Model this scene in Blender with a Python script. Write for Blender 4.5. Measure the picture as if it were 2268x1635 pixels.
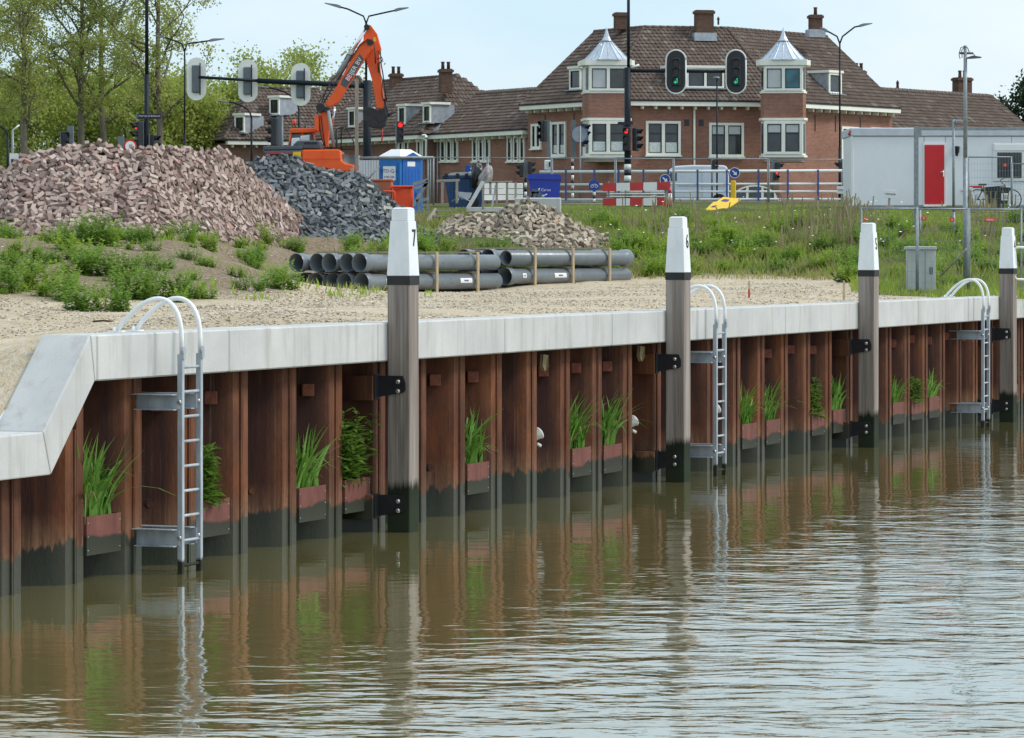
import bpy, bmesh, math, random
import numpy as np
from mathutils import Vector, Matrix, noise as mnoise

# ------------------------------------------------------------------ camera, sky, sun, exposure
for o in list(bpy.data.objects): bpy.data.objects.remove(o)
S = bpy.context.scene
COL = S.collection
F, CX, HY, CZ = 7900.0, 1134.0, 570.0, 3.83       # focal length and horizon of the photo (2268 px wide frame), eye height over water
cam = bpy.data.cameras.new('camera'); camo = bpy.data.objects.new('camera', cam); COL.objects.link(camo)
cam.sensor_width = 36; cam.lens = 36*F/2268; cam.shift_y = -(817.5-HY)/2268
cam.clip_start = .5; cam.clip_end = 8000
camo.location = (0, 0, CZ); camo.rotation_euler = (math.radians(90), 0, 0)
S.camera = camo
W = bpy.data.worlds.new('World'); S.world = W; W.use_nodes = True
SUN_EL, SUN_AZ = 46, 96                           # degrees; azimuth clockwise from +Y
def world():
    nt = W.node_tree; nt.nodes.clear(); N = nt.nodes.new; Lk = nt.links.new
    out = N('ShaderNodeOutputWorld')
    sky = N('ShaderNodeTexSky'); sky.sky_type = 'NISHITA'; sky.sun_disc = False
    sky.sun_elevation = math.radians(SUN_EL); sky.sun_rotation = math.radians(SUN_AZ)
    sky.air_density = 1.0; sky.dust_density = 2.0; sky.ozone_density = 1.5
    b1 = N('ShaderNodeBackground'); b1.inputs[1].default_value = .085; Lk(sky.outputs[0], b1.inputs[0])
    tc = N('ShaderNodeTexCoord'); mp = N('ShaderNodeMapping'); mp.inputs['Scale'].default_value = (1, 1, 2.2)
    Lk(tc.outputs['Generated'], mp.inputs[0])
    nz = N('ShaderNodeTexNoise'); nz.inputs['Scale'].default_value = 5.5; nz.inputs['Detail'].default_value = 6; nz.inputs['Roughness'].default_value = .55
    Lk(mp.outputs[0], nz.inputs[0])
    rp = N('ShaderNodeValToRGB'); rp.color_ramp.elements[0].position = .36; rp.color_ramp.elements[1].position = .66
    rp.color_ramp.elements[0].color = (.62, .82, .95, 1); rp.color_ramp.elements[1].color = (.85, .945, 1.0, 1)
    Lk(nz.outputs[0], rp.inputs[0])
    b2 = N('ShaderNodeBackground'); b2.inputs[1].default_value = .61; Lk(rp.outputs[0], b2.inputs[0])
    mx = N('ShaderNodeMixShader'); mx.inputs[0].default_value = .82
    Lk(b1.outputs[0], mx.inputs[1]); Lk(b2.outputs[0], mx.inputs[2]); Lk(mx.outputs[0], out.inputs[0])
world()
sl = bpy.data.lights.new('sun', 'SUN'); slo = bpy.data.objects.new('sun', sl); COL.objects.link(slo)
sl.energy = 1.25; sl.angle = math.radians(14); sl.color = (1, .96, .9)
_a = math.radians(SUN_AZ); _e = math.radians(SUN_EL)
slo.rotation_euler = Vector((-math.sin(_a)*math.cos(_e), -math.cos(_a)*math.cos(_e), -math.sin(_e))).to_track_quat('-Z', 'Y').to_euler()
S.view_settings.view_transform = 'Standard'; S.view_settings.look = 'None'
S.view_settings.exposure = .90; S.view_settings.gamma = 1; S.view_settings.use_curve_mapping = False
S.render.engine = 'CYCLES'

rng = np.random.default_rng(7); R = random.Random(11)

# ------------------------------------------------------------------ measuring helpers
def P(x, y, Y):
    """point at depth Y (m) that the survey of the photo gives for frame position x, y"""
    return Vector(((x-CX)*Y/F, Y, CZ-(y-HY)*Y/F))
def XW(x, Y): return (x-CX)*Y/F
def ZW(y, Y): return CZ-(y-HY)*Y/F
def PM(Y): return F/Y            # frame pixels per metre at depth Y
QD = Vector((.366, .9306)).normalized(); PD = Vector((-QD.y, QD.x)); Q0 = Vector((-1.52, 49.8))
QANG = math.atan2(QD.y, QD.x)
def QP(t, p, z=0): return Vector((Q0.x+QD.x*t+PD.x*p, Q0.y+QD.y*t+PD.y*p, z))
def t_of(x, p):
    b = QP(0, p); r = (x-CX)/F
    return (r*b.y-b.x)/(QD.x-QD.y*r)

# ------------------------------------------------------------------ materials
MATS = {}
def nodes(name):
    m = bpy.data.materials.new(name); m.use_nodes = True; nt = m.node_tree
    for n in list(nt.nodes): nt.nodes.remove(n)
    out = nt.nodes.new('ShaderNodeOutputMaterial'); b = nt.nodes.new('ShaderNodeBsdfPrincipled')
    nt.links.new(b.outputs[0], out.inputs[0]); MATS[name] = m
    return m, nt, b
class NT:
    """tiny node helper"""
    def __init__(s, nt): s.nt = nt
    def n(s, t, **kw):
        x = s.nt.nodes.new(t)
        for k, v in kw.items():
            if k in x.inputs: x.inputs[k].default_value = v
            else: setattr(x, k, v)
        return x
    def l(s, a, b): s.nt.links.new(a, b)
    def pos(s): return s.n('ShaderNodeNewGeometry').outputs['Position']
    def map(s, v, sc=(1, 1, 1), rot=(0, 0, 0), loc=(0, 0, 0)):
        m = s.n('ShaderNodeMapping'); m.inputs['Scale'].default_value = sc; m.inputs['Rotation'].default_value = rot; m.inputs['Location'].default_value = loc
        s.l(v, m.inputs[0]); return m.outputs[0]
    def noise(s, v, scale, detail=4, rough=.55):
        x = s.n('ShaderNodeTexNoise'); x.inputs['Scale'].default_value = scale; x.inputs['Detail'].default_value = detail; x.inputs['Roughness'].default_value = rough
        s.l(v, x.inputs[0]); return x.outputs[0]
    def ramp(s, f, stops):
        r = s.n('ShaderNodeValToRGB'); e = r.color_ramp.elements
        while len(e) < len(stops): e.new(.5)
        for i, (p, c) in enumerate(stops):
            e[i].position = p; e[i].color = (c, c, c, 1) if not hasattr(c, '__len__') else (*c[:3], 1)
        s.l(f, r.inputs[0]); return r.outputs[0]
    def mix(s, f, a, b, mode='MIX'):
        m = s.n('ShaderNodeMix'); m.data_type = 'RGBA'; m.blend_type = mode
        for i, v in ((0, f), (6, a), (7, b)):
            if hasattr(v, 'is_linked') or hasattr(v, 'links'): s.l(v, m.inputs[i])
            else: m.inputs[i].default_value = v if i == 0 else (*v[:3], 1)
        return m.outputs[2]
    def math(s, op, a, b=0., c=None, clamp=False):
        m = s.n('ShaderNodeMath'); m.operation = op; m.use_clamp = clamp
        for i, v in enumerate((a, b, c)):
            if v is None: continue
            if hasattr(v, 'links'): s.l(v, m.inputs[i])
            else: m.inputs[i].default_value = v
        return m.outputs[0]
    def dot(s, v, d):
        m = s.n('ShaderNodeVectorMath'); m.operation = 'DOT_PRODUCT'; s.l(v, m.inputs[0]); m.inputs[1].default_value = d
        return m.outputs['Value']
    def sep(s, v):
        m = s.n('ShaderNodeSeparateXYZ'); s.l(v, m.inputs[0]); return m.outputs
    def comb(s, x, y, z):
        m = s.n('ShaderNodeCombineXYZ')
        for i, v in enumerate((x, y, z)):
            if hasattr(v, 'links'): s.l(v, m.inputs[i])
            else: m.inputs[i].default_value = v
        return m.outputs[0]
    def bump(s, h, strength, dist, bsdf):
        b = s.n('ShaderNodeBump'); b.inputs['Strength'].default_value = strength; b.inputs['Distance'].default_value = dist
        s.l(h, b.inputs['Height']); s.l(b.outputs[0], bsdf.inputs['Normal']); return b
def lin(r, g, b):
    f = lambda c: (c/255/12.92 if c/255 <= .04045 else ((c/255+.055)/1.055)**2.4)
    return (f(r), f(g), f(b))
def M(name, col=None, rough=.6, metal=0., var=.18, scale=3., col2=None, stretch=(1, 1, 1), bump=0., bscale=25., dirt=0., spec=.5, emit=None):
    if name in MATS: return MATS[name]
    m, nt, b = nodes(name); h = NT(nt); p = h.pos()
    v = h.map(p, stretch)
    n1 = h.noise(v, scale, 5, .6)
    c1 = tuple(c*(1-var) for c in col); c2 = col2 or tuple(min(1, c*(1+var)) for c in col)
    c = h.mix(h.ramp(n1, [(.3, 0.), (.7, 1.)]), c1, c2)
    if dirt:
        n2 = h.noise(h.map(p, (1.3, 1.3, .45)), 2.1, 8, .7)
        c = h.mix(h.math('MULTIPLY', h.ramp(n2, [(.48, 0.), (.72, 1.)]), dirt), c, tuple(x*.35 for x in col))
    h.l(c, b.inputs['Base Color'])
    b.inputs['Roughness'].default_value = rough; b.inputs['Metallic'].default_value = metal
    b.inputs['Specular IOR Level'].default_value = spec
    rr = h.ramp(h.noise(p, 11., 3), [(.2, max(0, rough-.12)), (.8, min(1, rough+.12))]); h.l(rr, b.inputs['Roughness'])
    if bump: h.bump(h.noise(v, bscale, 4), bump, .02, b)
    if emit: b.inputs['Emission Color'].default_value = (*emit[:3], 1); b.inputs['Emission Strength'].default_value = emit[3]
    return m

# ------------------------------------------------------------------ mesh helpers
class MB:
    def __init__(s): s.v = []; s.f = []; s.sm = []
    def add(s, vs, fs, smooth=False):
        o = len(s.v); s.v += [tuple(v) for v in vs]; s.f += [tuple(i+o for i in f) for f in fs]; s.sm += [smooth]*len(fs); return s
    def box(s, c, size, M3=None, bev=0.):
        hx, hy, hz = (d/2 for d in size); c = Vector(c)
        if bev <= 0:
            vs = [Vector((x*hx, y*hy, z*hz)) for z in (-1, 1) for y in (-1, 1) for x in (-1, 1)]
            fs = [(0, 2, 3, 1), (4, 5, 7, 6), (0, 1, 5, 4), (2, 6, 7, 3), (0, 4, 6, 2), (1, 3, 7, 5)]
        else:
            vs = []; b = min(bev, hx*.9, hy*.9, hz*.9)
            ring = lambda X, Y, z: [Vector((x, y, z)) for x, y in ((-X+b, -Y), (X-b, -Y), (X, -Y+b), (X, Y-b), (X-b, Y), (-X+b, Y), (-X, Y-b), (-X, -Y+b))]
            r0 = ring(hx-b, hy-b, -hz); r1 = ring(hx, hy, -hz+b); r2 = ring(hx, hy, hz-b); r3 = ring(hx-b, hy-b, hz)
            vs = r0+r1+r2+r3; fs = [tuple(range(7, -1, -1)), tuple(range(24, 32))]
            for k in range(3):
                for i in range(8):
                    j = (i+1) % 8; fs.append((k*8+i, k*8+j, (k+1)*8+j, (k+1)*8+i))
        if M3 is not None: vs = [M3 @ v for v in vs]
        return s.add([v+c for v in vs], fs)
    def box2(s, a, b, bev=0.):
        a = Vector(a); b = Vector(b)
        return s.box((a+b)/2, [abs(x) for x in (b-a)], None, bev)
    def bar(s, a, b, w, h=None, up=(0, 0, 1)):
        a = Vector(a); b = Vector(b); h = h or w; d = (b-a); L = d.length; d.normalize(); up = Vector(up)
        if abs(d.dot(up)) > .98: up = Vector((1, 0, 0))
        x = d.cross(up).normalized(); y = x.cross(d).normalized()
        return s.box((a+b)/2, (w, L, h), Matrix((x, d, y)).transposed())
    def tube(s, pts, r, n=8, cap=True, smooth=True):
        pts = [Vector(p) for p in pts]; k = len(pts); rs = r if hasattr(r, '__len__') else [r]*k
        vs = []; u = None
        for i, p in enumerate(pts):
            d = (pts[min(i+1, k-1)]-pts[max(i-1, 0)])
            if d.length < 1e-9: d = Vector((0, 0, 1))
            d.normalize()
            if u is None:
                u = d.cross(Vector((0, 0, 1)) if abs(d.z) < .95 else Vector((1, 0, 0))).normalized()
            else: u = (u-d*u.dot(d)).normalized()
            w = d.cross(u)
            for j in range(n):
                a = 2*math.pi*j/n; vs.append(p+(u*math.cos(a)+w*math.sin(a))*rs[i])
        fs = [(i*n+j, i*n+(j+1) % n, (i+1)*n+(j+1) % n, (i+1)*n+j) for i in range(k-1) for j in range(n)]
        s.add(vs, fs, smooth)
        if cap:
            o = len(s.v)-k*n
            s.f += [tuple(o+j for j in range(n-1, -1, -1)), tuple(o+(k-1)*n+j for j in range(n))]; s.sm += [False, False]
        return s
    def prism(s, poly, d, smooth=False):
        """closed planar outline (3-D points) pushed along vector d"""
        poly = [Vector(p) for p in poly]; d = Vector(d); n = len(poly)
        nrm = Vector((0, 0, 0))
        for i in range(n): nrm += poly[i].cross(poly[(i+1) % n])
        if nrm.dot(d) > 0: poly = poly[::-1]
        vs = poly+[p+d for p in poly]
        fs = [tuple(range(n)), tuple(range(2*n-1, n-1, -1))]+[(i, n+i, n+(i+1) % n, (i+1) % n) for i in range(n)]
        return s.add(vs, fs, smooth)
    def lathe(s, prof, c=(0, 0, 0), n=16, M3=None, smooth=True, cap=True):
        c = Vector(c); vs = []; k = len(prof)
        for r, z in prof:
            for j in range(n):
                a = 2*math.pi*j/n; v = Vector((r*math.cos(a), r*math.sin(a), z)); vs.append((M3 @ v if M3 is not None else v)+c)
        fs = [(i*n+j, i*n+(j+1) % n, (i+1)*n+(j+1) % n, (i+1)*n+j) for i in range(k-1) for j in range(n)]
        s.add(vs, fs, smooth)
        if cap:
            o = len(s.v)-k*n
            s.f += [tuple(o+j for j in range(n-1, -1, -1)), tuple(o+(k-1)*n+j for j in range(n))]; s.sm += [False, False]
        return s
    def disk(s, c, r, nrm, th, n=24):
        nrm = Vector(nrm).normalized(); q = nrm.to_track_quat('Z', 'Y').to_matrix()
        return s.lathe([(r, -th/2), (r, th/2)], c, n, q, smooth=False)
    def mesh(s, name, uv=False):
        me = bpy.data.meshes.new(name); me.from_pydata(s.v, [], s.f)
        me.polygons.foreach_set('use_smooth', s.sm)
        if uv: box_uv(me)
        me.update(); return me
    def build(s, name, mat=None, parent=None, uv=False):
        return link(name, s.mesh(name, uv), mat, parent)
def box_uv(me):
    l = me.uv_layers.new(name='UVMap')
    for p in me.polygons:
        n = p.normal
        for li in p.loop_indices:
            c = me.vertices[me.loops[li].vertex_index].co
            if abs(n.z) < .75:
                t = Vector((-n.y, n.x)).normalized(); l.data[li].uv = (c.x*t.x+c.y*t.y, c.z)
            else: l.data[li].uv = (c.x, c.y)
def link(name, me, mat=None, parent=None):
    o = bpy.data.objects.new(name, me); COL.objects.link(o)
    if mat is not None:
        if isinstance(mat, str): mat = MATS[mat]
        if me is not None and not me.materials: me.materials.append(mat)
    if parent is not None: o.parent = parent
    return o
def tag(o, label=None, cat=None, group=None, kind=None):
    if label: o['label'] = label
    if cat: o['category'] = cat
    if group: o['group'] = group
    if kind: o['kind'] = kind
    return o
def empty(name, loc, rz=0., label=None, cat=None, group=None):
    o = bpy.data.objects.new(name, None); COL.objects.link(o); o.location = loc; o.rotation_euler = (0, 0, rz)
    o.empty_display_size = .2
    return tag(o, label, cat, group)
def kids(o): return [c for c in bpy.data.objects if c.parent == o]
def copy_tree(o, parent=None, _map=None):
    if _map is None:
        _map = {}
        for c in bpy.data.objects:
            if c.parent: _map.setdefault(c.parent.name, []).append(c)
    c = o.copy(); COL.objects.link(c); c.parent = parent
    for ch in _map.get(o.name, []): copy_tree(ch, c, _map)
    return c
def text(name, s, size, M4, mat, parent=None, align='CENTER', depth=.004, sx=1.):
    cu = bpy.data.curves.new(name, 'FONT'); cu.body = s; cu.size = size; cu.align_x = align; cu.align_y = 'CENTER'; cu.extrude = depth; cu.resolution_u = 2
    o = bpy.data.objects.new('tmp', cu); COL.objects.link(o)
    dg = bpy.context.evaluated_depsgraph_get(); me = bpy.data.meshes.new_from_object(o.evaluated_get(dg)); me.name = name
    bpy.data.objects.remove(o); bpy.data.curves.remove(cu)
    me.transform(M4 @ Matrix.Diagonal((sx, 1, 1, 1)))
    me.materials.clear()
    return link(name, me, mat, parent)
def frame(o, x, z=(0, 0, 1)):
    """4x4 frame: text-x along x, text-y along z"""
    x = Vector(x).normalized(); z = Vector(z); n = x.cross(z).normalized(); z = n.cross(x)
    m = Matrix((x, z, n)).transposed().to_4x4(); m.translation = Vector(o); return m
def npmesh(name, V, Fq, mat=None, parent=None, smooth=False, attrs=None):
    """fast mesh from numpy verts and quads/tris"""
    me = bpy.data.meshes.new(name); V = np.asarray(V, np.float32).reshape(-1, 3); Fq = np.asarray(Fq, np.int32); k = Fq.shape[1]; n = len(Fq)
    me.vertices.add(len(V)); me.vertices.foreach_set('co', V.ravel())
    me.loops.add(n*k); me.loops.foreach_set('vertex_index', Fq.ravel())
    me.polygons.add(n); me.polygons.foreach_set('loop_start', np.arange(0, n*k, k, dtype=np.int32))
    try: me.polygons.foreach_set('loop_total', np.full(n, k, np.int32))
    except Exception: pass
    me.polygons.foreach_set('use_smooth', np.full(n, smooth, bool))
    for an, (dom, arr) in (attrs or {}).items():
        a = me.attributes.new(an, 'FLOAT', dom); a.data.foreach_set('value', np.asarray(arr, np.float32))
    me.update(calc_edges=True); me.validate()
    return link(name, me, mat, parent) if mat is not None else me
# ------------------------------------------------------------------ water
def water_mat():
    m, nt, b = nodes('water'); h = NT(nt); p = h.pos()
    b.inputs['Base Color'].default_value = (.20, .172, .066, 1); b.inputs['Roughness'].default_value = .035; b.inputs['IOR'].default_value = 1.33
    b.inputs['Specular IOR Level'].default_value = .9
    along = h.dot(p, (QD.x, QD.y, 0)); off = h.math('SUBTRACT', h.dot(p, (PD.x, PD.y, 0)), PD.x*Q0.x+PD.y*Q0.y)   # metres landward of the post line
    big = h.noise(h.map(p, (.16, .09, 1)), 1., 3)
    off2 = h.math('ADD', off, h.math('MULTIPLY', h.math('SUBTRACT', big, .5), 7.))
    mr = h.n('ShaderNodeMapRange'); mr.inputs['From Min'].default_value = -2.4; mr.inputs['From Max'].default_value = -8.0; mr.inputs['To Min'].default_value = .22; mr.inputs['To Max'].default_value = 1.
    mr.interpolation_type = 'SMOOTHSTEP'; h.l(off2, mr.inputs[0]); amp = mr.outputs[0]
    wp = h.n('ShaderNodeVectorMath'); wp.operation = 'ADD'; h.l(p, wp.inputs[0]); wn = h.n('ShaderNodeTexNoise'); wn.inputs['Scale'].default_value = .45; h.l(p, wn.inputs[0])
    ws = h.n('ShaderNodeVectorMath'); ws.operation = 'SCALE'; ws.inputs['Scale'].default_value = 1.2; h.l(wn.outputs['Color'], ws.inputs[0]); h.l(ws.outputs[0], wp.inputs[1]); q = wp.outputs[0]
    n1 = h.noise(h.map(q, (.95, 1.7, 1), (0, 0, math.radians(12))), 1., 2, .5)
    n2 = h.noise(h.map(q, (2.0, 3.8, 1), (0, 0, math.radians(-10))), 1., 2, .5)
    n3 = h.noise(h.map(p, (5., 8.5, 1), (0, 0, math.radians(5))), 1., 2, .5)
    hh = h.math('ADD', h.math('MULTIPLY', n1, 1.), h.math('ADD', h.math('MULTIPLY', n2, .48), h.math('MULTIPLY', n3, .10)))
    gust = h.ramp(h.noise(h.map(p, (.30, .13, 1), (0, 0, math.radians(15))), 1., 3, .6), [(.36, .42), (.62, 1.)])
    hh = h.math('MULTIPLY', h.math('MULTIPLY', hh, amp), gust)
    bu = h.bump(hh, 1., .037, b)
    gl = h.n('ShaderNodeBsdfGlossy'); gl.inputs['Roughness'].default_value = .04; gl.inputs['Color'].default_value = (.95, .97, 1., 1); h.l(bu.outputs[0], gl.inputs['Normal'])
    lw = h.n('ShaderNodeFresnel'); lw.inputs['IOR'].default_value = 1.45; h.l(bu.outputs[0], lw.inputs['Normal'])
    mx = h.n('ShaderNodeMixShader'); h.l(h.math('MULTIPLY', lw.outputs[0], .62), mx.inputs[0]); h.l(b.outputs[0], mx.inputs[1]); h.l(gl.outputs[0], mx.inputs[2]); h.l(mx.outputs[0], nt.nodes['Material Output'].inputs[0])
    return m
water_mat()
wm = MB(); far = 3000
wm.add([QP(-400, 1.2), QP(far, 1.2), QP(far, -far), QP(-400, -far)], [(0, 3, 2, 1)])
w = wm.build('water', 'water'); tag(w, 'murky brown green canal water with wind ripples', kind='structure')
bm_ = MB(); bm_.add([QP(-400, 1.2, -2.2), QP(far, 1.2, -2.2), QP(far, -far, -2.2), QP(-400, -far, -2.2)], [(0, 3, 2, 1)])
M('mud', (.05, .04, .025), .9)
tag(bm_.build('canal_bed', 'mud'), 'muddy canal bed under the water', kind='structure')

# ------------------------------------------------------------------ quay materials
def tide(h, p, c, z0, dark=(.016, .019, .012), amp=.55, freq=6.5, k=8.):
    """growth below the tide mark: ragged dripping edge"""
    x, y, z = h.sep(p)
    along = h.dot(p, (QD.x, QD.y, 0)); off = h.dot(p, (PD.x, PD.y, 0))
    n = h.noise(h.comb(h.math('SUBTRACT', along, h.math('MULTIPLY', off, .9)), 0., 0.), freq, 4, .7)
    n2 = h.noise(h.comb(h.math('SUBTRACT', along, off), 3., 0.), .9, 2, .5)
    e = h.math('SUBTRACT', h.math('ADD', h.math('ADD', z, h.math('MULTIPLY', h.math('SUBTRACT', n, .5), amp)), h.math('MULTIPLY', h.math('SUBTRACT', n2, .5), .30)), z0)
    f = h.ramp(h.math('MULTIPLY_ADD', e, k, .5), [(.30, 1.), (.62, 0.)])
    dk = h.mix(h.ramp(h.math('MULTIPLY_ADD', e, 2., 1.), [(.2, 0.), (.95, 1.)]), tuple(d*1.7 for d in dark), dark)
    return h.mix(f, c, dk), f, e
def rust_mat():
    m, nt, b = nodes('rusty_steel'); h = NT(nt); p = h.pos()
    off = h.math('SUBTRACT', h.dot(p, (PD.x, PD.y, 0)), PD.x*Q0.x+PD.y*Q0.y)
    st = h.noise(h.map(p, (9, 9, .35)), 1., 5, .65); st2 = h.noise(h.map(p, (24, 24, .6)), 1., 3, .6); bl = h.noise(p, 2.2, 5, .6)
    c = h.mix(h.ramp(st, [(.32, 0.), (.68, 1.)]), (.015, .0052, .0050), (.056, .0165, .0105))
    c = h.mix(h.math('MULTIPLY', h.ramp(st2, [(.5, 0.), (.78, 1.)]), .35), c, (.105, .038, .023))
    front = h.ramp(h.math('MULTIPLY_ADD', off, -2.2, 1.9), [(.5, 0.), (.92, 1.)])              # outer flanges mixed to a brighter orange than the webs
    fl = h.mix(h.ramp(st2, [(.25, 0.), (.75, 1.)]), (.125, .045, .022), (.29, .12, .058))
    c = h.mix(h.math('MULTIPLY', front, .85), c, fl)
    og = h.ramp(h.noise(h.map(p, (1.6, 1.6, .5)), 1., 3, .5), [(.5, 0.), (.72, 1.)])
    x, y, z = h.sep(p)
    c = h.mix(h.math('MULTIPLY', h.math('MULTIPLY', og, h.ramp(z, [(.35, 0.), (.8, 1.)])), .7), c, (.21, .062, .013))
    pale = h.ramp(h.noise(h.map(p, (22, 22, .3)), 1., 3, .6), [(.60, 0.), (.72, 1.)])
    c = h.mix(h.math('MULTIPLY', h.math('MULTIPLY', pale, h.ramp(h.noise(p, 1.1, 3), [(.42, 0.), (.62, 1.)])), .65), c, (.30, .20, .15))
    # bleached band just over the tide mark
    band = h.math('MULTIPLY', h.ramp(z, [(.40, 1.), (.86, 0.)]), h.ramp(st2, [(.3, .15), (.7, .75)]))
    c = h.mix(band, c, (.42, .24, .14))
    oi = h.n('ShaderNodeObjectInfo'); rv = oi.outputs['Random']
    blot = h.ramp(h.noise(h.map(p, (1.7, 1.7, .8)), 1., 5, .7), [(.40, 1.), (.60, 0.)])
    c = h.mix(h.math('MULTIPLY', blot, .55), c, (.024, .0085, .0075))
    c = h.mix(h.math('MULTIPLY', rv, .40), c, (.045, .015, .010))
    zz = h.comb(*[h.math('ADD', a_, 0.) if i_ < 2 else h.math('ADD', a_, h.math('MULTIPLY_ADD', rv, .16, -.08)) for i_, a_ in enumerate(h.sep(p))])
    c, f, e = tide(h, zz, c, .45)
    c = h.mix(h.math('MULTIPLY', h.math('MULTIPLY', f, front), .55), c, (.075, .075, .052))
    h.l(c, b.inputs['Base Color']); b.inputs['Specular IOR Level'].default_value = .3
    h.l(h.mix(f, (.82, .82, .82), (.4, .4, .4)), b.inputs['Roughness'])
    h.bump(h.noise(h.map(p, (14, 14, 5)), 2., 5, .6), .5, .012, b)
    return m
rust_mat()
def concrete_mat():
    m, nt, b = nodes('coping_concrete'); h = NT(nt); p = h.pos()
    a = h.noise(p, .9, 5, .6); g = h.noise(p, 45., 3, .6); st = h.noise(h.map(p, (5, 5, .5)), 1., 4, .6)
    c = h.mix(h.ramp(a, [(.3, 0.), (.7, 1.)]), (.47, .475, .47), (.60, .60, .59))
    c = h.mix(h.math('MULTIPLY', h.ramp(g, [(.52, 0.), (.75, 1.)]), .35), c, (.36, .36, .35))
    c = h.mix(h.math('MULTIPLY', h.ramp(st, [(.52, 0.), (.72, 1.)]), .50), c, (.33, .31, .275))
    pin = h.noise(p, 120., 2, .5)
    c = h.mix(h.ramp(pin, [(.70, 0.), (.74, .6)]), c, (.2, .2, .19))
    h.l(c, b.inputs['Base Color']); b.inputs['Roughness'].default_value = .85; b.inputs['Specular IOR Level'].default_value = .25
    h.bump(h.noise(p, 60., 4, .6), .25, .01, b); return m
concrete_mat()
def wood_post_mat():
    m, nt, b = nodes('post_timber'); h = NT(nt); p = h.pos()
    gr = h.noise(h.map(p, (26, 26, .7)), 1., 5, .65); lg = h.noise(h.map(p, (7, 7, .25)), 1., 3)
    c = h.mix(h.ramp(gr, [(.3, 0.), (.7, 1.)]), (.15, .118, .10), (.33, .28, .25))
    c = h.mix(h.math('MULTIPLY', h.ramp(lg, [(.45, 0.), (.7, 1.)]), .6), c, (.42, .375, .345))
    c, f, e = tide(h, p, c, .70, dark=(.012, .018, .009), amp=.40, freq=11., k=2.6)
    h.l(c, b.inputs['Base Color']); b.inputs['Roughness'].default_value = .8; b.inputs['Specular IOR Level'].default_value = .25
    h.bump(gr, .6, .015, b); return m
wood_post_mat()
M('white_paint', (.84, .85, .85), .5, var=.06, scale=4, dirt=.18)
M('cap_white', (.80, .82, .84), .55, var=.08, scale=3, stretch=(1, 1, .4), dirt=.22)
M('black_steel', (.012, .013, .016), .45, var=.3)
M('galvanised', (.25, .28, .30), .5, metal=.3, var=.22, scale=9, dirt=.2)
M('galv_dull', (.27, .29, .30), .6, metal=.25, var=.2, scale=6, dirt=.3)
M('bolt_steel', (.5, .5, .5), .35, metal=.8)
M('black_paint', (.012, .012, .013), .6)
def wet_mat(name, base, z0, amp=.12):
    m, nt, b = nodes(name); h = NT(nt); p = h.pos()
    c = h.mix(h.ramp(h.noise(h.map(p, (6, 6, 2)), 1., 5, .6), [(.3, 0.), (.7, 1.)]), tuple(x*.75 for x in base), tuple(x*1.25 for x in base))
    c, f, e = tide(h, p, c, z0, amp=amp, dark=(.03, .033, .022)); h.l(c, b.inputs['Base Color']); b.inputs['Roughness'].default_value = .7
    b.inputs['Specular IOR Level'].default_value = .3; return m
wet_mat('planter_steel', (.16, .06, .046), .49)
wet_mat('ladder_steel', (.42, .46, .50), .20)
MATS['ladder_steel'].node_tree.nodes['Principled BSDF'].inputs['Metallic'].default_value = .3

# ------------------------------------------------------------------ sheet pile wall (double Z piles, 1.487 m a pair)
PER, PH, FW = 1.4866, 2.942, .44
PF, PB = .45, .90
CT, CB = 2.92, 2.38                                # coping top and underside
LT, LB = 1.84, 1.345                               # the low coping at the left
TA, TB = -8.85, -9.98                              # upper and lower bend of the sloping coping (at its top edge)
def cop_top(t): return CT if t >= TA else (LT if t <= TB else LT+(CT-LT)*(t-TB)/(TA-TB))
wall = empty('sheet_pile_wall', QP(0, PF), QANG, 'rust brown steel sheet pile wall rising from the canal water', 'sheet pile wall')
web = (PER-FW-.40)/2
def zpile(kind, top):
    if kind == 0: line = [(FW/2+.006, PF), (FW, PF), (FW+web, PB), (FW+web+.194, PB)]
    else: line = [(FW+web+.206, PB), (FW+web+.40, PB), (PER, PF), (PER+FW/2-.006, PF)]
    line = [Vector((a, b-PF)) for a, b in line]
    th = .014; inner = []
    for i, pt in enumerate(line):
        d = (line[min(i+1, 3)]-line[max(i-1, 0)]).normalized(); inner.append(pt+Vector((-d.y, d.x))*th)
    b = MB(); out = line+inner[::-1]
    b.prism([(v.x, v.y, -1.6) for v in out], (0, 0, 1.6+top))
    e = line[0] if kind == 0 else line[3]; s = 1 if kind == 0 else -1           # interlock knuckles
    b.box((e.x+s*.014, e.y-.012, (top-1.6)/2), (.026, .024, 1.6+top-.01))
    e = line[3] if kind == 0 else line[0]
    b.box((e.x-s*.014, e.y-.01, (top-1.6)/2), (.026, .022, 1.6+top-.01))
    return b.mesh('sheet_pile')
_zm = {}
for k in range(-12, 32):
    tl = PH+PER*k
    for kind in (0, 1):
        a = tl+(FW/2 if kind == 0 else PER*.5+.1); top = min(cop_top(a-.1), cop_top(a+.85))-.30
        key = (kind, round(top, 2))
        if key not in _zm: _zm[key] = zpile(kind, top)
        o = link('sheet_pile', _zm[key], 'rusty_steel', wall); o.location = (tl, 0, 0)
# unseen board added behind the coping so that no light leaks behind the piles
wl = MB(); wl.box2((TA, PB-PF+.05, -1.6), (60, PB-PF+.25, CB+.2)); wl.box2((-30, PB-PF+.05, -1.6), (TB-.9, PB-PF+.25, LB+.1)); wl.box2((TB-.9, PB-PF+.05, -1.6), (TA, PB-PF+.25, LB+.1))
wl.build('light_block_board', 'rusty_steel', wall)
M('red_rust', (.17, .05, .028), .85, var=.35, scale=14)
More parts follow.
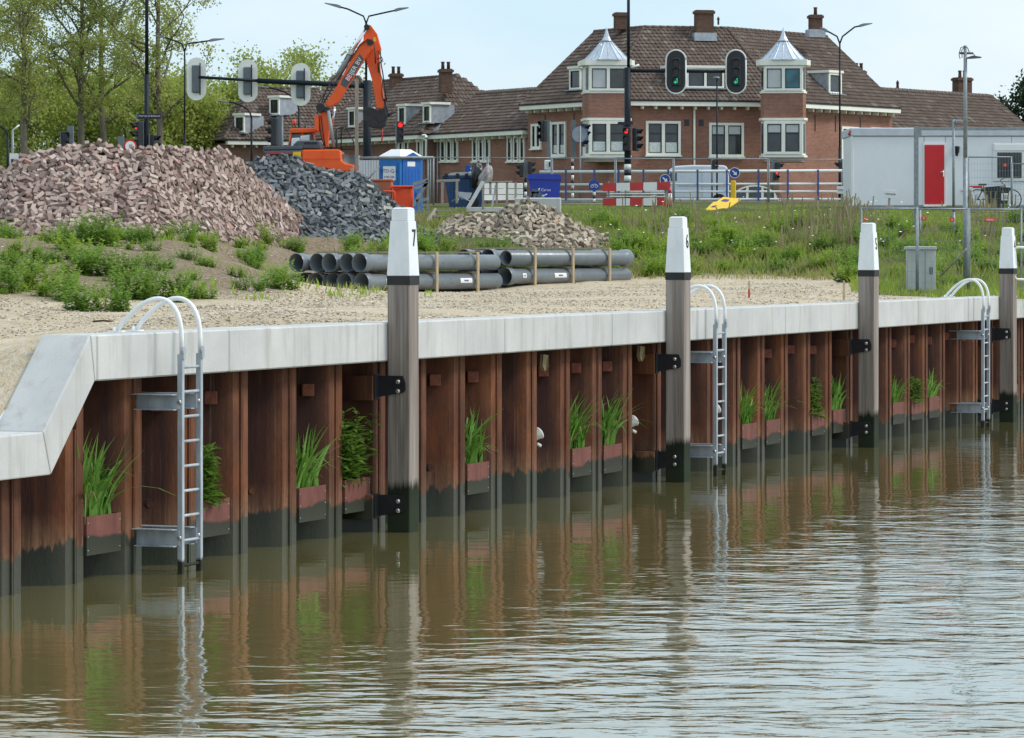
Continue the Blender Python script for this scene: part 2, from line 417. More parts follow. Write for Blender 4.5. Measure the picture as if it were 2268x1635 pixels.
# small anchor plates and tie-rod stubs on the webs
def plate(t, p, z, ang): 
    b = MB(); b.box((0, 0, 0), (.17, .10, .17), None, .01); o = b.build('anchor_plate', 'red_rust', wall); o.location = (t, p-PF, z); o.rotation_euler = (0, 0, ang); return o
wang = math.atan2(PF-PB, web)                        # web that faces the open water upstream
for k in range(-9, 24):
    if k in (-8, -5, 1, 7, 9): continue
    tl = PH+PER*k; a = tl+FW+web+.40+web*.40; pp = PB-(PB-PF)*.40-.03
    if cop_top(a) < CT-.01: continue
    plate(a-.02, pp-.02, 2.02+.05*math.sin(k*3.1), wang)
def stub(t, p, z):
    b = MB(); b.tube([(0, .05, 0), (0, -.20, 0)], .035, 10); b.tube([(0, -.11, 0), (0, -.145, 0)], .065, 6, smooth=False)
    o = b.build('tie_rod_end', 'rusty_steel', wall); o.location = (t, p-PF, z); o.rotation_euler = (0, 0, wang); return o
for x, y in ((36, 1185), (325, 1115), (552, 1086), (946, 1035)):
    t = t_of(x, .72); Y = QP(t, .72).y; stub(t, .72, ZW(y, Y))

# ------------------------------------------------------------------ concrete coping
cop = empty('quay_coping', QP(0, .17, CT), QANG, 'pale grey precast concrete coping capping the sheet pile wall', 'coping')
CW = .64
joints = [TA+.16, -5.17, -.49, 4.287, 9.06, 13.88, 18.68, 23.49, 28.30, 33.10, 37.9, 42.7, 47.5]
for a, b_ in zip(joints[:-1], joints[1:]):
    b = MB(); b.box(((a+b_)/2, CW/2, (CB-CT)/2), (b_-a-.018, CW, CT-CB), None, .018); b.build('coping_panel', 'coping_concrete', cop)
b = MB(); b.box2((TA+.16, .05, CB-CT+.03), (47.5, CW-.05, -.03)); b.build('coping_core', 'coping_concrete', cop)
tb2, ta2 = -9.80, TA+.13
b = MB()
def sl_piece(poly, name):
    b = MB(); b.prism([(t, .0, z-CT) for t, z in poly], (0, CW, 0)); o = b.build(name, 'coping_concrete', cop)
    bv = o.modifiers.new('bevel', 'BEVEL'); bv.width = .016; bv.segments = 2; return o
sl_piece([(TA+.152, CT), (TA+.006, CT), (ta2-.02+.006, CB), (TA+.152, CB)], 'corner_panel')
sl_piece([(TA-.004, CT), (TB+.004, LT), (tb2+.004, LB), (ta2-.02-.004, CB)], 'sloping_panel')
sl_piece([(TB-.004, LT), (-30, LT), (-30, LB), (tb2-.004, LB)], 'low_panel')

# ------------------------------------------------------------------ mooring posts
def post(k, num):
    w = .335; o = empty('mooring_post', QP(11.9*k, 0, 0), QANG, cat='mooring post', group='mooring posts along the quay wall')
    b = MB(); b.box2((-w/2, -w/2, -1.8), (w/2, w/2, 3.455), .012); b.build('timber', 'post_timber', o)
    b = MB(); b.box2((-w/2-.006, -w/2-.006, 3.445), (w/2+.006, w/2+.006, 3.57)); b.build('band', 'black_paint', o)
    b = MB()
    def fr(z0, z1, a, c):
        b.add([(sx*s/2, sy*s/2, z) for z, s in ((z0, a), (z1, c)) for sx, sy in ((-1, -1), (1, -1), (1, 1), (-1, 1))], [(3, 2, 1, 0), (4, 5, 6, 7)]+[(i, (i+1) % 4, 4+(i+1) % 4, 4+i) for i in range(4)])
    fr(3.571, 4.335, w+.012, .275); fr(4.336, 4.50, .250, .243); fr(4.501, 4.525, .252, .18)
    c = b.build('cap', 'cap_white', o); bv = c.modifiers.new('bevel', 'BEVEL'); bv.width = .006; bv.segments = 1
    if num:
        sl_ = (w+.012-.275)/2/.764; M4 = frame((.03, -(w+.012)/2+sl_*.50-.004, 4.09), (1, 0, 0), (0, sl_, 1))
        text('number', num, .34, M4, 'black_paint', o, sx=.8)
    for z, rust in ((2.03, 1), (.37, 0)):
        br = MB(); q = .15
        br.prism([(-w/2-.024, -.075, z-q*.55), (-w/2-.024, -.13+.02, z-q*.55+.03), (-w/2-.024, -.13+.02, z+q*.55-.03), (-w/2-.024, -.07, z+q), (-w/2-.024, .30, z+q), (-w/2-.024, .30, z-q)], (.022, 0, 0))
        br.box2((-w/2-.17, .28, z-q-.02), (-w/2, .305, z+q+.02))
        bo = br.build('bracket', 'black_steel', o)
        for dz in (-.065, .065):
            t_ = MB(); t_.lathe([(.033, 0), (.033, .018), (.02, .03)], (-w/2-.024, -.005, z+dz), 10, Vector((-1, 0, 0)).to_track_quat('Z', 'Y').to_matrix()); t_.build('bolt', 'bolt_steel', bo)
        rb = MB(); rb.box2((-w/2-.20, .306, z-q-.04), (-w/2-.02, PB, z+q)); rb.build('wall_bracket', 'rusty_steel', o)
    return o
tag(post(0, '7'), 'wooden mooring post with white cap numbered 7, in front of the stacked pipes'); tag(post(1, '6'), 'wooden mooring post with white cap numbered 6, closest to the middle ladder')
tag(post(2, '5'), 'wooden mooring post with white cap numbered 5, beside the grey cabinet')
tag(post(3, '4'), 'wooden mooring post just beyond the farthest ladder, behind fence mesh')

# ------------------------------------------------------------------ quay ladders
def ladder(x, label):
    t = t_of(x, -.12); o = empty('quay_ladder', QP(t, 0, 0), QANG, label, 'ladder', 'steel ladders on the quay wall')
    w = .50; pl = -.14
    for s in (-1, 1):
        b = MB(); b.box2((s*w/2-.03, pl-.035, -.6), (s*w/2+.03, pl+.035, 2.66), .006); b.build('stringer', 'ladder_steel', o)
        b = MB(); b.disk((s*w/2, pl-.04, 2.70), .05, (0, 1, 0), .02, 16); b.box2((s*w/2-.034, pl-.055, 2.60), (s*w/2+.034, pl-.02, 2.70)); b.build('hinge_plate', 'ladder_steel', o)
        pts = [(s*w/2, pl-.01, 2.66), (s*w/2, pl-.01, 2.85)]
        c0, c1 = Vector((pl-.01, 2.85)), Vector((.73, 2.935))
        for i in range(1, 15):                              # arch over the coping: cubic
            u = i/15; a, b1, b2, d = c0, Vector((pl-.01, 3.42)), Vector((.28, 3.52)), c1
            v = a*(1-u)**3+b1*3*u*(1-u)**2+b2*3*u*u*(1-u)+d*u**3; pts.append((s*w/2, v.x, v.y))
        pts.append((s*w/2, c1.x, c1.y))
        b = MB(); b.tube(pts, .029, 12); hr = b.build('handrail', 'white_paint', o)
        b = MB(); b.box2((s*w/2-.13, .64, CT+.002), (s*w/2+.05, .80, CT+.018)); b.tube([(s*w/2-.09, .72, CT), (s*w/2-.09, .72, CT+.06)], .02, 6); b.build('foot_plate', 'white_paint', hr)
    for i in range(10):
        z = 2.50-.30*i; b = MB(); b.tube([(-w/2+.03, pl, z), (w/2-.03, pl, z)], .019, 8); b.build('rung', 'ladder_steel', o)
    for z, h in ((2.08, .17), (.44, .19)):
        for s in (-1, 1):
            b = MB(); xx = s*w/2+(-.036 if s < 0 else -.062)
            b.box2((xx, pl, z-h/2), (xx-.012, PF+(.02 if s > 0 else .0), z+h/2))
            b.box2((xx, pl+.03, z+h/2), (xx-.13, PF+.3, z+h/2+.012)); b.box2((xx, pl+.03, z-h/2-.012), (xx-.10, PF+.3, z-h/2))
            bo = b.build('bracket', 'ladder_steel', o)
            b = MB(); b.lathe([(.03, 0), (.03, .02), (.015, .03)], (s*w/2-.031, pl, z), 8, Vector((-1, 0, 0)).to_track_quat('Z', 'Y').to_matrix()); b.build('bolt', 'bolt_steel', bo)
    return o
ladder(418, 'galvanised quay ladder with white handrails near the sloping coping')
ladder(1592, 'galvanised quay ladder with white handrails right beside post 6')
ladder(2181, 'galvanised quay ladder with white handrails between post 5 and the last post')

# ------------------------------------------------------------------ planters on the wall and what grows in them
def leaf_mat(name, c1, c2, trans=.35):
    m, nt, b = nodes(name); h = NT(nt); p = h.pos()
    at = h.n('ShaderNodeAttribute'); at.attribute_name = 'rnd'
    n = h.noise(p, 1.3, 3)
    f = h.math('ADD', h.math('MULTIPLY', at.outputs['Fac'], .6), h.math('MULTIPLY', h.ramp(n, [(.3, 0.), (.7, 1.)]), .4))
    c = h.mix(f, c1, c2); h.l(c, b.inputs['Base Color']); b.inputs['Roughness'].default_value = .55; b.inputs['Specular IOR Level'].default_value = .3
    tr = h.n('ShaderNodeBsdfTranslucent'); h.l(c, tr.inputs[0]); mx = h.n('ShaderNodeMixShader'); mx.inputs[0].default_value = trans
    h.l(b.outputs[0], mx.inputs[1]); h.l(tr.outputs[0], mx.inputs[2]); h.l(mx.outputs[0], nt.nodes['Material Output'].inputs[0]); return m
leaf_mat('iris_leaf', (.08, .20, .025), (.22, .42, .07))
leaf_mat('bush_leaf', (.07, .15, .02), (.19, .31, .05))
leaf_mat('pale_leaf', (.09, .16, .03), (.2, .27, .06))
leaf_mat('dry_leaf', (.24, .22, .09), (.36, .30, .14))
def blades(n, L, spread, seed, droop=.5, w=.018, mat='iris_leaf', box=(.36, .12)):
    r = np.random.default_rng(seed); V = []; Fc = []; rn = []
    for i in range(n):
        bx, by = r.uniform(-box[0], box[0]), r.uniform(-box[1], box[1]); a = r.uniform(0, 2*math.pi); l = L*r.uniform(.55, 1.1); out = spread*r.uniform(.1, 1)*l; dr = droop*r.uniform(0, 1)**2
        d = np.array([math.cos(a), math.sin(a)]); side = np.array([-d[1], d[0]]); a2 = r.uniform(-1, 1); side = np.array([math.cos(a2), math.sin(a2)])
        o = len(V); K = 7; q = r.uniform()
        for k in range(K):
            u = k/(K-1); z = l*(u-dr*.9*u**3); o2 = out*u**1.7*(1+dr); ww = w*(1-u**2.5)+.001
            c = np.array([bx+d[0]*o2, by+d[1]*o2])
            V += [(*(c-side*ww), z), (*(c+side*ww), z)]
        for k in range(K-1): Fc.append((o+2*k, o+2*k+1, o+2*k+3, o+2*k+2)); rn.append(q)
    return npmesh('blades', V, Fc, smooth=True, attrs={'rnd': ('FACE', rn)})
def leafy(nst, H, seed, leaf=.05, per=46, box=.3, lean=.25, wl=.28):
    r = np.random.default_rng(seed); V = []; Fc = []; rn = []
    for s in range(nst):
        b0 = np.array([r.uniform(-box, box), r.uniform(-box*.4, box*.4), 0]); ln = np.array([r.normal(0, lean), r.normal(0, lean), 1.]); hh = H*r.uniform(.5, 1.)
        q0 = r.uniform(0, .5)
        for k in range(per):
            u = (k+1)/per; c = b0+ln*hh*u; a = r.uniform(0, 6.28); el = r.uniform(-.2, .9); d = np.array([math.cos(a)*math.cos(el), math.sin(a)*math.cos(el), math.sin(el)]); l = leaf*r.uniform(.7, 1.5)*(1.15-.5*u)
            sd = np.cross(d, [0, 0, 1]); sd /= np.linalg.norm(sd)+1e-6; o = len(V); w_ = l*wl
            V += [tuple(c), tuple(c+d*l*.5+sd*w_), tuple(c+d*l-np.array([0, 0, .2*l])), tuple(c+d*l*.5-sd*w_)]; Fc.append((o, o+1, o+2, o+3)); rn.append(q0+r.uniform(0, .5))
        o = len(V); e = b0+ln*hh                       # the stem
        V += [tuple(b0+[-.006, 0, 0]), tuple(b0+[.006, 0, 0]), tuple(e+[.002, 0, 0]), tuple(e+[-.002, 0, 0])]; Fc.append((o, o+1, o+2, o+3)); rn.append(.2)
    return npmesh('leaves', V, Fc, smooth=False, attrs={'rnd': ('FACE', rn)})
def planter(x, ytop, kind, seed, plabel, lab, H=.8, alone=True):
    t = t_of(x, .40); Y = QP(t, .40).y; zt = ZW(ytop, Y); w, dp, hh = .86, .36, .46
    k = round((t-.45-PH-FW)/PER); tl = PH+PER*k+FW+.03; t = tl+w/2
    o = empty('wall_planter', QP(t, .42, zt-hh), QANG, plabel, 'planter', 'planters hung between the sheet piles')
    b = MB(); th = .012
    b.box2((-w/2, 0, 0), (w/2, th, hh)); b.build('front_panel', 'planter_steel', o)
    b = MB(); b.box2((-w/2, th, 0), (-w/2+th, dp, hh)); b.box2((w/2-th, th, 0), (w/2, dp, hh)); b.box2((-w/2+th, th, 0), (w/2-th, dp, th)); b.box2((-w/2+th, dp-th, th), (w/2-th, dp, hh)); b.build('trough', 'planter_steel', o)
    b = MB(); b.box2((-w/2+th, th, hh-.12), (w/2-th, dp-th, hh-.05)); b.build('soil', 'mud', o)
    for sx in (-1, 1):
        for dz in (.06, .22, .38):
            b = MB(); b.lathe([(.009, 0), (.006, .006)], (sx*(w/2-.03), 0, dz), 6, Vector((0, -1, 0)).to_track_quat('Z', 'Y').to_matrix()); b.build('rivet', 'bolt_steel', o)
    po = empty('wall_plant', QP(t-.06, .42+dp/2, zt-.06), QANG, lab, 'plant', 'plants growing in the wall planters')
    if kind == 'iris':
        link('leaves', blades(120, H*1.2, .66, seed, .8, .027, box=(.36, .13)), 'iris_leaf', po); link('dry_leaves', blades(8, H*1.1, 1., seed+50, 1.3, .014), 'dry_leaf', po)
    else:
        link('leaves', leafy(20, H*1.1, seed, .19, 60, .34, .14, .2), 'bush_leaf' if kind == 'bush' else 'pale_leaf', po)
    return po
PLN = [(213, 1143, 'iris', .85, 'beside the sloping coping'), (472, 1108, 'bush', .72, 'just behind the nearest ladder'), (680, 1080, 'iris', .72, 'two recesses before the post marked seven'),
       (783, 1062, 'bush', .92, 'right before the post marked seven'), (1048, 1027, 'iris', .74, 'just past the post marked seven'), (1288, 992, 'iris', .80, 'between the two white tubs'),
       (1350, 986, 'iris', .82, 'right before the second white tub'), (1663, 938, 'iris', .72, 'just past the middle ladder'), (1712, 930, 'iris', .72, 'second past the middle ladder'),
       (1808, 913, 'pale', .70, 'second before the post beside the grey cabinet'), (1855, 908, 'iris', .66, 'right before the post beside the grey cabinet'), (1985, 892, 'iris', .55, 'just past the post beside the grey cabinet'), (2022, 884, 'pale', .48, 'second past the post beside the grey cabinet'),
       (2062, 880, 'iris', .56, 'third past the post beside the grey cabinet'), (2262, 850, 'iris', .55, 'beyond the last post')]
KN = {'iris': 'long bladed green iris', 'bush': 'bushy narrow leaved green plant', 'pale': 'pale green leafy plant'}
for i, (x, y, k, H, wh) in enumerate(PLN):
    po = planter(x, y, k, 100+i*3, 'rusty steel planter holding the plant '+wh, KN[k]+' in the wall planter '+wh, H)
    if x == 1663:                                    # the one flowering iris
        b = MB(); c = Vector((.30, -.1, .50))
        for a in range(6):
            d = Vector((math.cos(a*1.05), math.sin(a*1.05), .5 if a % 2 else -.3)); b.add([c, c+d*.05+Vector((0, 0, .03)), c+d*.09, c+d*.05-Vector((.02, .02, 0))], [(0, 1, 2, 3)])
        M('yellow_petal', (.75, .55, .02), .6); b.build('flower', 'yellow_petal', po)
# white tubs (drain spouts) peeping out of the recesses
M('white_plastic', (.70, .70, .66), .45, var=.08, dirt=.1)
for x, y, lab in ((1193, 960, 'white plastic drain spout in the recess two before the paired irises'), (1404, 932, 'white plastic drain spout two recesses before post 6'), (1587, 905, 'white plastic drain spout behind the ladder at post 6')):
    t = t_of(x, .62); Y = QP(t, .62).y; o = empty('drain_spout', QP(t, .62, ZW(y, Y)), QANG, lab, 'drain spout', 'white drain spouts on the sheet piles')
    Mx = Vector((.75, -.5, .45)).to_track_quat('Z', 'Y').to_matrix()
    b = MB(); b.lathe([(.07, -.22), (.085, -.02), (.10, .0), (.10, .02), (.085, .02), (.07, -.15)], (0, 0, 0), 16, Mx); b.build('cup', 'white_plastic', o)
    b = MB(); b.tube([(-.04, .02, -.16), (.03, -.02, -.20)], .028, 8); b.build('drip_pipe', 'white_plastic', o)
M('foam_scrap', (.24, .19, .10), .8)
for x, y, lab in ((1196, 803, 'torn yellowish foam scrap under the coping above the first drain spout'), (1411, 783, 'torn yellowish foam scrap under the coping above the second drain spout')):
    t = t_of(x, .50); Y = QP(t, .5).y; b = MB(); b.add([(0, 0, .13), (.17, -.02, .11), (.20, .0, .02), (.10, -.05, -.06), (.14, .01, -.13), (.07, .0, -.14), (0, .02, -.05)], [(0, 1, 2, 3, 4, 5, 6)])
    b.prism([(0, .03, .13), (.17, .01, .11), (.2, .03, .02), (.1, -.02, -.06), (.13, .04, -.13), (.06, .03, -.14), (0, .05, -.05)], (0, .02, 0))
    o = b.build('foam_scrap', 'foam_scrap'); o.location = QP(t, .44, ZW(y, Y)); o.rotation_euler = (0, 0, QANG); tag(o, lab, 'foam scrap')
# ------------------------------------------------------------------ terrain: surveyed spot heights, thin-plate surface
SP = []
def sp(x, rows):
    for y, Y in rows: SP.append((*P(x, y, Y)[:],))
sp(-60, [(960, 44), (860, 48), (760, 54), (700, 59), (690, 61), (600, 72), (530, 83), (517, 92)])
sp(0, [(960, 45.5), (850, 50), (760, 55), (700, 60.5), (688, 62.5), (600, 73), (532, 84), (517, 93)])
sp(120, [(690, 63), (600, 74), (530, 85)])
sp(200, [(752, 50.5), (720, 56), (690, 63), (600, 74.5), (529, 85), (518, 95)])
sp(400, [(726, 51.2), (700, 58), (677, 66), (600, 76), (527, 86), (518, 95)])
sp(700, [(718, 51.5), (680, 65), (641, 87), (560, 95), (521, 100), (505, 106)])
sp(1000, [(712, 53.5), (670, 70), (648, 83), (636, 92), (570, 98), (527, 104), (500, 112), (468, 121)])
sp(1400, [(686, 60.5), (655, 75), (638, 89), (622, 96), (560, 104), (500, 113), (463, 122)])
sp(1800, [(672, 68.5), (650, 79), (630, 90), (613, 98), (550, 106), (490, 115), (463, 122)])
sp(2050, [(662, 77.5), (650, 85), (600, 94), (540, 103), (480, 114), (464, 120)])
sp(2330, [(655, 90), (600, 97), (540, 105), (480, 115), (464, 121)])
for x in (-400, 0, 400, 800, 1200, 1600, 2000, 2400, 2800): SP.append((XW(x, 132), 132, 5.6)); SP.append((XW(x, 146), 146, 5.95)); SP.append((XW(x, 165), 165, 6.05))
for x in (-400, 0, 300, 600): SP.append((XW(x, 110), 110, 4.9))
SP = np.array(SP)
def _U(r2): return .5*r2*np.log(np.maximum(r2, 1e-9))
def _tps(Pt, lam=2.0):
    n = len(Pt); D = ((Pt[:, None, :2]-Pt[None, :, :2])**2).sum(-1); K = _U(D)+lam*np.eye(n); A = np.zeros((n+3, n+3)); A[:n, :n] = K; A[:n, n] = 1; A[:n, n+1:] = Pt[:, :2]; A[n:, :n] = A[:n, n:].T
    return np.linalg.solve(A, np.r_[Pt[:, 2], 0, 0, 0])
_sc = np.array([2.2, 1., 1.])                       # the survey is tight across, long in depth
_w = _tps(SP*_sc)
def hgt(X, Y):
    X = np.asarray(X, float); Y = np.asarray(Y, float); sh = X.shape; q = np.c_[X.ravel()*2.2, Y.ravel()]; out = np.empty(len(q))
    S2 = (SP*_sc)[:, :2]
    for i in range(0, len(q), 20000):
        d = ((q[i:i+20000, None]-S2[None])**2).sum(-1); out[i:i+20000] = _U(d) @ _w[:-3]+_w[-3]+q[i:i+20000] @ _w[-2:]
    out = out.reshape(sh); t = (X-Q0.x)*QD.x+(Y-Q0.y)*QD.y; p = (X-Q0.x)*PD.x+(Y-Q0.y)*PD.y
    ct = np.where(t >= TA, CT, np.where(t <= TB, LT, LT+(CT-LT)*(t-TB)/(TA-TB)))-.05
    k = np.clip((p-.7)/4., 0, 1); k = k*k*(3-2*k)
    out = ct*(1-k)+out*k
    g = np.clip(np.maximum((Y-125)/25, np.maximum((np.abs(X)-17)/8, np.maximum((p-48)/10, np.maximum((-t-12)/10, (t-75)/15)))), 0, 1); flat = np.where(Y > 100, 6.05, 3.0+np.clip((Y-60)/40, 0, 1)*3.05)
    k2 = np.clip(p/12, 0, 1); flat = ct*(1-k2)+flat*k2
    out = out*(1-g)+flat*g
    return np.clip(out, 1.2, 6.3)
_gx = np.arange(-45, 46, .5); _gy = np.arange(30, 175, .5)
_GZ = hgt(*np.meshgrid(_gx, _gy, indexing='ij')); _hslow = hgt
def hfast(X, Y):
    X = np.asarray(X, float); Y = np.asarray(Y, float)
    fx = np.clip((X+45)/.5, 0, len(_gx)-1.001); fy = np.clip((Y-30)/.5, 0, len(_gy)-1.001); i = fx.astype(int); j = fy.astype(int); a = fx-i; c = fy-j
    return (_GZ[i, j]*(1-a)*(1-c)+_GZ[i+1, j]*a*(1-c)+_GZ[i, j+1]*(1-a)*c+_GZ[i+1, j+1]*a*c)
def hz(X, Y): return float(hfast(X, Y))
def GP(x, y, Y0=46., Y1=135.):
    """where the sight line through x, y meets the ground"""
    Ys = np.arange(Y0, Y1, .25); X = (x-CX)*Ys/F; Z = CZ-(y-HY)*Ys/F; hh = hfast(X, Ys); k = np.nonzero(hh >= Z)[0]
    i = k[0] if len(k) else len(Ys)-1
    return Vector((X[i], Ys[i], hh[i]))
def fbm(X, Y, s, seed=0):
    return np.array([mnoise.fractal(Vector((x*s+seed, y*s, seed*1.7)), 1., 2., 4) for x, y in zip(np.ravel(X), np.ravel(Y))]).reshape(np.shape(X))
u = np.r_[[-3000, -900, -300, -120, -60], np.arange(-30, 80, .55), [90, 120, 200, 500, 1200, 3500]]
v = np.r_[[.82], np.arange(1.2, 44, .45), np.arange(45, 130, 2.5), [160, 260, 600, 1500, 3500]]
Ug, Vg = np.meshgrid(u, v, indexing='ij'); Xg = Q0.x+QD.x*Ug+PD.x*Vg; Yg = Q0.y+QD.y*Ug+PD.y*Vg
Zg = hgt(Xg, Yg); nz_ = fbm(Xg, Yg, .35, 3.)*.10+fbm(Xg, Yg, 1.3, 9.)*.035
slope = np.clip((Zg-3.15)/.5, 0, 1); near = np.clip((Vg-.8)/1.5, 0, 1)
Zg = Zg+nz_*near*(.35+1.2*slope)*np.clip((140-Yg)/20, 0, 1)
def ground_mat():
    m, nt, b = nodes('ground'); h = NT(nt); p = h.pos()
    gr = h.n('ShaderNodeAttribute'); gr.attribute_name = 'grass'; bk = h.n('ShaderNodeAttribute'); bk.attribute_name = 'bank'
    n1 = h.noise(p, 1.2, 6, .65); n2 = h.noise(p, 9., 5, .7); n3 = h.noise(h.map(p, (1, .45, 1)), .35, 4, .6); vo = h.n('ShaderNodeTexVoronoi'); vo.inputs['Scale'].default_value = 13.; h.l(p, vo.inputs[0])
    sand = h.mix(h.ramp(n1, [(.3, 0.), (.7, 1.)]), (.47, .375, .255), (.66, .55, .395))
    sand = h.mix(h.math('MULTIPLY', h.ramp(n2, [(.55, 0.), (.7, 1.)]), .75), sand, (.22, .165, .115))
    sand = h.mix(h.math('MULTIPLY', h.ramp(h.sep(vo.outputs['Color'])[0], [(.74, 0.), (.8, 1.)]), .55), sand, (.62, .57, .49))
    sand = h.mix(h.math('MULTIPLY', h.ramp(n3, [(.52, 0.), (.66, 1.)]), .4), sand, (.34, .285, .185))
    soil = h.mix(h.ramp(n2, [(.35, 0.), (.65, 1.)]), (.15, .11, .075), (.33, .255, .18))
    soil = h.mix(h.math('MULTIPLY', h.ramp(n1, [(.5, 0.), (.7, 1.)]), .6), soil, (.36, .29, .21))
    c = h.mix(bk.outputs['Fac'], sand, soil)
    gc = h.mix(h.ramp(n2, [(.3, 0.), (.7, 1.)]), (.05, .075, .02), (.13, .14, .05))
    f = h.math('ADD', gr.outputs['Fac'], h.math('MULTIPLY', h.math('SUBTRACT', n1, .5), 1.4))
    c = h.mix(h.ramp(f, [(.4, 0.), (.62, 1.)]), c, gc)
    h.l(c, b.inputs['Base Color']); b.inputs['Roughness'].default_value = .95; b.inputs['Specular IOR Level'].default_value = .15
    hh = h.math('ADD', h.math('MULTIPLY', n2, .6), h.math('MULTIPLY', h.noise(p, 28., 3, .6), .4)); h.bump(hh, .9, .07, b); return m
ground_mat()
# how grassy the slope is: bare sand at the left, overgrown from the small pile to the site hut
xi = CX+F*Xg/np.maximum(Yg, 20)
bankm = np.clip((Zg-3.22)/.25, 0, 1); bankm = np.where(xi < 640, np.clip((Zg-2.98)/.22, 0, 1), bankm)
def grassy(xi_, Y_, z_):
    g = np.clip((xi_-720)/330, 0, 1)*np.clip((z_-3.2)/.3, 0, 1)*.95
    g = np.maximum(g, np.clip((xi_-1880)/50, 0, 1)*np.clip((Y_-82-(xi_-1900)*.002)/2., 0, 1)*.95)
    return np.maximum(g, .22*np.clip((z_-2.98)/.2, 0, 1))
Gm = np.where(Yg > 132, .8, grassy(xi, Yg, Zg))
ni, nj = Ug.shape; idx = np.arange(ni*nj).reshape(ni, nj)
Fg = np.c_[idx[:-1, :-1].ravel(), idx[1:, :-1].ravel(), idx[1:, 1:].ravel(), idx[:-1, 1:].ravel()]
go = npmesh('ground', np.c_[Xg.ravel(), Yg.ravel(), Zg.ravel()], Fg, 'ground', None, True, {'grass': ('POINT', Gm.ravel()), 'bank': ('POINT', bankm.ravel())})
tag(go, 'sandy quay ground rising into the bank and the street level', kind='structure')

# ------------------------------------------------------------------ loose stones and shell grit on the quay
def pebbles(n, name, mat, s0, s1, seed, region):
    r = np.random.default_rng(seed); pts = region(r, n); k = len(pts); X, Y = pts.T; Z = hfast(X, Y)+.005
    base = np.array([(1, 0, 0), (0, 1, 0), (-1, 0, 0), (0, -1, 0), (0, 0, .75), (0, 0, -.75)], float); fc = np.array([(0, 1, 4), (1, 2, 4), (2, 3, 4), (3, 0, 4), (1, 0, 5), (2, 1, 5), (3, 2, 5), (0, 3, 5)])
    sz = r.uniform(s0, s1, (k, 1, 3))*np.array([1, 1, .7]); a = r.uniform(0, 6.28, k); ca, sa = np.cos(a), np.sin(a)
    V = base[None]*sz*r.uniform(.6, 1.3, (k, 6, 1)); Vx = V[..., 0]*ca[:, None]-V[..., 1]*sa[:, None]; Vy = V[..., 0]*sa[:, None]+V[..., 1]*ca[:, None]
    V = np.stack([Vx+X[:, None], Vy+Y[:, None], V[..., 2]+Z[:, None]], -1).reshape(-1, 3); Fc = (fc[None]+(np.arange(k)*6)[:, None, None]).reshape(-1, 3)
    return npmesh(name, V, Fc, mat, None, False, {'rnd': ('FACE', np.repeat(r.uniform(0, 1, k), 8))})
def rnd_mat(name, stops, rough=.8, bumpy=0.):
    m, nt, b = nodes(name); h = NT(nt); at = h.n('ShaderNodeAttribute'); at.attribute_name = 'rnd'; oi = h.n('ShaderNodeObjectInfo')
    f = h.math('FRACT', h.math('ADD', at.outputs['Fac'], h.math('MULTIPLY', oi.outputs['Random'], 7.31)))
    c = h.ramp(f, stops); p = h.pos(); n = h.noise(p, 12., 5, .65)
    c = h.mix(h.math('MULTIPLY', h.ramp(n, [(.45, 0.), (.75, 1.)]), .35), c, (.40, .36, .31))
    h.l(c, b.inputs['Base Color']); b.inputs['Roughness'].default_value = rough; b.inputs['Specular IOR Level'].default_value = .25
    if bumpy: h.bump(h.noise(p, 40., 4), bumpy, .01, b)
    return m
rnd_mat('grit', [(0, (.2, .15, .1)), (.35, (.42, .34, .25)), (.7, (.55, .48, .38)), (1, (.7, .66, .58))])
def quay_flat(r, n):
    xi_ = r.uniform(-40, 2300, n*2); Y_ = 50+50*r.uniform(0, 1, n*2)**1.3; X_ = (xi_-CX)*Y_/F; z_ = hfast(X_, Y_); p_ = (X_-Q0.x)*PD.x+(Y_-Q0.y)*PD.y
    k = (p_ > 1.0) & (z_ < 3.15); return np.c_[X_, Y_][k][:n]
tag(pebbles(16000, 'gravel', 'grit', .012, .038, 5, quay_flat), 'pale shell grit and gravel scattered on the quay ground', kind='stuff')
def left_bank(r, n):
    xi_ = r.uniform(-40, 1000, n); Y_ = r.uniform(62, 92, n); return np.c_[(xi_-CX)*Y_/F, Y_]
tag(pebbles(2500, 'rubble', 'grit', .015, .05, 6, left_bank), 'small stones scattered on the bare sandy bank', kind='stuff')
M('twig', (.07, .035, .02), .8)
b = MB(); g = GP(228, 1030*.6959); b.tube([g+Vector((-.16, 0, .03)), g+Vector((0, .02, .045)), g+Vector((.17, 0, .03))], .018, 6); tag(b.build('broken_stick', 'twig'), 'short dark stick lying on the gravel behind the first ladder', 'stick')
M('red_paint', (.5, .03, .025), .5); M('raw_wood', (.45, .35, .22), .75, var=.3, stretch=(6, 6, .8), scale=5); M('old_wood', (.33, .29, .24), .8, var=.3, stretch=(6, 6, 1), scale=4)
g = GP(1659, 661); b = MB(); o = empty('survey_stake', g, 0, 'wooden survey stake painted red, standing in the sand', 'stake')
b.box2((-.02, -.02, -.1), (.02, .02, .18)); b.build('shaft', 'red_paint', o); b = MB(); b.box2((-.018, -.018, .18), (.018, .018, .36)); b.build('tip', 'raw_wood', o)
g = GP(1869, 665); b = MB(); b.box2((-.022, -.02, -.1), (.022, .02, .42)); b.prism([(-.022, -.02, -.1), (.022, -.02, -.1), (0, -.02, -.25)], (0, .04, 0)); o = b.build('wooden_stake', 'raw_wood'); o.location = g
tag(o, 'plain wooden stake at the sand edge beside post 5', 'stake')

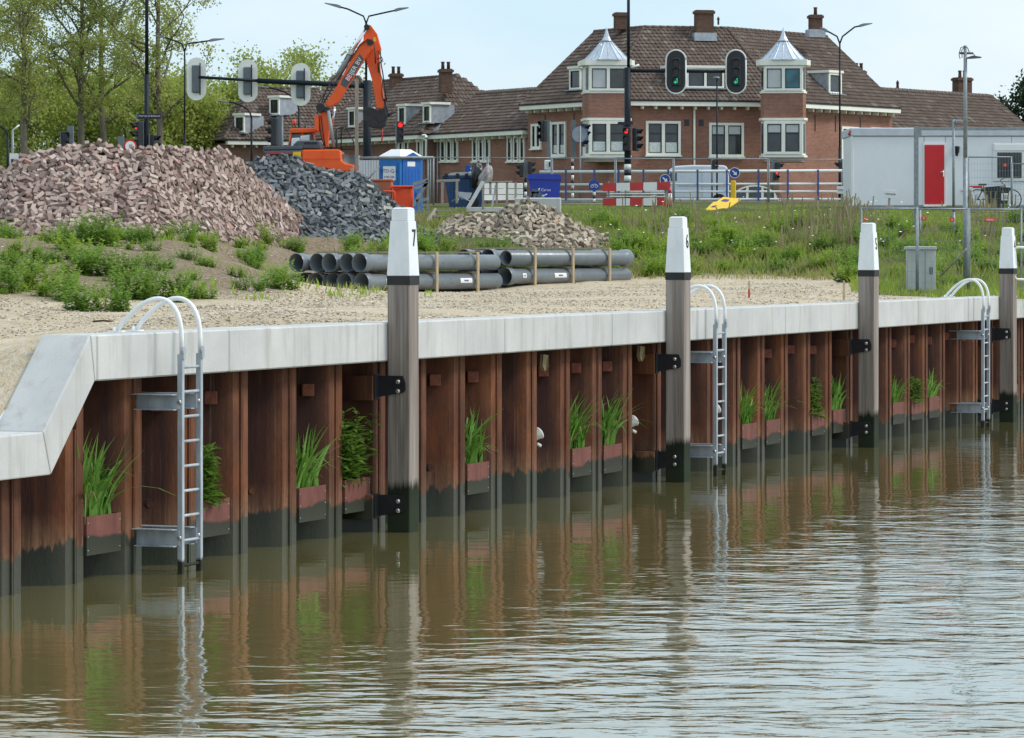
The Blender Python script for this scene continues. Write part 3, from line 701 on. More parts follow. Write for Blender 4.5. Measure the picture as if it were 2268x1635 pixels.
# ------------------------------------------------------------------ heaps of paving bricks
def brick_mesh(L, w_, h_, seed=0):
    r = random.Random(seed); b = MB(); b.box((0, 0, 0), (L, w_, h_), None, .006)
    b.v = [(x+r.uniform(-.004, .004), y+r.uniform(-.004, .004), z+r.uniform(-.003, .003)) for x, y, z in b.v]; return b.mesh('brick')
def heap(name, label, sil, Yc, ybase, n, mat, seed, size=(.222, .108, .082), steep=1.35, group=None, dens_back=.25, core=None):
    """sil: ridge outline (x, y in the frame) at depth Yc; a ridge-shaped mound of bricks with its own depth"""
    r = np.random.default_rng(seed); YK = Yc if hasattr(Yc, '__len__') else [(-9e3, Yc), (9e3, Yc)]; yk = lambda a: float(np.interp(a, [k[0] for k in YK], [k[1] for k in YK]))
    sx = np.array([XW(a, yk(a)) for a, _ in sil]); sz = np.array([ZW(c, yk(a)) for a, c in sil]); sy = np.array([yk(a) for a, _ in sil]); Yc = float(sy.mean()); ylo, yhi = sy.min()-Yc, sy.max()-Yc; yof = lambda X: np.interp(X, sx, sy)
    x0, x1 = sx[0], sx[-1]
    root = empty(name, ((x0+x1)/2, Yc, hz((x0+x1)/2, Yc)), 0, label, 'brick pile'); ox, oy, oz = root.location
    def top(X, Y):
        zr = np.interp(X, sx, sz); g = hfast(X, Y); YC = yof(X); H = np.maximum(zr-hfast(X, YC), 0.02)
        d = np.abs(Y-YC)/(H*steep+.25); k = np.clip(1-d, -.3, 1); zb = g+H*(k-.12*np.sin(np.clip(k, 0, 1)*math.pi))
        return np.maximum(zb, g-.05), (k > -.02)
    Hm = float((sz-hz((x0+x1)/2, Yc)).max()); dp = Hm*steep+.4
    gx = np.linspace(x0-.3, x1+.3, 70); gy = np.linspace(Yc-dp+ylo, Yc+dp+yhi, 60); GX, GY = np.meshgrid(gx, gy, indexing='ij'); GZ, ok = top(GX, GY); GZ = GZ-.10; ii = np.arange(GX.size).reshape(GX.shape)
    fq = np.c_[ii[:-1, :-1].ravel(), ii[1:, :-1].ravel(), ii[1:, 1:].ravel(), ii[:-1, 1:].ravel()]
    o = npmesh('rubble_core', np.c_[GX.ravel()-ox, GY.ravel()-oy, GZ.ravel()-oz], fq, core or mat, root); tag(o, kind='stuff')
    # brick positions on the surface: spread evenly with a coarse rejection grid
    L, w_, h_ = size; P_ = []; cells = {}
    N_ = n*9; CXs = r.uniform(x0-.15, x1+.15, N_); fr = r.uniform(size=N_) > dens_back; CYs = yof(CXs)+np.where(fr, -r.uniform(0, dp, N_), r.uniform(0, dp*.9, N_))
    zz, kk = top(CXs, CYs); e = .1; zx_ = (top(CXs+e, CYs)[0]-zz)/e; zy_ = (top(CXs, CYs+e)[0]-zz)/e; ly = r.choice([.02, -.04, .07], N_, p=[.45, .3, .25])
    def dart(i0, rad, lay, cap):
        hs = {}; c_ = 0
        for X, Y, z, k, zx, zy in zip(CXs[i0::2].tolist(), CYs[i0::2].tolist(), zz[i0::2].tolist(), kk[i0::2].tolist(), zx_[i0::2].tolist(), zy_[i0::2].tolist()):
            if not k: continue
            a_, b_, d_ = int(X/rad), int(Y/rad), int(z/rad); ok_ = True
            for i in (-1, 0, 1):
                for j in (-1, 0, 1):
                    for l in (-1, 0, 1):
                        for q in hs.get((a_+i, b_+j, d_+l), ()):
                            if (q[0]-X)**2+(q[1]-Y)**2+(q[2]-z)**2 < rad*rad: ok_ = False
            if not ok_: continue
            hs.setdefault((a_, b_, d_), []).append((X, Y, z)); P_.append((X, Y, z+lay, zx, zy)); c_ += 1
            if c_ >= cap: break
    dart(0, .115, -.035, int(n*.62)); nA = len(P_); dart(1, .158, .055, int(n*.55))
    mats4 = []
    for X, Y, z, zx, zy in P_:
        nrm = Vector((-zx, -zy, 1)).normalized(); nrm = (nrm+Vector((r.normal(0, .36), r.normal(0, .36), r.normal(0, .25)))).normalized()
        q = nrm.to_track_quat('Z', 'Y').to_matrix() @ Matrix.Rotation(r.uniform(0, 6.28), 3, 'Z')
        if r.uniform() < .33: q = q @ Matrix.Rotation(math.pi/2, 3, 'X')
        if r.uniform() < .10: q = q @ Matrix.Rotation(math.pi/2, 3, 'Y')
        m4 = q.to_4x4(); m4.translation = (X-ox, Y-oy, z-oz); mats4.append(m4)
    vis = sorted(range(nA, len(P_)), key=lambda i: (P_[i][1]*.5-(P_[i][2])*.2+r.uniform(0, 2.5)))[:300]; vs = set(vis)
    var = [brick_mesh(L, w_, h_, seed+i) for i in range(4)]+[brick_mesh(L*.55, w_, h_, seed+9)]
    for me in var: me.materials.append(MATS[mat])
    for k, i in enumerate(vis):
        o = bpy.data.objects.new('brick', var[4] if k % 9 == 0 else var[k % 4]); COL.objects.link(o); o.parent = root; o.matrix_local = mats4[i]
    me0 = var[0]; bv = np.array([v.co[:] for v in me0.vertices]); bf = [tuple(p.vertices) for p in me0.polygons]
    V = []; quads = []; rn = []
    bb = np.array([(x, y, z) for z in (-1, 1) for y in (-1, 1) for x in (-1, 1)], float)*np.array(size)/2; bq = np.array([(0, 2, 3, 1), (4, 5, 7, 6), (0, 1, 5, 4), (2, 6, 7, 3), (0, 4, 6, 2), (1, 3, 7, 5)])
    for i, m4 in enumerate(mats4):
        if i in vs: continue
        A = np.array(m4); s = 1. if r.uniform() > .12 else r.uniform(.45, .8); c = bb*np.array([s, 1, 1]); o_ = len(V)*8
        V.append(c @ A[:3, :3].T+A[:3, 3]); quads.append(bq+o_); rn += [r.uniform()]*6
    o = npmesh('heaped_bricks', np.concatenate(V), np.concatenate(quads), mat, root, False, {'rnd': ('FACE', rn)}); tag(o, kind='stuff')
    return root
rnd_mat('brown_brick', [(0, (.13, .085, .072)), (.15, (.24, .165, .142)), (.4, (.345, .25, .22)), (.7, (.425, .325, .282)), (.93, (.51, .41, .355)), (.97, (.42, .24, .21)), (1, (.58, .50, .46))], .85, .4)
rnd_mat('grey_brick', [(0, (.055, .063, .072)), (.3, (.095, .11, .123)), (.65, (.15, .17, .187)), (.9, (.21, .23, .245)), (.97, (.26, .27, .27)), (1, (.4, .38, .33))], .75, .3)
rnd_mat('tan_brick', [(0, (.18, .145, .12)), (.3, (.33, .27, .205)), (.65, (.44, .375, .29)), (.92, (.54, .475, .375)), (1, (.42, .27, .2))], .85, .3)
M('heap_core_brown', (.045, .032, .027), .9); M('heap_core_grey', (.02, .024, .028), .9)
heap('brown_brick_pile', 'long high pile of loose mauve brown paving bricks beside the grey pile',
     [(-190, 500), (-90, 420), (10, 378), (51, 346), (112, 336), (170, 323), (218, 320), (272, 333), (340, 330), (385, 327), (439, 339), (490, 333), (528, 357), (560, 388), (593, 415), (640, 458), (690, 498), (738, 519)],
     [(-200, 90.5), (350, 92), (560, 96), (740, 101.5)], 520, 6200, 'brown_brick', 31, core='heap_core_brown')
heap('grey_brick_pile', 'pile of loose dark blue grey paving bricks under the orange excavator',
     [(470, 500), (520, 400), (555, 360), (590, 351), (625, 350), (660, 352), (690, 372), (735, 380), (790, 385), (815, 402), (850, 430), (880, 455), (905, 485), (930, 512), (950, 520)],
     101., 518, 4600, 'grey_brick', 57, core='heap_core_grey')
heap('tan_brick_pile', 'small low pile of loose tan paving bricks by the wooden steps',
     [(955, 522), (985, 497), (1010, 480), (1060, 478), (1100, 474), (1135, 455), (1165, 444), (1190, 452), (1215, 462), (1250, 482), (1280, 497), (1310, 512), (1335, 523)],
     105.5, 525, 1900, 'tan_brick', 83, core='heap_core_brown', steep=1.5)
# timber kerb boards that hold the foot of the brown pile
g0, g1 = P(280, 519, 88.6), P(430, 521, 88.8); b = MB(); b.bar(g0, g1, .05, .07); tag(b.build('edging_board', 'old_wood'), 'weathered board lying along the foot of the brown brick pile', 'board')

# ------------------------------------------------------------------ grey sewer pipes in two bundles
M('pipe_grey', (.155, .18, .20), .34, var=.12, scale=2.5, dirt=.1); M('pipe_inside', (.05, .06, .07), .6); M('label_white', (.75, .75, .74), .5, var=.03); M('batten', (.40, .31, .20), .75, var=.25, stretch=(5, 5, 1), scale=5)
PA = math.radians(55); pe = Vector((math.cos(PA), math.sin(PA), 0)); pn = Vector((-math.sin(PA), math.cos(PA), 0))
def pipe(o, L=5.7, r=.20):
    b = MB(); bell = [(r+.028, 0), (r+.034, .015), (r+.034, .22), (r+.022, .26), (r, .33)]
    prof = bell+[(r, L-.02), (r-.02, L), (r-.02, L-.3), (r-.02, .33), (r+.010, .28), (r+.012, .02), (r+.028, 0)]
    b.lathe(prof, (0, 0, 0), 26, Matrix(((0, 0, 1), (1, 0, 0), (0, 1, 0))), cap=False); return b
PMESH = pipe(None).mesh('pipe'); PMESH.materials.append(MATS['pipe_grey'])
def bundle(org, nrow, names, flips, extra, where):
    for row in range(2):
        for k in range(nrow):
            base = org+pn*(k*.455+row*.0)+Vector((0, 0, .26+row*.475)); j = flips[row][k]
            o = link('sewer_pipe', PMESH); a = PA+(math.pi if j[1] else 0)
            o.location = base+pe*(j[0]+(5.7 if j[1] else 0)); o.rotation_euler = (0, 0, a)
            tag(o, f"grey plastic sewer pipe in the {'upper' if row else 'lower'} layer of the {where} bundle, {['front', 'second', 'third', 'fourth', 'fifth', 'sixth'][k]} row", 'pipe', 'grey sewer pipes stacked on the quay')
    W_ = nrow*.455
    for s in (1.0, 2.75, 4.5):
        o = empty('timber_strapping', org+pe*s, PA, f"raw timber spacer frame around the {where} pipe bundle, {['first', 'middle', 'last'][[1.0, 2.75, 4.5].index(s)]} of three", 'timber frame', 'timber frames round the pipe bundles')
        for yy, nm in ((-.265, 'upright'), (W_-.455+.275, 'upright')):
            b = MB(); b.box2((-.045, yy-.02, -.06), (.045, yy+.02, 1.0)); b.build(nm, 'batten', o)
        for zz in (-.02, .485, .985):
            b = MB(); b.box2((-.04, -.244, zz-.02), (.04, W_-.455+.25, zz+.025)); b.build('crosspiece', 'batten', o)
g = GP(802, 640, 70, 100); org1 = Vector((XW(800, 86.6), 86.6, hz(XW(800, 86.6), 86.6)+.05))
bundle(org1, 5, None, [[(.0, 0), (-.1, 0), (.05, 0), (-.05, 0), (.05, 0)], [(-.08, 0), (.02, 0), (-.1, 0), (.0, 0), (-.25, 0)]], None, 'nearer')
org2 = org1+pe*6.05; org2.z = max(ZW(635, org2.y), hz(*(org1+pe*8).xy)-.07)
bundle(org2, 4, None, [[(.0, 0), (.1, 0), (.05, 1), (.1, 0)], [(.05, 1), (-.1, 0), (.05, 1), (.1, 0)]], None, 'farther')
# maker's stickers on the front pipes
def sticker(org, s, w_, txt):
    b = MB(); n = 5; r = .2035; vs = []
    for a in (-2.0, -1.8, -1.6, -1.45, -1.25): 
        for e in (0, w_): vs.append((e, math.sin(a)*r*1., math.cos(a)*r))
    vs = [(e, -math.sin(ang)*r, math.cos(ang)*r) for ang in (1.15, 1.3, 1.45, 1.6, 1.75) for e in (0, w_)]
    b.add(vs, [(2*i, 2*i+1, 2*i+3, 2*i+2)[::-1] for i in range(4)]); o = b.build('pipe_sticker', 'label_white'); o.location = org+pe*s+Vector((0, 0, .26)); o.rotation_euler = (0, 0, PA)
    text('lettering', txt, .055, frame((w_/2, -r-.003, .02), (1, 0, 0)), 'print_blue', o); return o
M('print_blue', (.03, .07, .3), .5); M('print_black', (.02, .02, .025), .5); M('print_white', (.8, .8, .8), .5, var=.02)
tag(sticker(org1, .75, .16, 'HL'), 'small square white sticker on the nearer lower front pipe', 'sticker'); tag(sticker(org1, 4.85-1.0, .50, 'PIPELIFE'), 'white maker sticker on the nearer lower front pipe', 'sticker')
tag(sticker(org2, .55, .16, 'HL'), 'small square white sticker on the farther lower front pipe', 'sticker'); tag(sticker(org2, 2.0, .55, 'PIPELIFE'), 'white maker sticker on the farther lower front pipe', 'sticker')
# ------------------------------------------------------------------ brick houses behind the street
def brick_wall_mat(name, c1, c2, mortar):
    m, nt, b = nodes(name); h = NT(nt); uv = h.n('ShaderNodeUVMap').outputs[0]; p = h.pos()
    bt = h.n('ShaderNodeTexBrick'); bt.inputs['Scale'].default_value = 1.; bt.inputs['Brick Width'].default_value = .22; bt.inputs['Row Height'].default_value = .068; bt.inputs['Mortar Size'].default_value = .009; bt.inputs['Mortar Smooth'].default_value = .3
    bt.inputs['Color1'].default_value = (*c1, 1); bt.inputs['Color2'].default_value = (*c2, 1); bt.inputs['Mortar'].default_value = (*mortar, 1); h.l(uv, bt.inputs[0])
    n = h.noise(p, .7, 5, .65); n2 = h.noise(h.map(p, (2.5, 2.5, 6.)), 1.6, 4, .7)
    c = h.mix(h.math('MULTIPLY', h.ramp(n, [(.4, 0.), (.75, 1.)]), .45), bt.outputs['Color'], tuple(x*.55 for x in c1))
    c = h.mix(h.math('MULTIPLY', h.ramp(n2, [(.5, 0.), (.72, 1.)]), .5), c, tuple(min(1, x*1.25) for x in c2))
    h.l(c, b.inputs['Base Color']); b.inputs['Roughness'].default_value = .9; b.inputs['Specular IOR Level'].default_value = .2
    h.bump(bt.outputs['Fac'], -.4, .01, b); return m
brick_wall_mat('red_brickwork', (.255, .10, .066), (.345, .15, .10), (.33, .27, .23))
brick_wall_mat('chimney_brickwork', (.085, .045, .032), (.14, .075, .052), (.14, .11, .095))
brick_wall_mat('brown_brickwork', (.20, .095, .07), (.29, .14, .10), (.28, .23, .2))
rnd_mat('roof_tile', [(0, (.096, .066, .054)), (.3, (.114, .081, .066)), (.7, (.132, .095, .077)), (.95, (.15, .118, .10)), (1, (.22, .19, .16))], .8, .3)
_nt = MATS['roof_tile'].node_tree
for _n in _nt.nodes:
    if _n.type == 'MIX': _n.inputs[7].default_value = (.155, .128, .108, 1)
M('window_white', (.84, .83, .74), .5, var=.05, dirt=.08); M('sash_dark', (.02, .022, .03), .5); M('lead', (.36, .39, .43), .5, metal=.3, var=.2, scale=4, dirt=.25); M('zinc', (.55, .60, .66), .35, metal=.7, var=.15, scale=3, stretch=(3, 3, .5))
M('curtain_white', (.62, .66, .64), .9, var=.25, scale=14); M('blind_grey', (.55, .57, .57), .9, var=.06); M('gutter_dark', (.03, .028, .03), .5); M('chimney_pot', (.09, .05, .04), .8); M('stone_band', (.34, .27, .24), .85)
def glass_mat(name, tint):
    m, nt, b = nodes(name); h = NT(nt); p = h.pos(); c = h.mix(h.ramp(h.noise(p, 1.6, 3), [(.35, 0.), (.65, 1.)]), tuple(x*.6 for x in tint), tuple(x*1.5 for x in tint)); h.l(c, b.inputs['Base Color'])
    b.inputs['Roughness'].default_value = .06; b.inputs['Specular IOR Level'].default_value = .7; return m
glass_mat('window_glass', (.028, .035, .040)); glass_mat('teal_glass', (.01, .10, .13))
V3 = Vector
def window(house, O, e, n, w, h, sashes=2, transom=.66, lace=0., blind=0., pane='window_glass', panes=None, sill=True, border=.13, name='window'):
    """O: lower left corner on the wall, e: along the wall, n: outward"""
    e = V3((e[0], e[1], 0)).normalized(); n = V3((n[0], n[1], 0)).normalized(); up = V3((0, 0, 1)); O = V3(O)-V3(house.location)
    def slab(b, u0, u1, z0, z1, d0, d1):
        b.prism([O+e*u0+up*z0+n*d0, O+e*u1+up*z0+n*d0, O+e*u1+up*z1+n*d0, O+e*u0+up*z1+n*d0], n*(d1-d0))
    b = MB(); slab(b, 0, w, 0, border*.9, .004, .09); slab(b, 0, w, h-border, h, .004, .09); slab(b, 0, border, border*.9, h-border, .004, .085); slab(b, w-border, w, border*.9, h-border, .004, .085)
    iw = (w-2*border-(sashes-1)*border*1.25)/sashes; ih = h-border*1.9
    for i in range(sashes-1):
        u = border+(i+1)*iw+i*border*1.25; slab(b, u, u+border*1.25, border*.9, h-border, .004, .085)
    if sill: slab(b, -.05, w+.05, -.07, -.001, .004, .16)
    wo = b.build(name, 'window_white', house)
    for i in range(sashes):
        u = border+i*(iw+border*1.25); z0 = border*.9; f = .045
        b = MB(); slab(b, u, u+iw, z0, z0+f, .006, .05); slab(b, u, u+iw, z0+ih-f, z0+ih, .006, .05); slab(b, u, u+f, z0+f, z0+ih-f, .006, .05); slab(b, u+iw-f, u+iw, z0+f, z0+ih-f, .006, .05)
        if transom: slab(b, u+f, u+iw-f, z0+ih*transom-.03, z0+ih*transom+.03, .006, .05)
        b.build('sash', 'sash_dark', wo)
        pm = (panes or [pane]*sashes)[i]
        b = MB(); slab(b, u+f, u+iw-f, z0+f, z0+ih-f, .005, .012); b.build('pane', pm, wo)
        if lace: b = MB(); slab(b, u+f+.01, u+iw-f-.01, z0+f, z0+ih*lace, .0122, .016); b.build('curtain', 'curtain_white', wo)
        if blind: b = MB(); slab(b, u+f+.01, u+iw-f-.01, z0+ih*(1-blind), z0+ih-f, .0122, .016); b.build('blind', 'blind_grey', wo)
    return wo
def tile_mesh(w=.235, L=.37):
    b = MB(); xs = [(-.5, .0), (-.28, .035), (-.02, .01), (.24, -.004), (.5, .012)]
    vs = [(x*w, y, z+.012+(.036 if y < .01 else 0)) for y in (0, L) for x, z in xs]+[(x*w, 0, z-.012) for x, z in xs]
    b.add(vs, [(i, i+1, 6+i, 5+i) for i in range(4)]+[(10+i, 11+i, i+1, i) for i in range(4)]); return b.mesh('roof_tile')
TILE = tile_mesh(); TILE.materials.append(MATS['roof_tile']); TV = np.array([v.co[:] for v in TILE.vertices]); TF = np.array([tuple(p.vertices) for p in TILE.polygons])
def tile_plane(roof, e0, e1, r0, r1, nobj=0, tw=.235, gap=.30, seed=1):
    loc = V3(roof.parent.location); e0, e1, r0, r1 = (V3(a) for a in (e0, e1, r0, r1)); rr = np.random.default_rng(seed)
    ex = (e1-e0).normalized(); mid = (r0+r1)/2-(e0+e1)/2; up = (mid-ex*mid.dot(ex)).normalized(); nn = ex.cross(up).normalized()
    if nn.z < 0: ex = -ex; e0, e1, r0, r1 = e1, e0, r1, r0; nn = ex.cross(up).normalized()
    Hs = (r0-e0).dot(up); rows = int(Hs/gap); V = []; Fc = []; rn = []; cnt = 0
    for j in range(rows+1):
        s = j*gap/Hs; a = e0.lerp(r0, s); c = e1.lerp(r1, s); L = (c-a).length; k = int(L/tw); off = (L-k*tw)/2
        for i in range(k):
            o = a+ex*(off+(i+.5)*tw)+nn*(.02+rr.normal(0, .004))
            m = Matrix((ex, (up+nn*rr.normal(-.035, .006)).normalized(), nn)).transposed()
            if cnt < nobj:
                t = bpy.data.objects.new('roof_tile', TILE); COL.objects.link(t); t.parent = roof; m4 = m.to_4x4(); m4.translation = o-loc; t.matrix_local = m4
            else:
                V.append(TV @ np.array(m).T+np.array(o-loc)); Fc.append(TF+(len(V)-1)*len(TV)); rn += [rr.uniform()]*len(TF)
            cnt += 1
    if V: tag(npmesh('roof_tiles', np.concatenate(V), np.concatenate(Fc), 'roof_tile', roof, False, {'rnd': ('FACE', rn)}), kind='stuff')
def ridge_run(roof, a, b, r=.11):
    loc = V3(roof.parent.location); a = V3(a)-loc; b = V3(b)-loc; d = b-a; n = max(1, int(d.length/.38)); m = MB()
    for i in range(n):
        p = a+d*(i/n); q = a+d*((i+1.06)/n); m.tube([p, q], [r*1.06, r*.92], 8)
    return m.build('ridge_tiles', 'roof_tile', roof)
def offs(pts, d):
    pts = [V3((p[0], p[1])) for p in pts]; out = []
    for i, p in enumerate(pts):
        n1 = None; n2 = None
        if i > 0: t = (p-pts[i-1]).normalized(); n1 = V3((-t.y, t.x))
        if i < len(pts)-1: t = (pts[i+1]-p).normalized(); n2 = V3((-t.y, t.x))
        if n1 is None: out.append(p+n2*d)
        elif n2 is None: out.append(p+n1*d)
        else: b = (n1+n2).normalized(); out.append(p+b*(d/b.dot(n1)))
    return out
def chimney(roof, c, w, d, z0, z1, rz=0., pots=2, apron=False, mat='chimney_brickwork'):
    loc = V3(roof.parent.location); Mr = Matrix.Rotation(rz, 3, 'Z'); c = V3(c)
    m = MB(); m.box(V3((c.x, c.y, (z0+z1)/2))-loc, (w, d, z1-z0), Mr); m.box(V3((c.x, c.y, z1-.12))-loc, (w+.12, d+.12, .14), Mr); o = m.build('chimney', mat, roof, True)
    for i in range(pots):
        x = (i-(pots-1)/2)*.32; q = V3((c.x, c.y, z1))+Mr @ V3((x, 0, 0))-loc; m = MB(); m.lathe([(.10, -.02), (.085, .30), (.105, .34), (.105, .40)], q, 10); m.build('chimney_pot', 'chimney_pot', roof)
    if apron:
        m = MB(); m.box(V3((c.x, c.y, z0+.22))-loc, (w+.28, d+.2, .42), Mr); m.build('lead_apron', 'lead', roof)
    return o
def dormer(house, roof, O, e, n, w, z0, z1, deep, sashes=1, blind=0., lace=0.):
    """box dormer: O on the eaves side, front faces n"""
    e = V3((e[0], e[1], 0)).normalized(); n = V3((n[0], n[1], 0)).normalized(); loc = V3(house.location); O = V3((O[0], O[1], 0))
    m = MB(); A = O; B = O+e*w
    m.prism([V3((*q.xy, z0))-loc for q in (A, B, B-n*deep, A-n*deep)], (0, 0, z1-z0)); d = m.build('dormer', 'lead', roof)
    m = MB(); m.prism([V3((*q.xy, z1+.002))-loc for q in (A-e*.1+n*.14, B+e*.1+n*.14, B+e*.1-n*deep*.8, A-e*.1-n*deep*.8)], (0, 0, .13)); m.build('dormer_cornice', 'window_white', roof)
    m = MB(); m.prism([V3((*q.xy, z0-.05))-loc for q in (A-e*.2+n*.25, B+e*.2+n*.25, B+e*.2-n*.1, A-e*.2-n*.1)], (0, 0, .045)); m.build('lead_apron', 'lead', roof)
    window(house, V3((*A.xy, z0+.02)), e, n, w, z1-z0-.03, sashes, 0, lace, blind, sill=False, border=.10)
def facade_s(A, e, x):
    """distance along a wall from A (dir e) where the sight line x meets it"""
    r = (x-CX)/F; return (r*A.y-A.x)/(e.x-e.y*r)
def long_house(name, label, front, depth, zb, ze, zr, brick, roofmat='roof_tile', ntile=0, over=.4, hipL=0., hipR=0., seed=1, gut=True):
    """front: polyline of the street wall, left to right. ridge half way in"""
    c = V3((front[0][0], front[0][1], zb)); H = empty(name, c, 0, label, 'house'); loc = c
    f = [V3((p[0], p[1])) for p in front]; bk = offs(f, depth); hd = depth/2; rd = offs(f, hd); ev = offs(f, -over); ebk = offs(f, depth+over)
    m = MB(); n = len(f)
    for i in range(n-1): m.add([V3((*f[i], zb))-loc, V3((*f[i+1], zb))-loc, V3((*f[i+1], ze))-loc, V3((*f[i], ze))-loc], [(0, 1, 2, 3)])
    for i in range(n-1): m.add([V3((*bk[i+1], zb))-loc, V3((*bk[i], zb))-loc, V3((*bk[i], ze))-loc, V3((*bk[i+1], ze))-loc], [(0, 1, 2, 3)])
    zg = zr-.12
    for i, hp in ((0, hipL), (n-1, hipR)):
        pts = [f[i], bk[i]]; poly = [V3((*f[i], zb)), V3((*f[i], ze)), V3((*bk[i], ze)), V3((*bk[i], zb))]
        if not hp: poly = [V3((*f[i], zb)), V3((*f[i], ze)), V3((*rd[i], zg)), V3((*bk[i], ze)), V3((*bk[i], zb))]
        m.add([q-loc for q in poly], [tuple(range(len(poly)))] if i == 0 else [tuple(range(len(poly)))[::-1]])
    m.build('wall', brick, H, True)
    # hip: ridge ends move in
    R2 = [V3(p) for p in rd]; dl = (f[1]-f[0]).normalized(); dr = (f[-1]-f[-2]).normalized()
    E = [V3(p) for p in ev]; EB = [V3(p) for p in ebk]
    if hipL: R2[0] = R2[0]+dl*hipL
    if hipR: R2[-1] = R2[-1]-dr*hipR
    E[0] = E[0]-dl*over*.5; EB[0] = EB[0]-dl*over*.5; E[-1] = E[-1]+dr*over*.5; EB[-1] = EB[-1]+dr*over*.5
    if not hipL: R2[0] = R2[0]-dl*over*.5
    if not hipR: R2[-1] = R2[-1]+dr*over*.5
    zev = ze+.16; up = lambda p, z: V3((p.x, p.y, z))
    m = MB()
    for i in range(n-1):
        m.add([up(E[i], zev)-loc, up(E[i+1], zev)-loc, up(R2[i+1], zr)-loc, up(R2[i], zr)-loc], [(0, 1, 2, 3)])
        m.add([up(EB[i+1], zev)-loc, up(EB[i], zev)-loc, up(R2[i], zr)-loc, up(R2[i+1], zr)-loc], [(0, 1, 2, 3)])
    for i, hp in ((0, hipL), (-1, hipR)):
        if hp: m.add([up(E[i], zev)-loc, up(EB[i], zev)-loc, up(R2[i], zr)-loc], [(0, 1, 2)])
    roof = m.build('roof', roofmat, H)
    for i in range(n-1): tile_plane(roof, up(E[i], zev), up(E[i+1], zev), up(R2[i], zr), up(R2[i+1], zr), ntile if i == (n-1)//2 else 0, seed=seed+i)
    for i, hp in ((0, hipL), (-1, hipR)):
        if hp:
            tile_plane(roof, up(E[i], zev), up(EB[i], zev), up(R2[i], zr)-V3((0, 0, .0)), up(R2[i], zr)+V3((.01, .01, 0)), 0, seed=seed+9)
            ridge_run(roof, up(E[i], zev+.04), up(R2[i], zr+.04))
        else:
            ridge_run(roof, up(E[i], zev+.02), up(R2[i], zr+.02), .07)
    for i in range(n-1): ridge_run(roof, up(R2[i], zr+.03), up(R2[i+1], zr+.03))
    for i in range(1, n-1): ridge_run(roof, up(E[i], zev+.05), up(R2[i], zr+.03), .09)
    if gut:
        g1 = offs(f, -over-.14); g0 = offs(f, .02)
        for i in range(n-1):
            m = MB(); m.prism([up(q, ze-.10)-loc for q in (g0[i], g0[i+1], g1[i+1], g1[i])], (0, 0, .21)); m.build('gutter_board', 'window_white', H)
            d = (g1[i+1]-g1[i]); L = d.length; d.normalize(); nn = V3((d.y, -d.x)); m = MB()
            m.prism([up(q, ze+.112)-loc for q in (g1[i]+nn*.03, g1[i+1]+nn*.03, g1[i+1]-nn*.16, g1[i]-nn*.16)], (0, 0, .05)); m.build('gutter', 'gutter_dark', H)
            for k in range(int(L/.7)):
                q = f[i]+(f[i+1]-f[i])*((k+.5)/int(L/.7)); m = MB(); m.prism([up(a, ze-.26)-loc for a in (q-d*.05, q+d*.05, q+d*.05+nn*(over-.05), q-d*.05+nn*(over-.05))], (0, 0, .155)); m.build('gutter_bracket', 'window_white', H)
    return H, roof, f, rd
ZB = 5.9
Lc = V3((4.86, 180.)); aC = math.radians(12); Rc = Lc+V3((math.cos(aC), math.sin(aC)))*8.95
aL = math.radians(56); Ac = Lc+V3((-math.cos(aL), math.sin(aL)))*7.2; aR = math.radians(50); Bc = Rc+V3((math.cos(aR), math.sin(aR)))*10.3
main, mroof, mf, mr = long_house('corner_house', 'large red brick corner house with two zinc capped bay turrets', [Ac, Lc, Rc, Bc], 8.8, ZB, 11.58, 15.72, 'red_brickwork', ntile=300, seed=5)
dC = (Rc-Lc).normalized(); nC = V3((dC.y, -dC.x)); dL = (Lc-Ac).normalized(); nL = V3((dL.y, -dL.x)); dR = (Bc-Rc).normalized(); nR = V3((dR.y, -dR.x))
def fac_window(H, A, d, n, x0, x1, y0, y1, **kw):
    s0 = facade_s(A, d, x0); s1 = facade_s(A, d, x1); q = A+d*s0; return window(H, V3((q.x, q.y, ZW(y1, q.y))), d, n, s1-s0, (y1-y0)*q.y/F, **kw)
fac_window(main, Lc, dC, nC, 1430, 1507, 268, 344, lace=.36)
fac_window(main, Lc, dC, nC, 1570, 1647, 272, 347, blind=.30)
fac_window(main, Ac, dL, nL, 1178, 1200, 275, 330, sashes=2, lace=0.)
fac_window(main, Ac, dL, nL, 1222, 1255, 271, 347, sashes=2, lace=.3)
fac_window(main, Rc, dR, nR, 1862, 1900, 280, 352, sashes=2); fac_window(main, Rc, dR, nR, 1928, 1955, 282, 330, sashes=2)
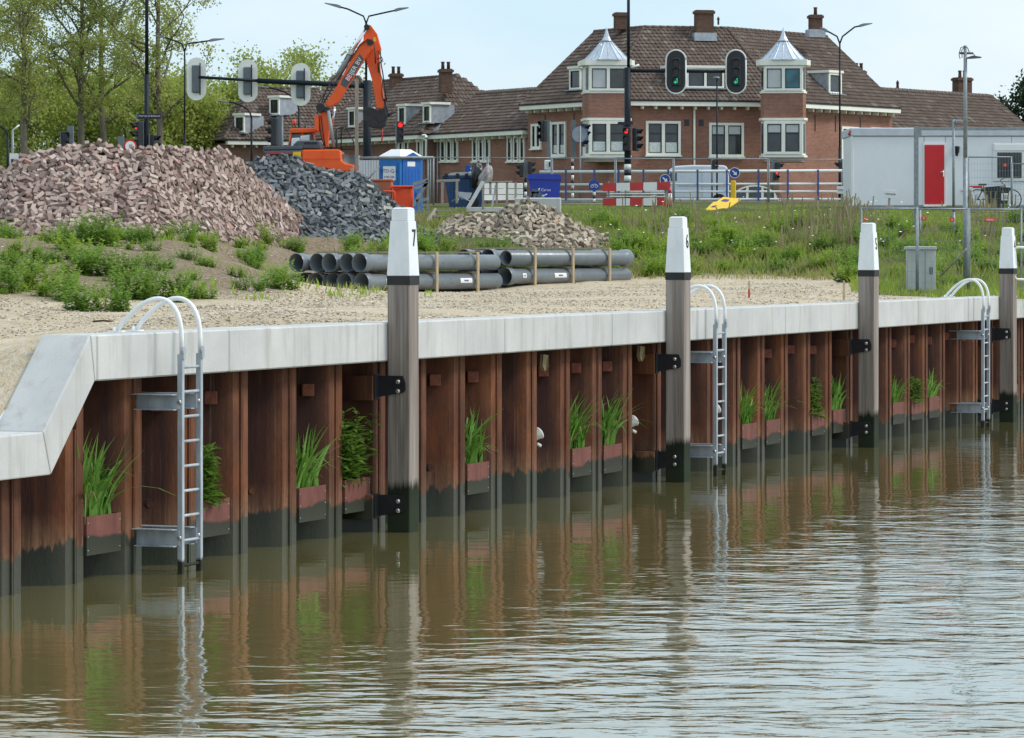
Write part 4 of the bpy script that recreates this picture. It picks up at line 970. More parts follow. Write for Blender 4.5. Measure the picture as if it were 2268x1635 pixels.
# arched cellar window with its brick arch
def cellar():
    s0 = facade_s(Lc, dC, 1622); q = Lc+dC*s0; loc = V3(main.location); e = V3((dC.x, dC.y, 0)); n = V3((nC.x, nC.y, 0)); w = 2.35; z0 = ZW(441, q.y); O = V3((q.x, q.y, z0))-loc
    arc = lambda r_, k: [O+e*(w/2)+e*(math.cos(a)*r_*w/2)+V3((0, 0, math.sin(a)*r_*.72)) for a in np.linspace(0, math.pi, k)]
    m = MB(); m.prism([p+n*.004 for p in arc(1.0, 17)], n*.07); wo = m.build('cellar_window', 'window_white', main)
    for i in range(3):
        a0, a1 = [(.08, .30), (.36, .64), (.70, .92)][i]; pts = []
        for u in np.linspace(a0, a1, 6): xx = (u-.5)*2; pts.append(O+e*(u*w)+V3((0, 0, max(.1, math.sqrt(max(0, 1-xx*xx))*.72-.08))))
        pts += [O+e*(a1*w)+V3((0, 0, .06)), O+e*(a0*w)+V3((0, 0, .06))]; m = MB(); m.prism([p+n*.076 for p in pts], n*.008); m.build('pane', 'window_glass', wo)
    a1 = arc(1.03, 15); a2 = arc(1.22, 15); m = MB()
    for i in range(14): m.prism([a1[i]+n*.003, a1[i+1]+n*.003, a2[i+1]+n*.003, a2[i]+n*.003], n*.03)
    m.build('brick_arch', 'brown_brickwork', main, True)
cellar()
s = facade_s(Lc, dC, 1537); q = Lc+dC*s+nC*.09; m = MB(); m.tube([V3((q.x, q.y, ZB))-main.location, V3((q.x, q.y, 11.45))-main.location], .055, 10); m.build('downpipe', 'window_white', main)
for x, y in ((1521, 272), (1553, 272)):
    s = facade_s(Lc, dC, x); q = Lc+dC*s; m = MB(); m.prism([V3((*(q+dC*a).xy, ZW(y, q.y)+b_))-main.location+V3((nC.x, nC.y, 0))*.004 for a, b_ in ((-.12, -.16), (.12, -.16), (.12, .16), (-.12, .16))], V3((nC.x, nC.y, 0))*.03); m.build('vent_grille', 'sash_dark', main)
for A, d, n, xs in ((Ac, dL, nL, (1208, 1272, 1300)), (Rc, dR, nR, (1805, 1850, 1905))):
    for x in xs:
        s = facade_s(A, d, x); q = A+d*s; m = MB(); m.prism([V3((*(q+d*a).xy, zz))-main.location+V3((n.x, n.y, 0))*.003 for a, zz in ((-.025, 10.35), (.025, 10.35), (.025, 11.2), (-.025, 11.2))], V3((n.x, n.y, 0))*.03); m.build('wall_anchor', 'sash_dark', main)
def turret(x, face, sash_panes, lace, blind, uppers):
    Yt = 178.9; c = V3((XW(x, Yt), Yt)); fx = V3((math.cos(face), math.sin(face))); n = V3((fx.y, -fx.x)); loc = V3(main.location)
    hw = .98; plan = [(-hw-.16, -1.9), (-hw-.16, -.42), (-hw, 0), (hw, 0), (hw+.16, -.42), (hw+.16, -1.9)]
    pt = lambda u, v, z, gr=0.: V3((*(c+fx*(u*(1+gr))+n*(v+(gr*.8 if v > -1 else 0))).xy, z))-loc
    def ring(z0, z1, gr, mat, name, uv=False):
        m = MB(); m.prism([pt(u, v, z0, gr) for u, v in plan], (0, 0, z1-z0)); return m.build(name, mat, main, uv)
    ring(8.62, 8.84, -.06, 'stone_band', 'bay_corbel'); ring(8.84, 8.95, .06, 'window_white', 'bay_sill'); ring(8.95, 10.70, -.02, 'window_white', 'bay_window_frame'); ring(10.70, 10.82, .07, 'window_white', 'bay_cornice')
    ring(10.82, 12.06, 0, 'red_brickwork', 'bay_parapet', True); ring(12.06, 12.16, .04, 'window_white', 'bay_sill'); ring(12.16, 13.46, -.02, 'window_white', 'bay_window_frame')
    ring(13.46, 13.72, .20, 'window_white', 'turret_cornice')
    O = V3((*(c-fx*hw*.98+n*.0).xy, 8.99))
    window(main, O, fx, n, hw*1.96, 1.68, 2, .66, lace, blind, sill=False, border=.15)
    window(main, V3((*(c-fx*hw*.98).xy, 12.18)), fx, n, hw*1.96, 1.25, 2, 0, 0, 0, panes=uppers, sill=False, border=.13)
    for sgn in (-1, 1):                                 # slim panes in the canted sides
        a = c+fx*(sgn*hw*.985); b2 = c+fx*(sgn*(hw+.155))+n*(-.41); d = (b2-a); L = d.length; d.normalize(); nn = V3((d.y, -d.x)) if sgn > 0 else V3((-d.y, d.x))
        st, dd = (a, d) if sgn > 0 else (b2, -d)
        for z0, hh in ((9.05, 1.5), (12.25, 1.1)):
            m = MB(); m.prism([V3((*(st+dd*u_+nn*.012).xy, z0+v_))-loc for u_, v_ in ((.12, 0), (L-.12, 0), (L-.12, hh), (.12, hh))], V3((nn.x, nn.y, 0))*.01); m.build('side_pane', 'window_glass', main)
    # bell-cast zinc cap with standing seams
    rc = c+n*(-.85); prof = [(1.34, 13.73), (1.16, 13.80), (.84, 14.10), (.54, 14.42), (.27, 14.72), (.15, 14.95), (.08, 15.18), (.02, 15.40)]; m = MB(); N = 8; vs = []
    for r_, z in prof:
        for j in range(N): a = 2*math.pi*(j+.5)/N+face; vs.append(V3((rc.x+math.cos(a)*r_*1.0, rc.y+math.sin(a)*r_*.9, z))-loc)
    m.add(vs, [(i*N+j, i*N+(j+1) % N, (i+1)*N+(j+1) % N, (i+1)*N+j) for i in range(len(prof)-1) for j in range(N)]); m.f.append(tuple((len(prof)-1)*N+j for j in range(N))); m.sm.append(False)
    cap = m.build('turret_cap', 'zinc', mroof)
    m = MB()
    for j in range(16):
        a = 2*math.pi*(j)/16+face; m.tube([V3((rc.x+math.cos(a)*r_*(1.012 if j % 2 else .94), rc.y+math.sin(a)*r_*.9*(1.012 if j % 2 else .94), z+.01))-loc for r_, z in prof[:5]], .014, 5)
    m.lathe([(.27, 14.72), (.30, 14.73), (.26, 14.77)], V3((rc.x, rc.y, 0))-loc, 12); m.build('seams', 'zinc', mroof)
turret(1347, math.radians(4), None, .36, 0, ['blind_grey', 'window_glass']); turret(1735, math.radians(-4), None, 0, .30, ['blind_grey', 'teal_glass'])
# dormers and chimneys of the corner house
s0 = facade_s(Lc, dC, 1484); s1 = facade_s(Lc, dC, 1607); q = Lc+dC*s0-nC*.35; dormer(main, mroof, q, dC, nC, s1-s0, 12.42, 13.45, 1.7, 3)
s0 = facade_s(Ac, dL, 1262)-.45; q = Ac+dL*s0-nL*.35; dormer(main, mroof, q, dL, nL, 1.0, 12.42, 13.5, 1.6, 1)
s0 = facade_s(Rc, dR, 1846); q = Rc+dR*s0-nR*.35; dormer(main, mroof, q, dR, nR, 1.15, 12.35, 13.45, 1.6, 1)
def at_ridge(x, y0, y1, Y): return V3((XW(x, Y), Y, 0)), ZW(y1, Y), ZW(y0, Y)
for x, y0, y1, Y, w_, pots, ap in ((1374, 28, 66, 186, .60, 0, 0), (1559, 23, 92, 184.9, .92, 0, 1), (1806, 33, 84, 188.5, .62, 1, 1)):
    c, z0, z1 = at_ridge(x, y0, y1, Y); chimney(mroof, c, w_, .55, z0, z1, aC, pots, ap)
m = MB(); c = P(1591, 55, 185)-main.location; m.lathe([(.05, 0), (.05, .25), (.09, .28), (.02, .42)], c, 8); m.build('flue', 'chimney_pot', mroof)

# ------------------------------------------------------------------ the row running back to the left
dW = V3((math.cos(math.radians(56.5)), -math.sin(math.radians(56.5)))); nW = V3((dW.y, -dW.x))
b0 = V3((XW(1176, 186.5), 186.5))
B1 = b0-dW*9.3; rowB, rB, fB, _ = long_house('terrace_house', 'low brick terrace house with grouped slit windows joined to the corner house', [B1, b0], 5.6, ZB, 10.35, 12.75, 'red_brickwork', seed=21)
c0 = B1+nW*.7-dW*.02; C1 = c0-dW*11.5; rowC, rC, fC, _ = long_house('terrace_house', 'brick terrace house with three small white dormers and two chimneys', [C1, c0], 7.6, ZB, 10.35, 13.9, 'brown_brickwork', seed=31, hipR=2.6)
for x0 in (977, 1048, 1125):
    for k in range(3): fac_window(rowB, B1, dW, nW, x0+k*14, x0+k*14+11, 303, 358, sashes=1, transom=0, border=.09, blind=.2)
for x0 in (885, 925): 
    for k in range(2): fac_window(rowC, C1, dW, nW, x0+k*12, x0+k*12+9, 308, 350, sashes=1, transom=0, border=.09)
m = MB(); q = B1+dW*.3+nW*.08; m.tube([V3((q.x, q.y, ZB))-rowB.location, V3((q.x, q.y, 10.2))-rowB.location], .05, 8); m.build('downpipe', 'lead', rowB)
for x in (762, 872, 927):
    s0 = facade_s(C1, dW, x); q = C1+dW*s0-nW*.35; dormer(rowC, rC, q, dW, nW, .75, 11.15, 12.15, 1.5, 1)
for x, y0, y1, Y in ((877, 163, 196, 203), (987, 153, 190, 196)):
    c, z0, z1 = at_ridge(x, y0, y1, Y); chimney(rC, c, .62, .6, z0-.4, z1, .3, 2)
d0 = V3((XW(500, 205.), 205.)); d1 = V3((XW(735, 207.), 207.))
rowD, rD, fD, _ = long_house('end_house', 'brick end house with a hipped brown tiled roof behind the excavator cab', [d0, d1], 7.2, ZB, 10.4, 13.72, 'brown_brickwork', seed=41, hipL=2.6)
for x in (527, 615):
    s0 = facade_s(d0, (d1-d0).normalized(), x); dd = (d1-d0).normalized(); q = d0+dd*s0+V3((-dd.y, dd.x))*(.6 if x < 600 else 1.7); zz = 11.0 if x < 600 else 12.1
    dormer(rowD, rD, q, V3((.75, -.66)), V3((-.66, -.75)), .8, zz, zz+1.0, 1.5, 1)
e0 = V3((XW(688, 214.), 214.)); e1 = V3((XW(835, 214.), 214.))
rowE, rE, fE, _ = long_house('rear_house', 'house behind the end house showing only its high tiled roof', [e0, e1], 5.2, ZB, 12.2, 14.75, 'brown_brickwork', seed=51, hipL=1.2, hipR=1.2, gut=False)
g0 = Bc-nR*.9; g1 = g0+dR*15.5
rowG, rG, fG, _ = long_house('terrace_house', 'low brick terrace house with long tiled roof behind the white site hut', [g0, g1], 5.6, ZB, 10.4, 13.0, 'red_brickwork', seed=61)
c, z0, z1 = at_ridge(2131, 172, 212, 203); chimney(rG, c, .95, .6, z0-.3, z1, .5, 2, True)
c, z0, z1 = at_ridge(1900, 150, 190, 197); chimney(rG, V3((XW(1902, 196.5), 196.5)), .55, .5, 12.4, ZW(156, 196.5), .5, 2)
m = MB(); m.lathe([(.09, -.1), (.07, .3), (.1, .34), (.03, .5)], P(1988, 198, 198)-rowG.location, 8); m.build('flue', 'chimney_pot', rG)

# lead valley where the low roof meets the taller terrace house
_e0 = offs([B1, b0], -.4); _r0 = offs([B1, b0], 2.8); _pa = V3((_e0[0].x, _e0[0].y, 10.51)); _pn = (V3((_e0[1].x, _e0[1].y, 10.51))-_pa).cross(V3((_r0[0].x, _r0[0].y, 12.75))-_pa).normalized()
def on_roof(x, y):
    d = P(x, y, 1.)-V3((0, 0, CZ)); k = (_pa-V3((0, 0, CZ))).dot(_pn)/d.dot(_pn); return V3((0, 0, CZ))+d*k
m = MB(); q = [on_roof(x, y)+V3((nW.x, nW.y, .8))*.07-rowB.location for x, y in ((1000, 216), (1007, 216), (972, 292), (960, 296))]; m.prism(q, _pn*.02); m.build('lead_valley', 'lead', rB)
# ------------------------------------------------------------------ retaining wall, railing and road behind the bank
M('old_concrete', (.26, .255, .235), .9, var=.3, scale=2.5, dirt=.5); M('rail_white', (.68, .70, .70), .45, var=.06, dirt=.12); M('rail_blue', (.035, .07, .26), .45); M('asphalt', (.05, .05, .052), .9); M('signal_grey', (.13, .155, .175), .5, var=.1); M('signal_dark', (.016, .02, .024), .5, var=.2); M('mast_dark', (.008, .014, .022), .55, var=.2, spec=.25)
M('plate_cream', (.80, .81, .76), .5, var=.06, scale=2); M('stripe_white', (.75, .75, .74), .5, var=.05); M('stripe_black', (.012, .01, .025), .5); M('lamp_grey', (.22, .23, .25), .4, metal=.3)
M('red_lamp', (.6, .01, .01), .4, emit=(1., .02, .015, .8)); M('green_lamp', (.0, .4, .2), .4, emit=(.0, .8, .35, .3)); M('dark_lens', (.01, .012, .015), .25)
M('sign_blue', (.01, .055, .33), .4, var=.05); M('sign_red', (.5, .03, .03), .4); M('sign_back', (.30, .33, .37), .5, metal=.3); M('orange_machine', (.82, .105, .008), .42, var=.10, scale=2, dirt=.10); M('orange_red', (.78, .075, .012), .45, var=.08, dirt=.06); M('machine_grey', (.07, .085, .10), .5, var=.15); M('hydraulic_black', (.012, .012, .013), .5)
M('chrome', (.75, .76, .78), .18, metal=.9, var=.05); M('cyl_grey', (.25, .28, .29), .45); M('cab_glass', (.03, .07, .055), .08, spec=.7); M('bucket_steel', (.03, .03, .032), .55, metal=.4, var=.5, scale=6); M('blue_container', (.012, .055, .16), .5, var=.15, dirt=.2); M('bin_blue', (.012, .04, .38), .4, var=.08); M('toilet_blue', (.01, .16, .46), .42, var=.08, dirt=.1)
M('toilet_blue2', (.01, .11, .42), .42, var=.08); M('roof_white', (.78, .79, .80), .5, var=.03); M('yellow_sign', (.80, .50, .008), .45, var=.06); M('van_paint', (.55, .60, .66), .3, var=.04, spec=.6); M('tyre', (.012, .012, .012), .8); M('hut_white', (.76, .78, .82), .5, var=.03, scale=1.2, dirt=.06); M('door_red', (.56, .006, .012), .4, var=.04); M('cabinet_grey', (.45, .475, .465), .6, var=.07, dirt=.12); M('bin_green', (.012, .02, .02), .5)
rl = MB(); rl.box2((-70, 152.5, 4.5), (90, 172.5, 6.062)); tag(rl.build('road', 'asphalt'), 'asphalt road in front of the houses', kind='structure')
Yr = 148.
rw = empty('retaining_wall', (XW(1650, Yr), Yr, ZW(462, Yr)), 0, 'low weathered concrete retaining wall under the white railing', 'wall')
for i in range(9):
    b = MB(); x0 = XW(1236+i*74, Yr)-rw.location.x; x1 = XW(1236+(i+1)*74, Yr)-rw.location.x; b.box2((x0+.008, -.15, -1.2), (x1-.008, .15, ZW(445, Yr)-rw.location.z), .02); b.build('concrete_panel', 'old_concrete', rw)
rail = empty('railing', (XW(1560, Yr), Yr, ZW(445, Yr)), 0, 'white four-rail railing with slim blue posts in front of the houses', 'railing'); lo = rail.location
for y0, y1, r in ((381, 378, .062), (409, 407, .05), (425, 424, .045), (442, 441, .045)):
    b = MB(); a = P(1195 if y0 == 381 else 1236, y0, Yr)-lo; c = P(1892, y1, Yr)-lo; b.tube([a, c], r, 10); b.build('rail', 'rail_white', rail)
for x in (1253, 1316, 1370, 1425, 1480, 1545, 1610, 1680, 1745, 1812, 1875):
    b = MB(); b.box(P(x, 412, Yr-.05)-lo, (.075, .05, 1.35)); b.build('post', 'rail_blue', rail)

# temporary mesh fence panels (thin galvanised frames) along the top of the bank
def fence_panel(x0, x1, yt, yb, Y, label, group, mesh=0, mid=False, foot=True, r=.022, Y1=None, mat='galv_dull'):
    Y1 = Y1 or Y; o = empty('construction_fence', P(x0, yb, Y), 0, label, 'fence', group); lo = o.location; A, B, C, D = P(x0, yt, Y)-lo, P(x1, yt*Y1/Y+HY*(1-Y1/Y) if False else HY-(HY-yt)*Y/Y1, Y1)-lo, P(x1, HY-(HY-yb)*Y/Y1, Y1)-lo, P(x0, yb, Y)-lo
    b = MB(); b.tube([A, B], r, 8); b.build('top_rail', mat, o); b = MB(); b.tube([D, C], r, 8); b.build('bottom_rail', mat, o)
    for a, c in ((A, D), (B, C)): b = MB(); b.tube([a+V3((0, 0, .03)), c-V3((0, 0, .15))], r*1.1, 8); b.build('upright', mat, o)
    if mesh:
        b = MB(); n = int((B-A).length/mesh)
        for i in range(1, n): u = i/n; b.tube([A.lerp(B, u), D.lerp(C, u)], .0028, 3, False)
        for i in range(1, 8): u = i/8; b.tube([A.lerp(D, u), B.lerp(C, u)], .0034, 3, False)
        tag(b.build('wire_mesh', mat, o), kind='stuff')
    return o
FG = 'temporary fence panels along the top of the bank'
xs = [952, 1080, 1222, 1363, 1492, 1702, 1868]
wh = ['beside the blue toilet', 'behind the blue skip', 'behind the blue wheeled bin', 'in front of the banded mast', 'in front of the white van', 'past the yellow post', 'before the white hut']
for i, (a, c) in enumerate(zip(xs[:-1], xs[1:])):
    fence_panel(a+1.5, c-1.5, 349+(a-950)*.006, 452, 139., 'thin grey temporary fence panel '+wh[i], FG, r=.022, mat='galv_dull')
    o = None
for x in (1492, 1700): pass

# ------------------------------------------------------------------ traffic signals
def head(par, c, face, n=3, s=1., lit=None, back=None, visor=True, box_mat='signal_dark', arrow=None):
    """signal head centred on c (local), lenses face the direction face (radians, 0 = +X)"""
    d = V3((math.cos(face), math.sin(face), 0)); sd = V3((-d.y, d.x, 0)); up = V3((0, 0, 1)); w, hh, dp = .30*s, .30*s, .20*s; c = V3(c)
    Mr = Matrix((d, sd, up)).transposed(); b = MB(); b.box(c, (dp, w, hh*n+.04*s), Mr, .03*s); h0 = b.build('signal_head', box_mat, par)
    for i in range(n):
        q = c+up*((n-1)/2-i)*hh+d*(dp/2); b = MB(); b.disk(q+d*.006, .105*s, d, .012, 16); on_ = lit and lit[1] == i; b.build('lens', 'red_lamp' if on_ and lit[0] == 'r' else 'dark_lens', h0)
        if on_ and lit[0] in 'ga':
            k_ = .11*s; b = MB(); b.prism([q+d*.014+sd*u_*k_+up*v_*k_ for u_, v_ in ((.15, .8), (.55, .8), (.55, -.25), (0, -.25), (0, .1), (-.7, -.45), (0, -1.), (0, -.65), (.5, -.65), (.55, -.25), (.15, .2))], d*.006); b.build('arrow', 'green_lamp' if lit[0] == 'g' else 'red_lamp', h0)
        if visor:
            b = MB(); vs = []; k = 9
            for r_, off in ((.125*s, 0), (.125*s, .2*s)):
                for j in range(k): a = math.pi*(-.15+1.3*j/(k-1)); vs.append(q+sd*math.cos(a)*r_+up*math.sin(a)*r_+d*off*(1 if j in range(2, k-2) else .55))
            b.add(vs, [(j, j+1, k+j+1, k+j) for j in range(k-1)]+[(k+j, k+j+1, j+1, j) for j in range(k-1)]); b.build('visor', box_mat, h0)
    if back:                                                # oval backing board
        b = MB(); R_ = .33*s; L_ = (n*hh)/2-.05*s; pl = []
        for a in np.linspace(0, math.pi, 13): pl.append((math.cos(a)*R_, L_+math.sin(a)*R_))
        for a in np.linspace(math.pi, 2*math.pi, 13): pl.append((math.cos(a)*R_, -L_+math.sin(a)*R_))
        b.prism([c+d*.02+sd*u_+up*v_ for u_, v_ in pl], d*.025); b.build('backing_board', back, h0)
        if back == 'signal_dark':
            b = MB(); ring = [c+d*.046+sd*u_*1.0+up*v_*1.0 for u_, v_ in pl]; b.tube(ring+[ring[0]], .028*s, 6); b.build('white_border', 'stripe_white', h0)
    return h0
PIH = math.pi/2
def pole(par, x, yt, yb, Y, r, mat, lo, name='pole', r2=None, bands=None):
    b = MB(); a = P(x, yb, Y)-lo; c = P(x, yt, Y)-lo; b.tube([a, c], [r, r2 or r], 12); o = b.build(name, mat, par)
    for y0, y1, m in bands or []:
        b = MB(); b.tube([P(x, y1, Y)-lo, P(x, y0, Y)-lo], r*1.06, 12); b.build('painted_band', m, o)
    return o
def bands(y0, y1, n): st = (y1-y0)/n; return [(y0+i*st, y0+(i+1)*st, 'stripe_white' if i % 2 == 0 else 'stripe_black') for i in range(n)]
# tall mast with street name at the brown pile
Y = 120.; o = empty('signal_mast', P(325, 470, Y), 0, 'tall dark mast with street name sign and red signal behind the brown pile', 'traffic light'); lo = V3(o.location)
pole(o, 325, 165, 470, Y, .085, 'mast_dark', lo); pole(o, 325, -160, 166, Y, .062, 'mast_dark', lo, 'upper_pole', .055)
head(o, P(308, 299, Y-.1)-lo, math.radians(205), 3, .98, ('r', 0)); head(o, P(339, 316, Y)-lo, math.radians(-20), 2, .85, box_mat='signal_dark')
b = MB(); b.box(P(317.5, 300, Y)-lo, (.05, .3, .95)); b.box(P(331.5, 315, Y)-lo, (.04, .25, .5)); b.build('mounting_rail', 'signal_grey', o)
b = MB(); b.box(P(330, 258, Y-.12)-lo, (.80, .03, .18)); sg = b.build('street_sign', 'stripe_black', o); b = MB(); b.box(P(303, 258, Y-.12)-lo, (.05, .04, .17)); b.build('sign_bracket', 'signal_grey', sg)
text('lettering', 'Werf van de Biesbosch', .078, frame(P(330.5, 257, Y-.14)-lo, (1, 0, 0)), 'print_white', sg)
# round no-bicycles sign
Y = 119.; o = empty('round_sign', P(288, 420, Y), 0, 'round white sign with red ring and bicycle symbol behind the brown pile', 'road sign'); lo = V3(o.location); pole(o, 288, 312, 420, Y+.05, .03, 'galvanised', lo)
c = P(288, 324, Y)-lo; b = MB(); b.disk(c, .22, (.25, -1, 0), .012, 28); b.build('disc', 'sign_red', o); b = MB(); b.disk(c+V3((.004, -.012, 0)), .165, (.25, -1, 0), .012, 28); b.build('white_field', 'stripe_white', o)
b = MB(); q = c+V3((.006, -.022, 0))
for dx in (-.075, .075): b.tube([q+V3((dx+math.cos(a)*.045, 0, -.03+math.sin(a)*.045)) for a in np.linspace(0, 6.28, 13)], .008, 4)
b.tube([q+V3((-.075, 0, -.03)), q+V3((-.03, 0, .045)), q+V3((.05, 0, .045)), q+V3((.075, 0, -.03))], .008, 4); b.tube([q+V3((-.03, 0, .045)), q+V3((.0, 0, -.03)), q+V3((.05, 0, .045)), q+V3((.06, 0, .08))], .008, 4); b.build('bicycle_symbol', 'print_black', o)
# signal with its back to us, left
def simple_signal(x, yt, yb, Y, label, heads, polemat='signal_grey', r=.055, plates=(), bnd=None, px=None, ytp=None):
    o = empty('traffic_light', P(px or x, yb, Y), 0, label, 'traffic light', 'traffic lights at the crossing'); lo = V3(o.location)
    pole(o, px or x, ytp or yt, yb, Y, r, polemat, lo, bands=bnd)
    for hx, hy, face, n, s, lit in heads: head(o, P(hx, hy, Y-.1)-lo, face, n, s, lit)
    for q in plates: b = MB(); b.box(P(q[0], q[1], Y)-lo, (q[2], .2, q[3])); b.build('mounting_rail', q[4] if len(q) > 4 else 'signal_grey', o)
    return o, lo
simple_signal(154, 286, 420, 119., 'dark two-lamp signal with a tall grey back beside it, behind the left pile crest', [(143, 311, math.radians(-70), 2, .95, None)], plates=[(156, 304, .2, .75)], px=156)
simple_signal(268, 306, 420, 119., 'grey signal back beside the round bicycle sign', [], plates=[(268, 322, .20, .6)])
simple_signal(621, 258, 400, 118., 'big grey three-lamp signal facing away to the left of the excavator cab', [(607, 292, math.pi, 3, .98, None)], plates=[(618, 290, .16, .95)], px=624)
simple_signal(879, 272, 440, 136., 'red bicycle signal beside the blue toilet roof', [(886, 292, math.radians(-80), 3, .86, ('r', 0))], r=.05)
o, lo = simple_signal(1217, 268, 448, 150., 'three-lamp signal on a black and white banded post with white push button box', [(1203, 290, math.radians(235), 3, .95, None)], bnd=bands(372, 440, 6), plates=[(1214, 312, .12, 1.7)])
b = MB(); b.box(P(1213, 366, 149.8)-lo, (.28, .2, .42), None, .03); b.build('push_button_box', 'stripe_white', o); b = MB(); b.box(P(1218, 364, 149.65)-lo, (.08, .1, .2)); b.build('button_slot', 'stripe_black', o)
o, lo = simple_signal(1268, 268, 452, 150., 'signal facing the van on a black and white banded post', [(1293, 290, math.radians(-25), 2, .95, None), (1290, 317, math.radians(-25), 1, .9, None)], bnd=bands(348, 448, 10), plates=[(1270, 308, .18, 1.6)])
o = empty('round_sign', P(1285, 450, 149.), 0, 'grey back of a round road sign on a slim pole before the banded post', 'road sign'); lo = V3(o.location); pole(o, 1285, 279, 450, 149., .035, 'galvanised', lo)
b = MB(); b.disk(P(1284, 298, 149.1)-lo, .33, (.15, -1, 0), .02, 28); b.build('disc_back', 'sign_back', o); b = MB(); c = P(1284, 298, 149.1)-lo; b.tube([c+V3((math.cos(a)*.33, 0, math.sin(a)*.33)) for a in np.linspace(0, 6.283, 25)], .018, 6); b.build('rim', 'sign_blue', o)
simple_signal(1164, 360, 452, 149., 'pair of small pedestrian signals back to back on a banded post by the blue bin', [(1155, 378, math.pi, 2, .85, None), (1174, 372, 0., 2, .85, None)], bnd=bands(385, 445, 6), plates=[(1165, 375, .14, .75)])
simple_signal(1577, 352, 452, 151., 'grey signal seen from behind over the van roof', [(1581, 366, 0., 2, .7, None)], 'signal_grey', .04)
simple_signal(1712, 352, 452, 151., 'grey pair of signals with a small red light over the railing', [(1722, 368, math.radians(10), 1, .95, None), (1718, 388, math.radians(-60), 2, .7, ('r', 0))], 'signal_grey', .05, plates=[(1717, 366, .2, .5)])
simple_signal(1867, 352, 452, 151., 'grey signal pair just left of the white site hut', [(1862, 366, math.pi, 1, .9, None), (1874, 374, 0., 2, .85, None)], 'signal_grey', .05, plates=[(1866, 366, .22, .5)])

# gantry with three signals seen from behind
Y = 150.; o = empty('signal_gantry', P(813, 460, Y), 0, 'dark signal gantry whose arm carries three white backed signals seen from behind', 'signal gantry'); lo = V3(o.location)
pole(o, 813, 178, 460, Y, .17, 'mast_dark', lo); pole(o, 811, 52, 180, Y, .05, 'mast_dark', lo, 'lamp_pole')
b = MB(); b.tube([P(813, 190, Y)-lo, P(570, 179, Y)-lo], .105, 12); b.tube([P(572, 179, Y)-lo, P(440, 171, Y)-lo], .062, 12); b.build('arm', 'mast_dark', o)
for x, y in ((435, 175), (549, 179), (666, 187)):
    h_ = head(o, P(x, y, Y+.25)-lo, PIH, 3, 1.24, None, 'plate_cream', True, 'signal_grey'); b = MB(); b.box(P(x+8, y, Y+.05)-lo, (.05, .06, 1.35)); b.build('mounting_rail', 'stripe_black', h_)
def lamp_arms(o, lo, x, y, Y, ends, mat='mast_dark', hl=.9):
    for (mx, my, ex, ey) in ends:
        s = 1 if ex > x else -1; a = P(x, y+10, Y)-lo; k = P(x+s*6, y-6, Y)-lo; m_ = P(mx, my, Y)-lo; e = P(ex, ey, Y)-lo; h0 = m_.lerp(e, .35)
        b = MB(); b.tube([a, k, m_, h0], .035, 8); ar = b.build('lamp_arm', mat, o); d = (e-h0).normalized(); b = MB()
        b.prism([h0-d*.05+V3((0, -.10, -.05)), h0-d*.05+V3((0, -.10, .06)), h0+d*.12+V3((0, -.10, .075)), e+V3((0, -.10, .012)), e+V3((0, -.10, -.015))], (0, .24, 0)); b.build('lamp_head', 'lamp_grey', ar)
lamp_arms(o, lo, 811, 42, Y, [(770, 20, 719, 7), (862, 26, 905, 17)])
# gantry with two green signals facing us
Y = 146.; o = empty('signal_gantry', P(1390, 455, Y), 0, 'dark gantry mast with banded foot whose arm carries two oval green signals', 'signal gantry'); lo = V3(o.location)
pole(o, 1390, 150, 455, Y, .135, 'mast_dark', lo, bands=bands(364, 452, 7)); pole(o, 1392, -60, 152, Y, .062, 'mast_dark', lo, 'upper_pole'); b = MB(); b.tube([P(1390, 157, Y)-lo, P(1640, 158, Y)-lo], .075, 12); b.build('arm', 'mast_dark', o)
for x in (1497, 1630): head(o, P(x, 159.5, Y-.25)-lo, -PIH-.05, 3, 1.22, ('g', 2), 'signal_dark', True)
head(o, P(1388, 308, Y-.25)-lo, math.radians(-100), 3, 1.05, ('a', 0)); head(o, P(1408, 309, Y-.1)-lo, math.radians(-25), 3, 1.0)
b = MB(); b.box(P(1385, 273, Y-.2)-lo, (.62, .03, .11)); b.build('street_sign', 'stripe_black', o); b = MB(); b.tube([P(1398, 150, Y)-lo, P(1416, 144, Y)-lo], .05, 8); b.build('camera', 'plate_cream', o)
# double and arched street lamps
def double_lamp(x, y, yb, Y, ends, label, r=.05):
    o = empty('street_lamp', P(x, yb, Y), 0, label, 'street lamp', 'street lamps'); lo = V3(o.location); pole(o, x, y+8, (y*.35+yb*.65), Y, r*.75, 'mast_dark', lo, 'upper_pole'); pole(o, x, (y*.35+yb*.65), yb, Y, r*1.25, 'mast_dark', lo); lamp_arms(o, lo, x, y, Y, ends); return o
double_lamp(409, 103, 400, 160., [(375, 86, 338, 78), (452, 92, 497, 86)], 'dark double armed street lamp in front of the trees')
double_lamp(1860, 87, 455, 155., [(1838, 72, 1816, 62), (1893, 60, 1932, 52)], 'dark double armed street lamp at the right side of the corner house')
def arc_lamp(x, ybase, ytop, ex, ey, Y, label):
    o = empty('street_lamp', P(x, ybase, Y), 0, label, 'street lamp', 'street lamps'); lo = V3(o.location); pole(o, x, ytop, ybase, Y, .05, 'mast_dark', lo)
    p0, p1, p2 = V3((x, ytop)), V3((x-(x-ex)*.05, ey+(ytop-ey)*.18)), V3((ex, ey)); pts = [P(*(p0*(1-u)**2+p1*2*u*(1-u)+p2*u*u), Y)-lo for u in np.linspace(0, 1, 12)]
    b = MB(); b.tube(pts, .04, 8); a = b.build('lamp_arm', 'mast_dark', o); b = MB(); q = pts[-1]; s = 1 if ex > x else -1; b.box(q+V3((s*.12, 0, .0)), (.55, .2, .07), Matrix.Rotation(.12*-s, 3, 'Y'), .02); b.build('lamp_head', 'lamp_grey', a)
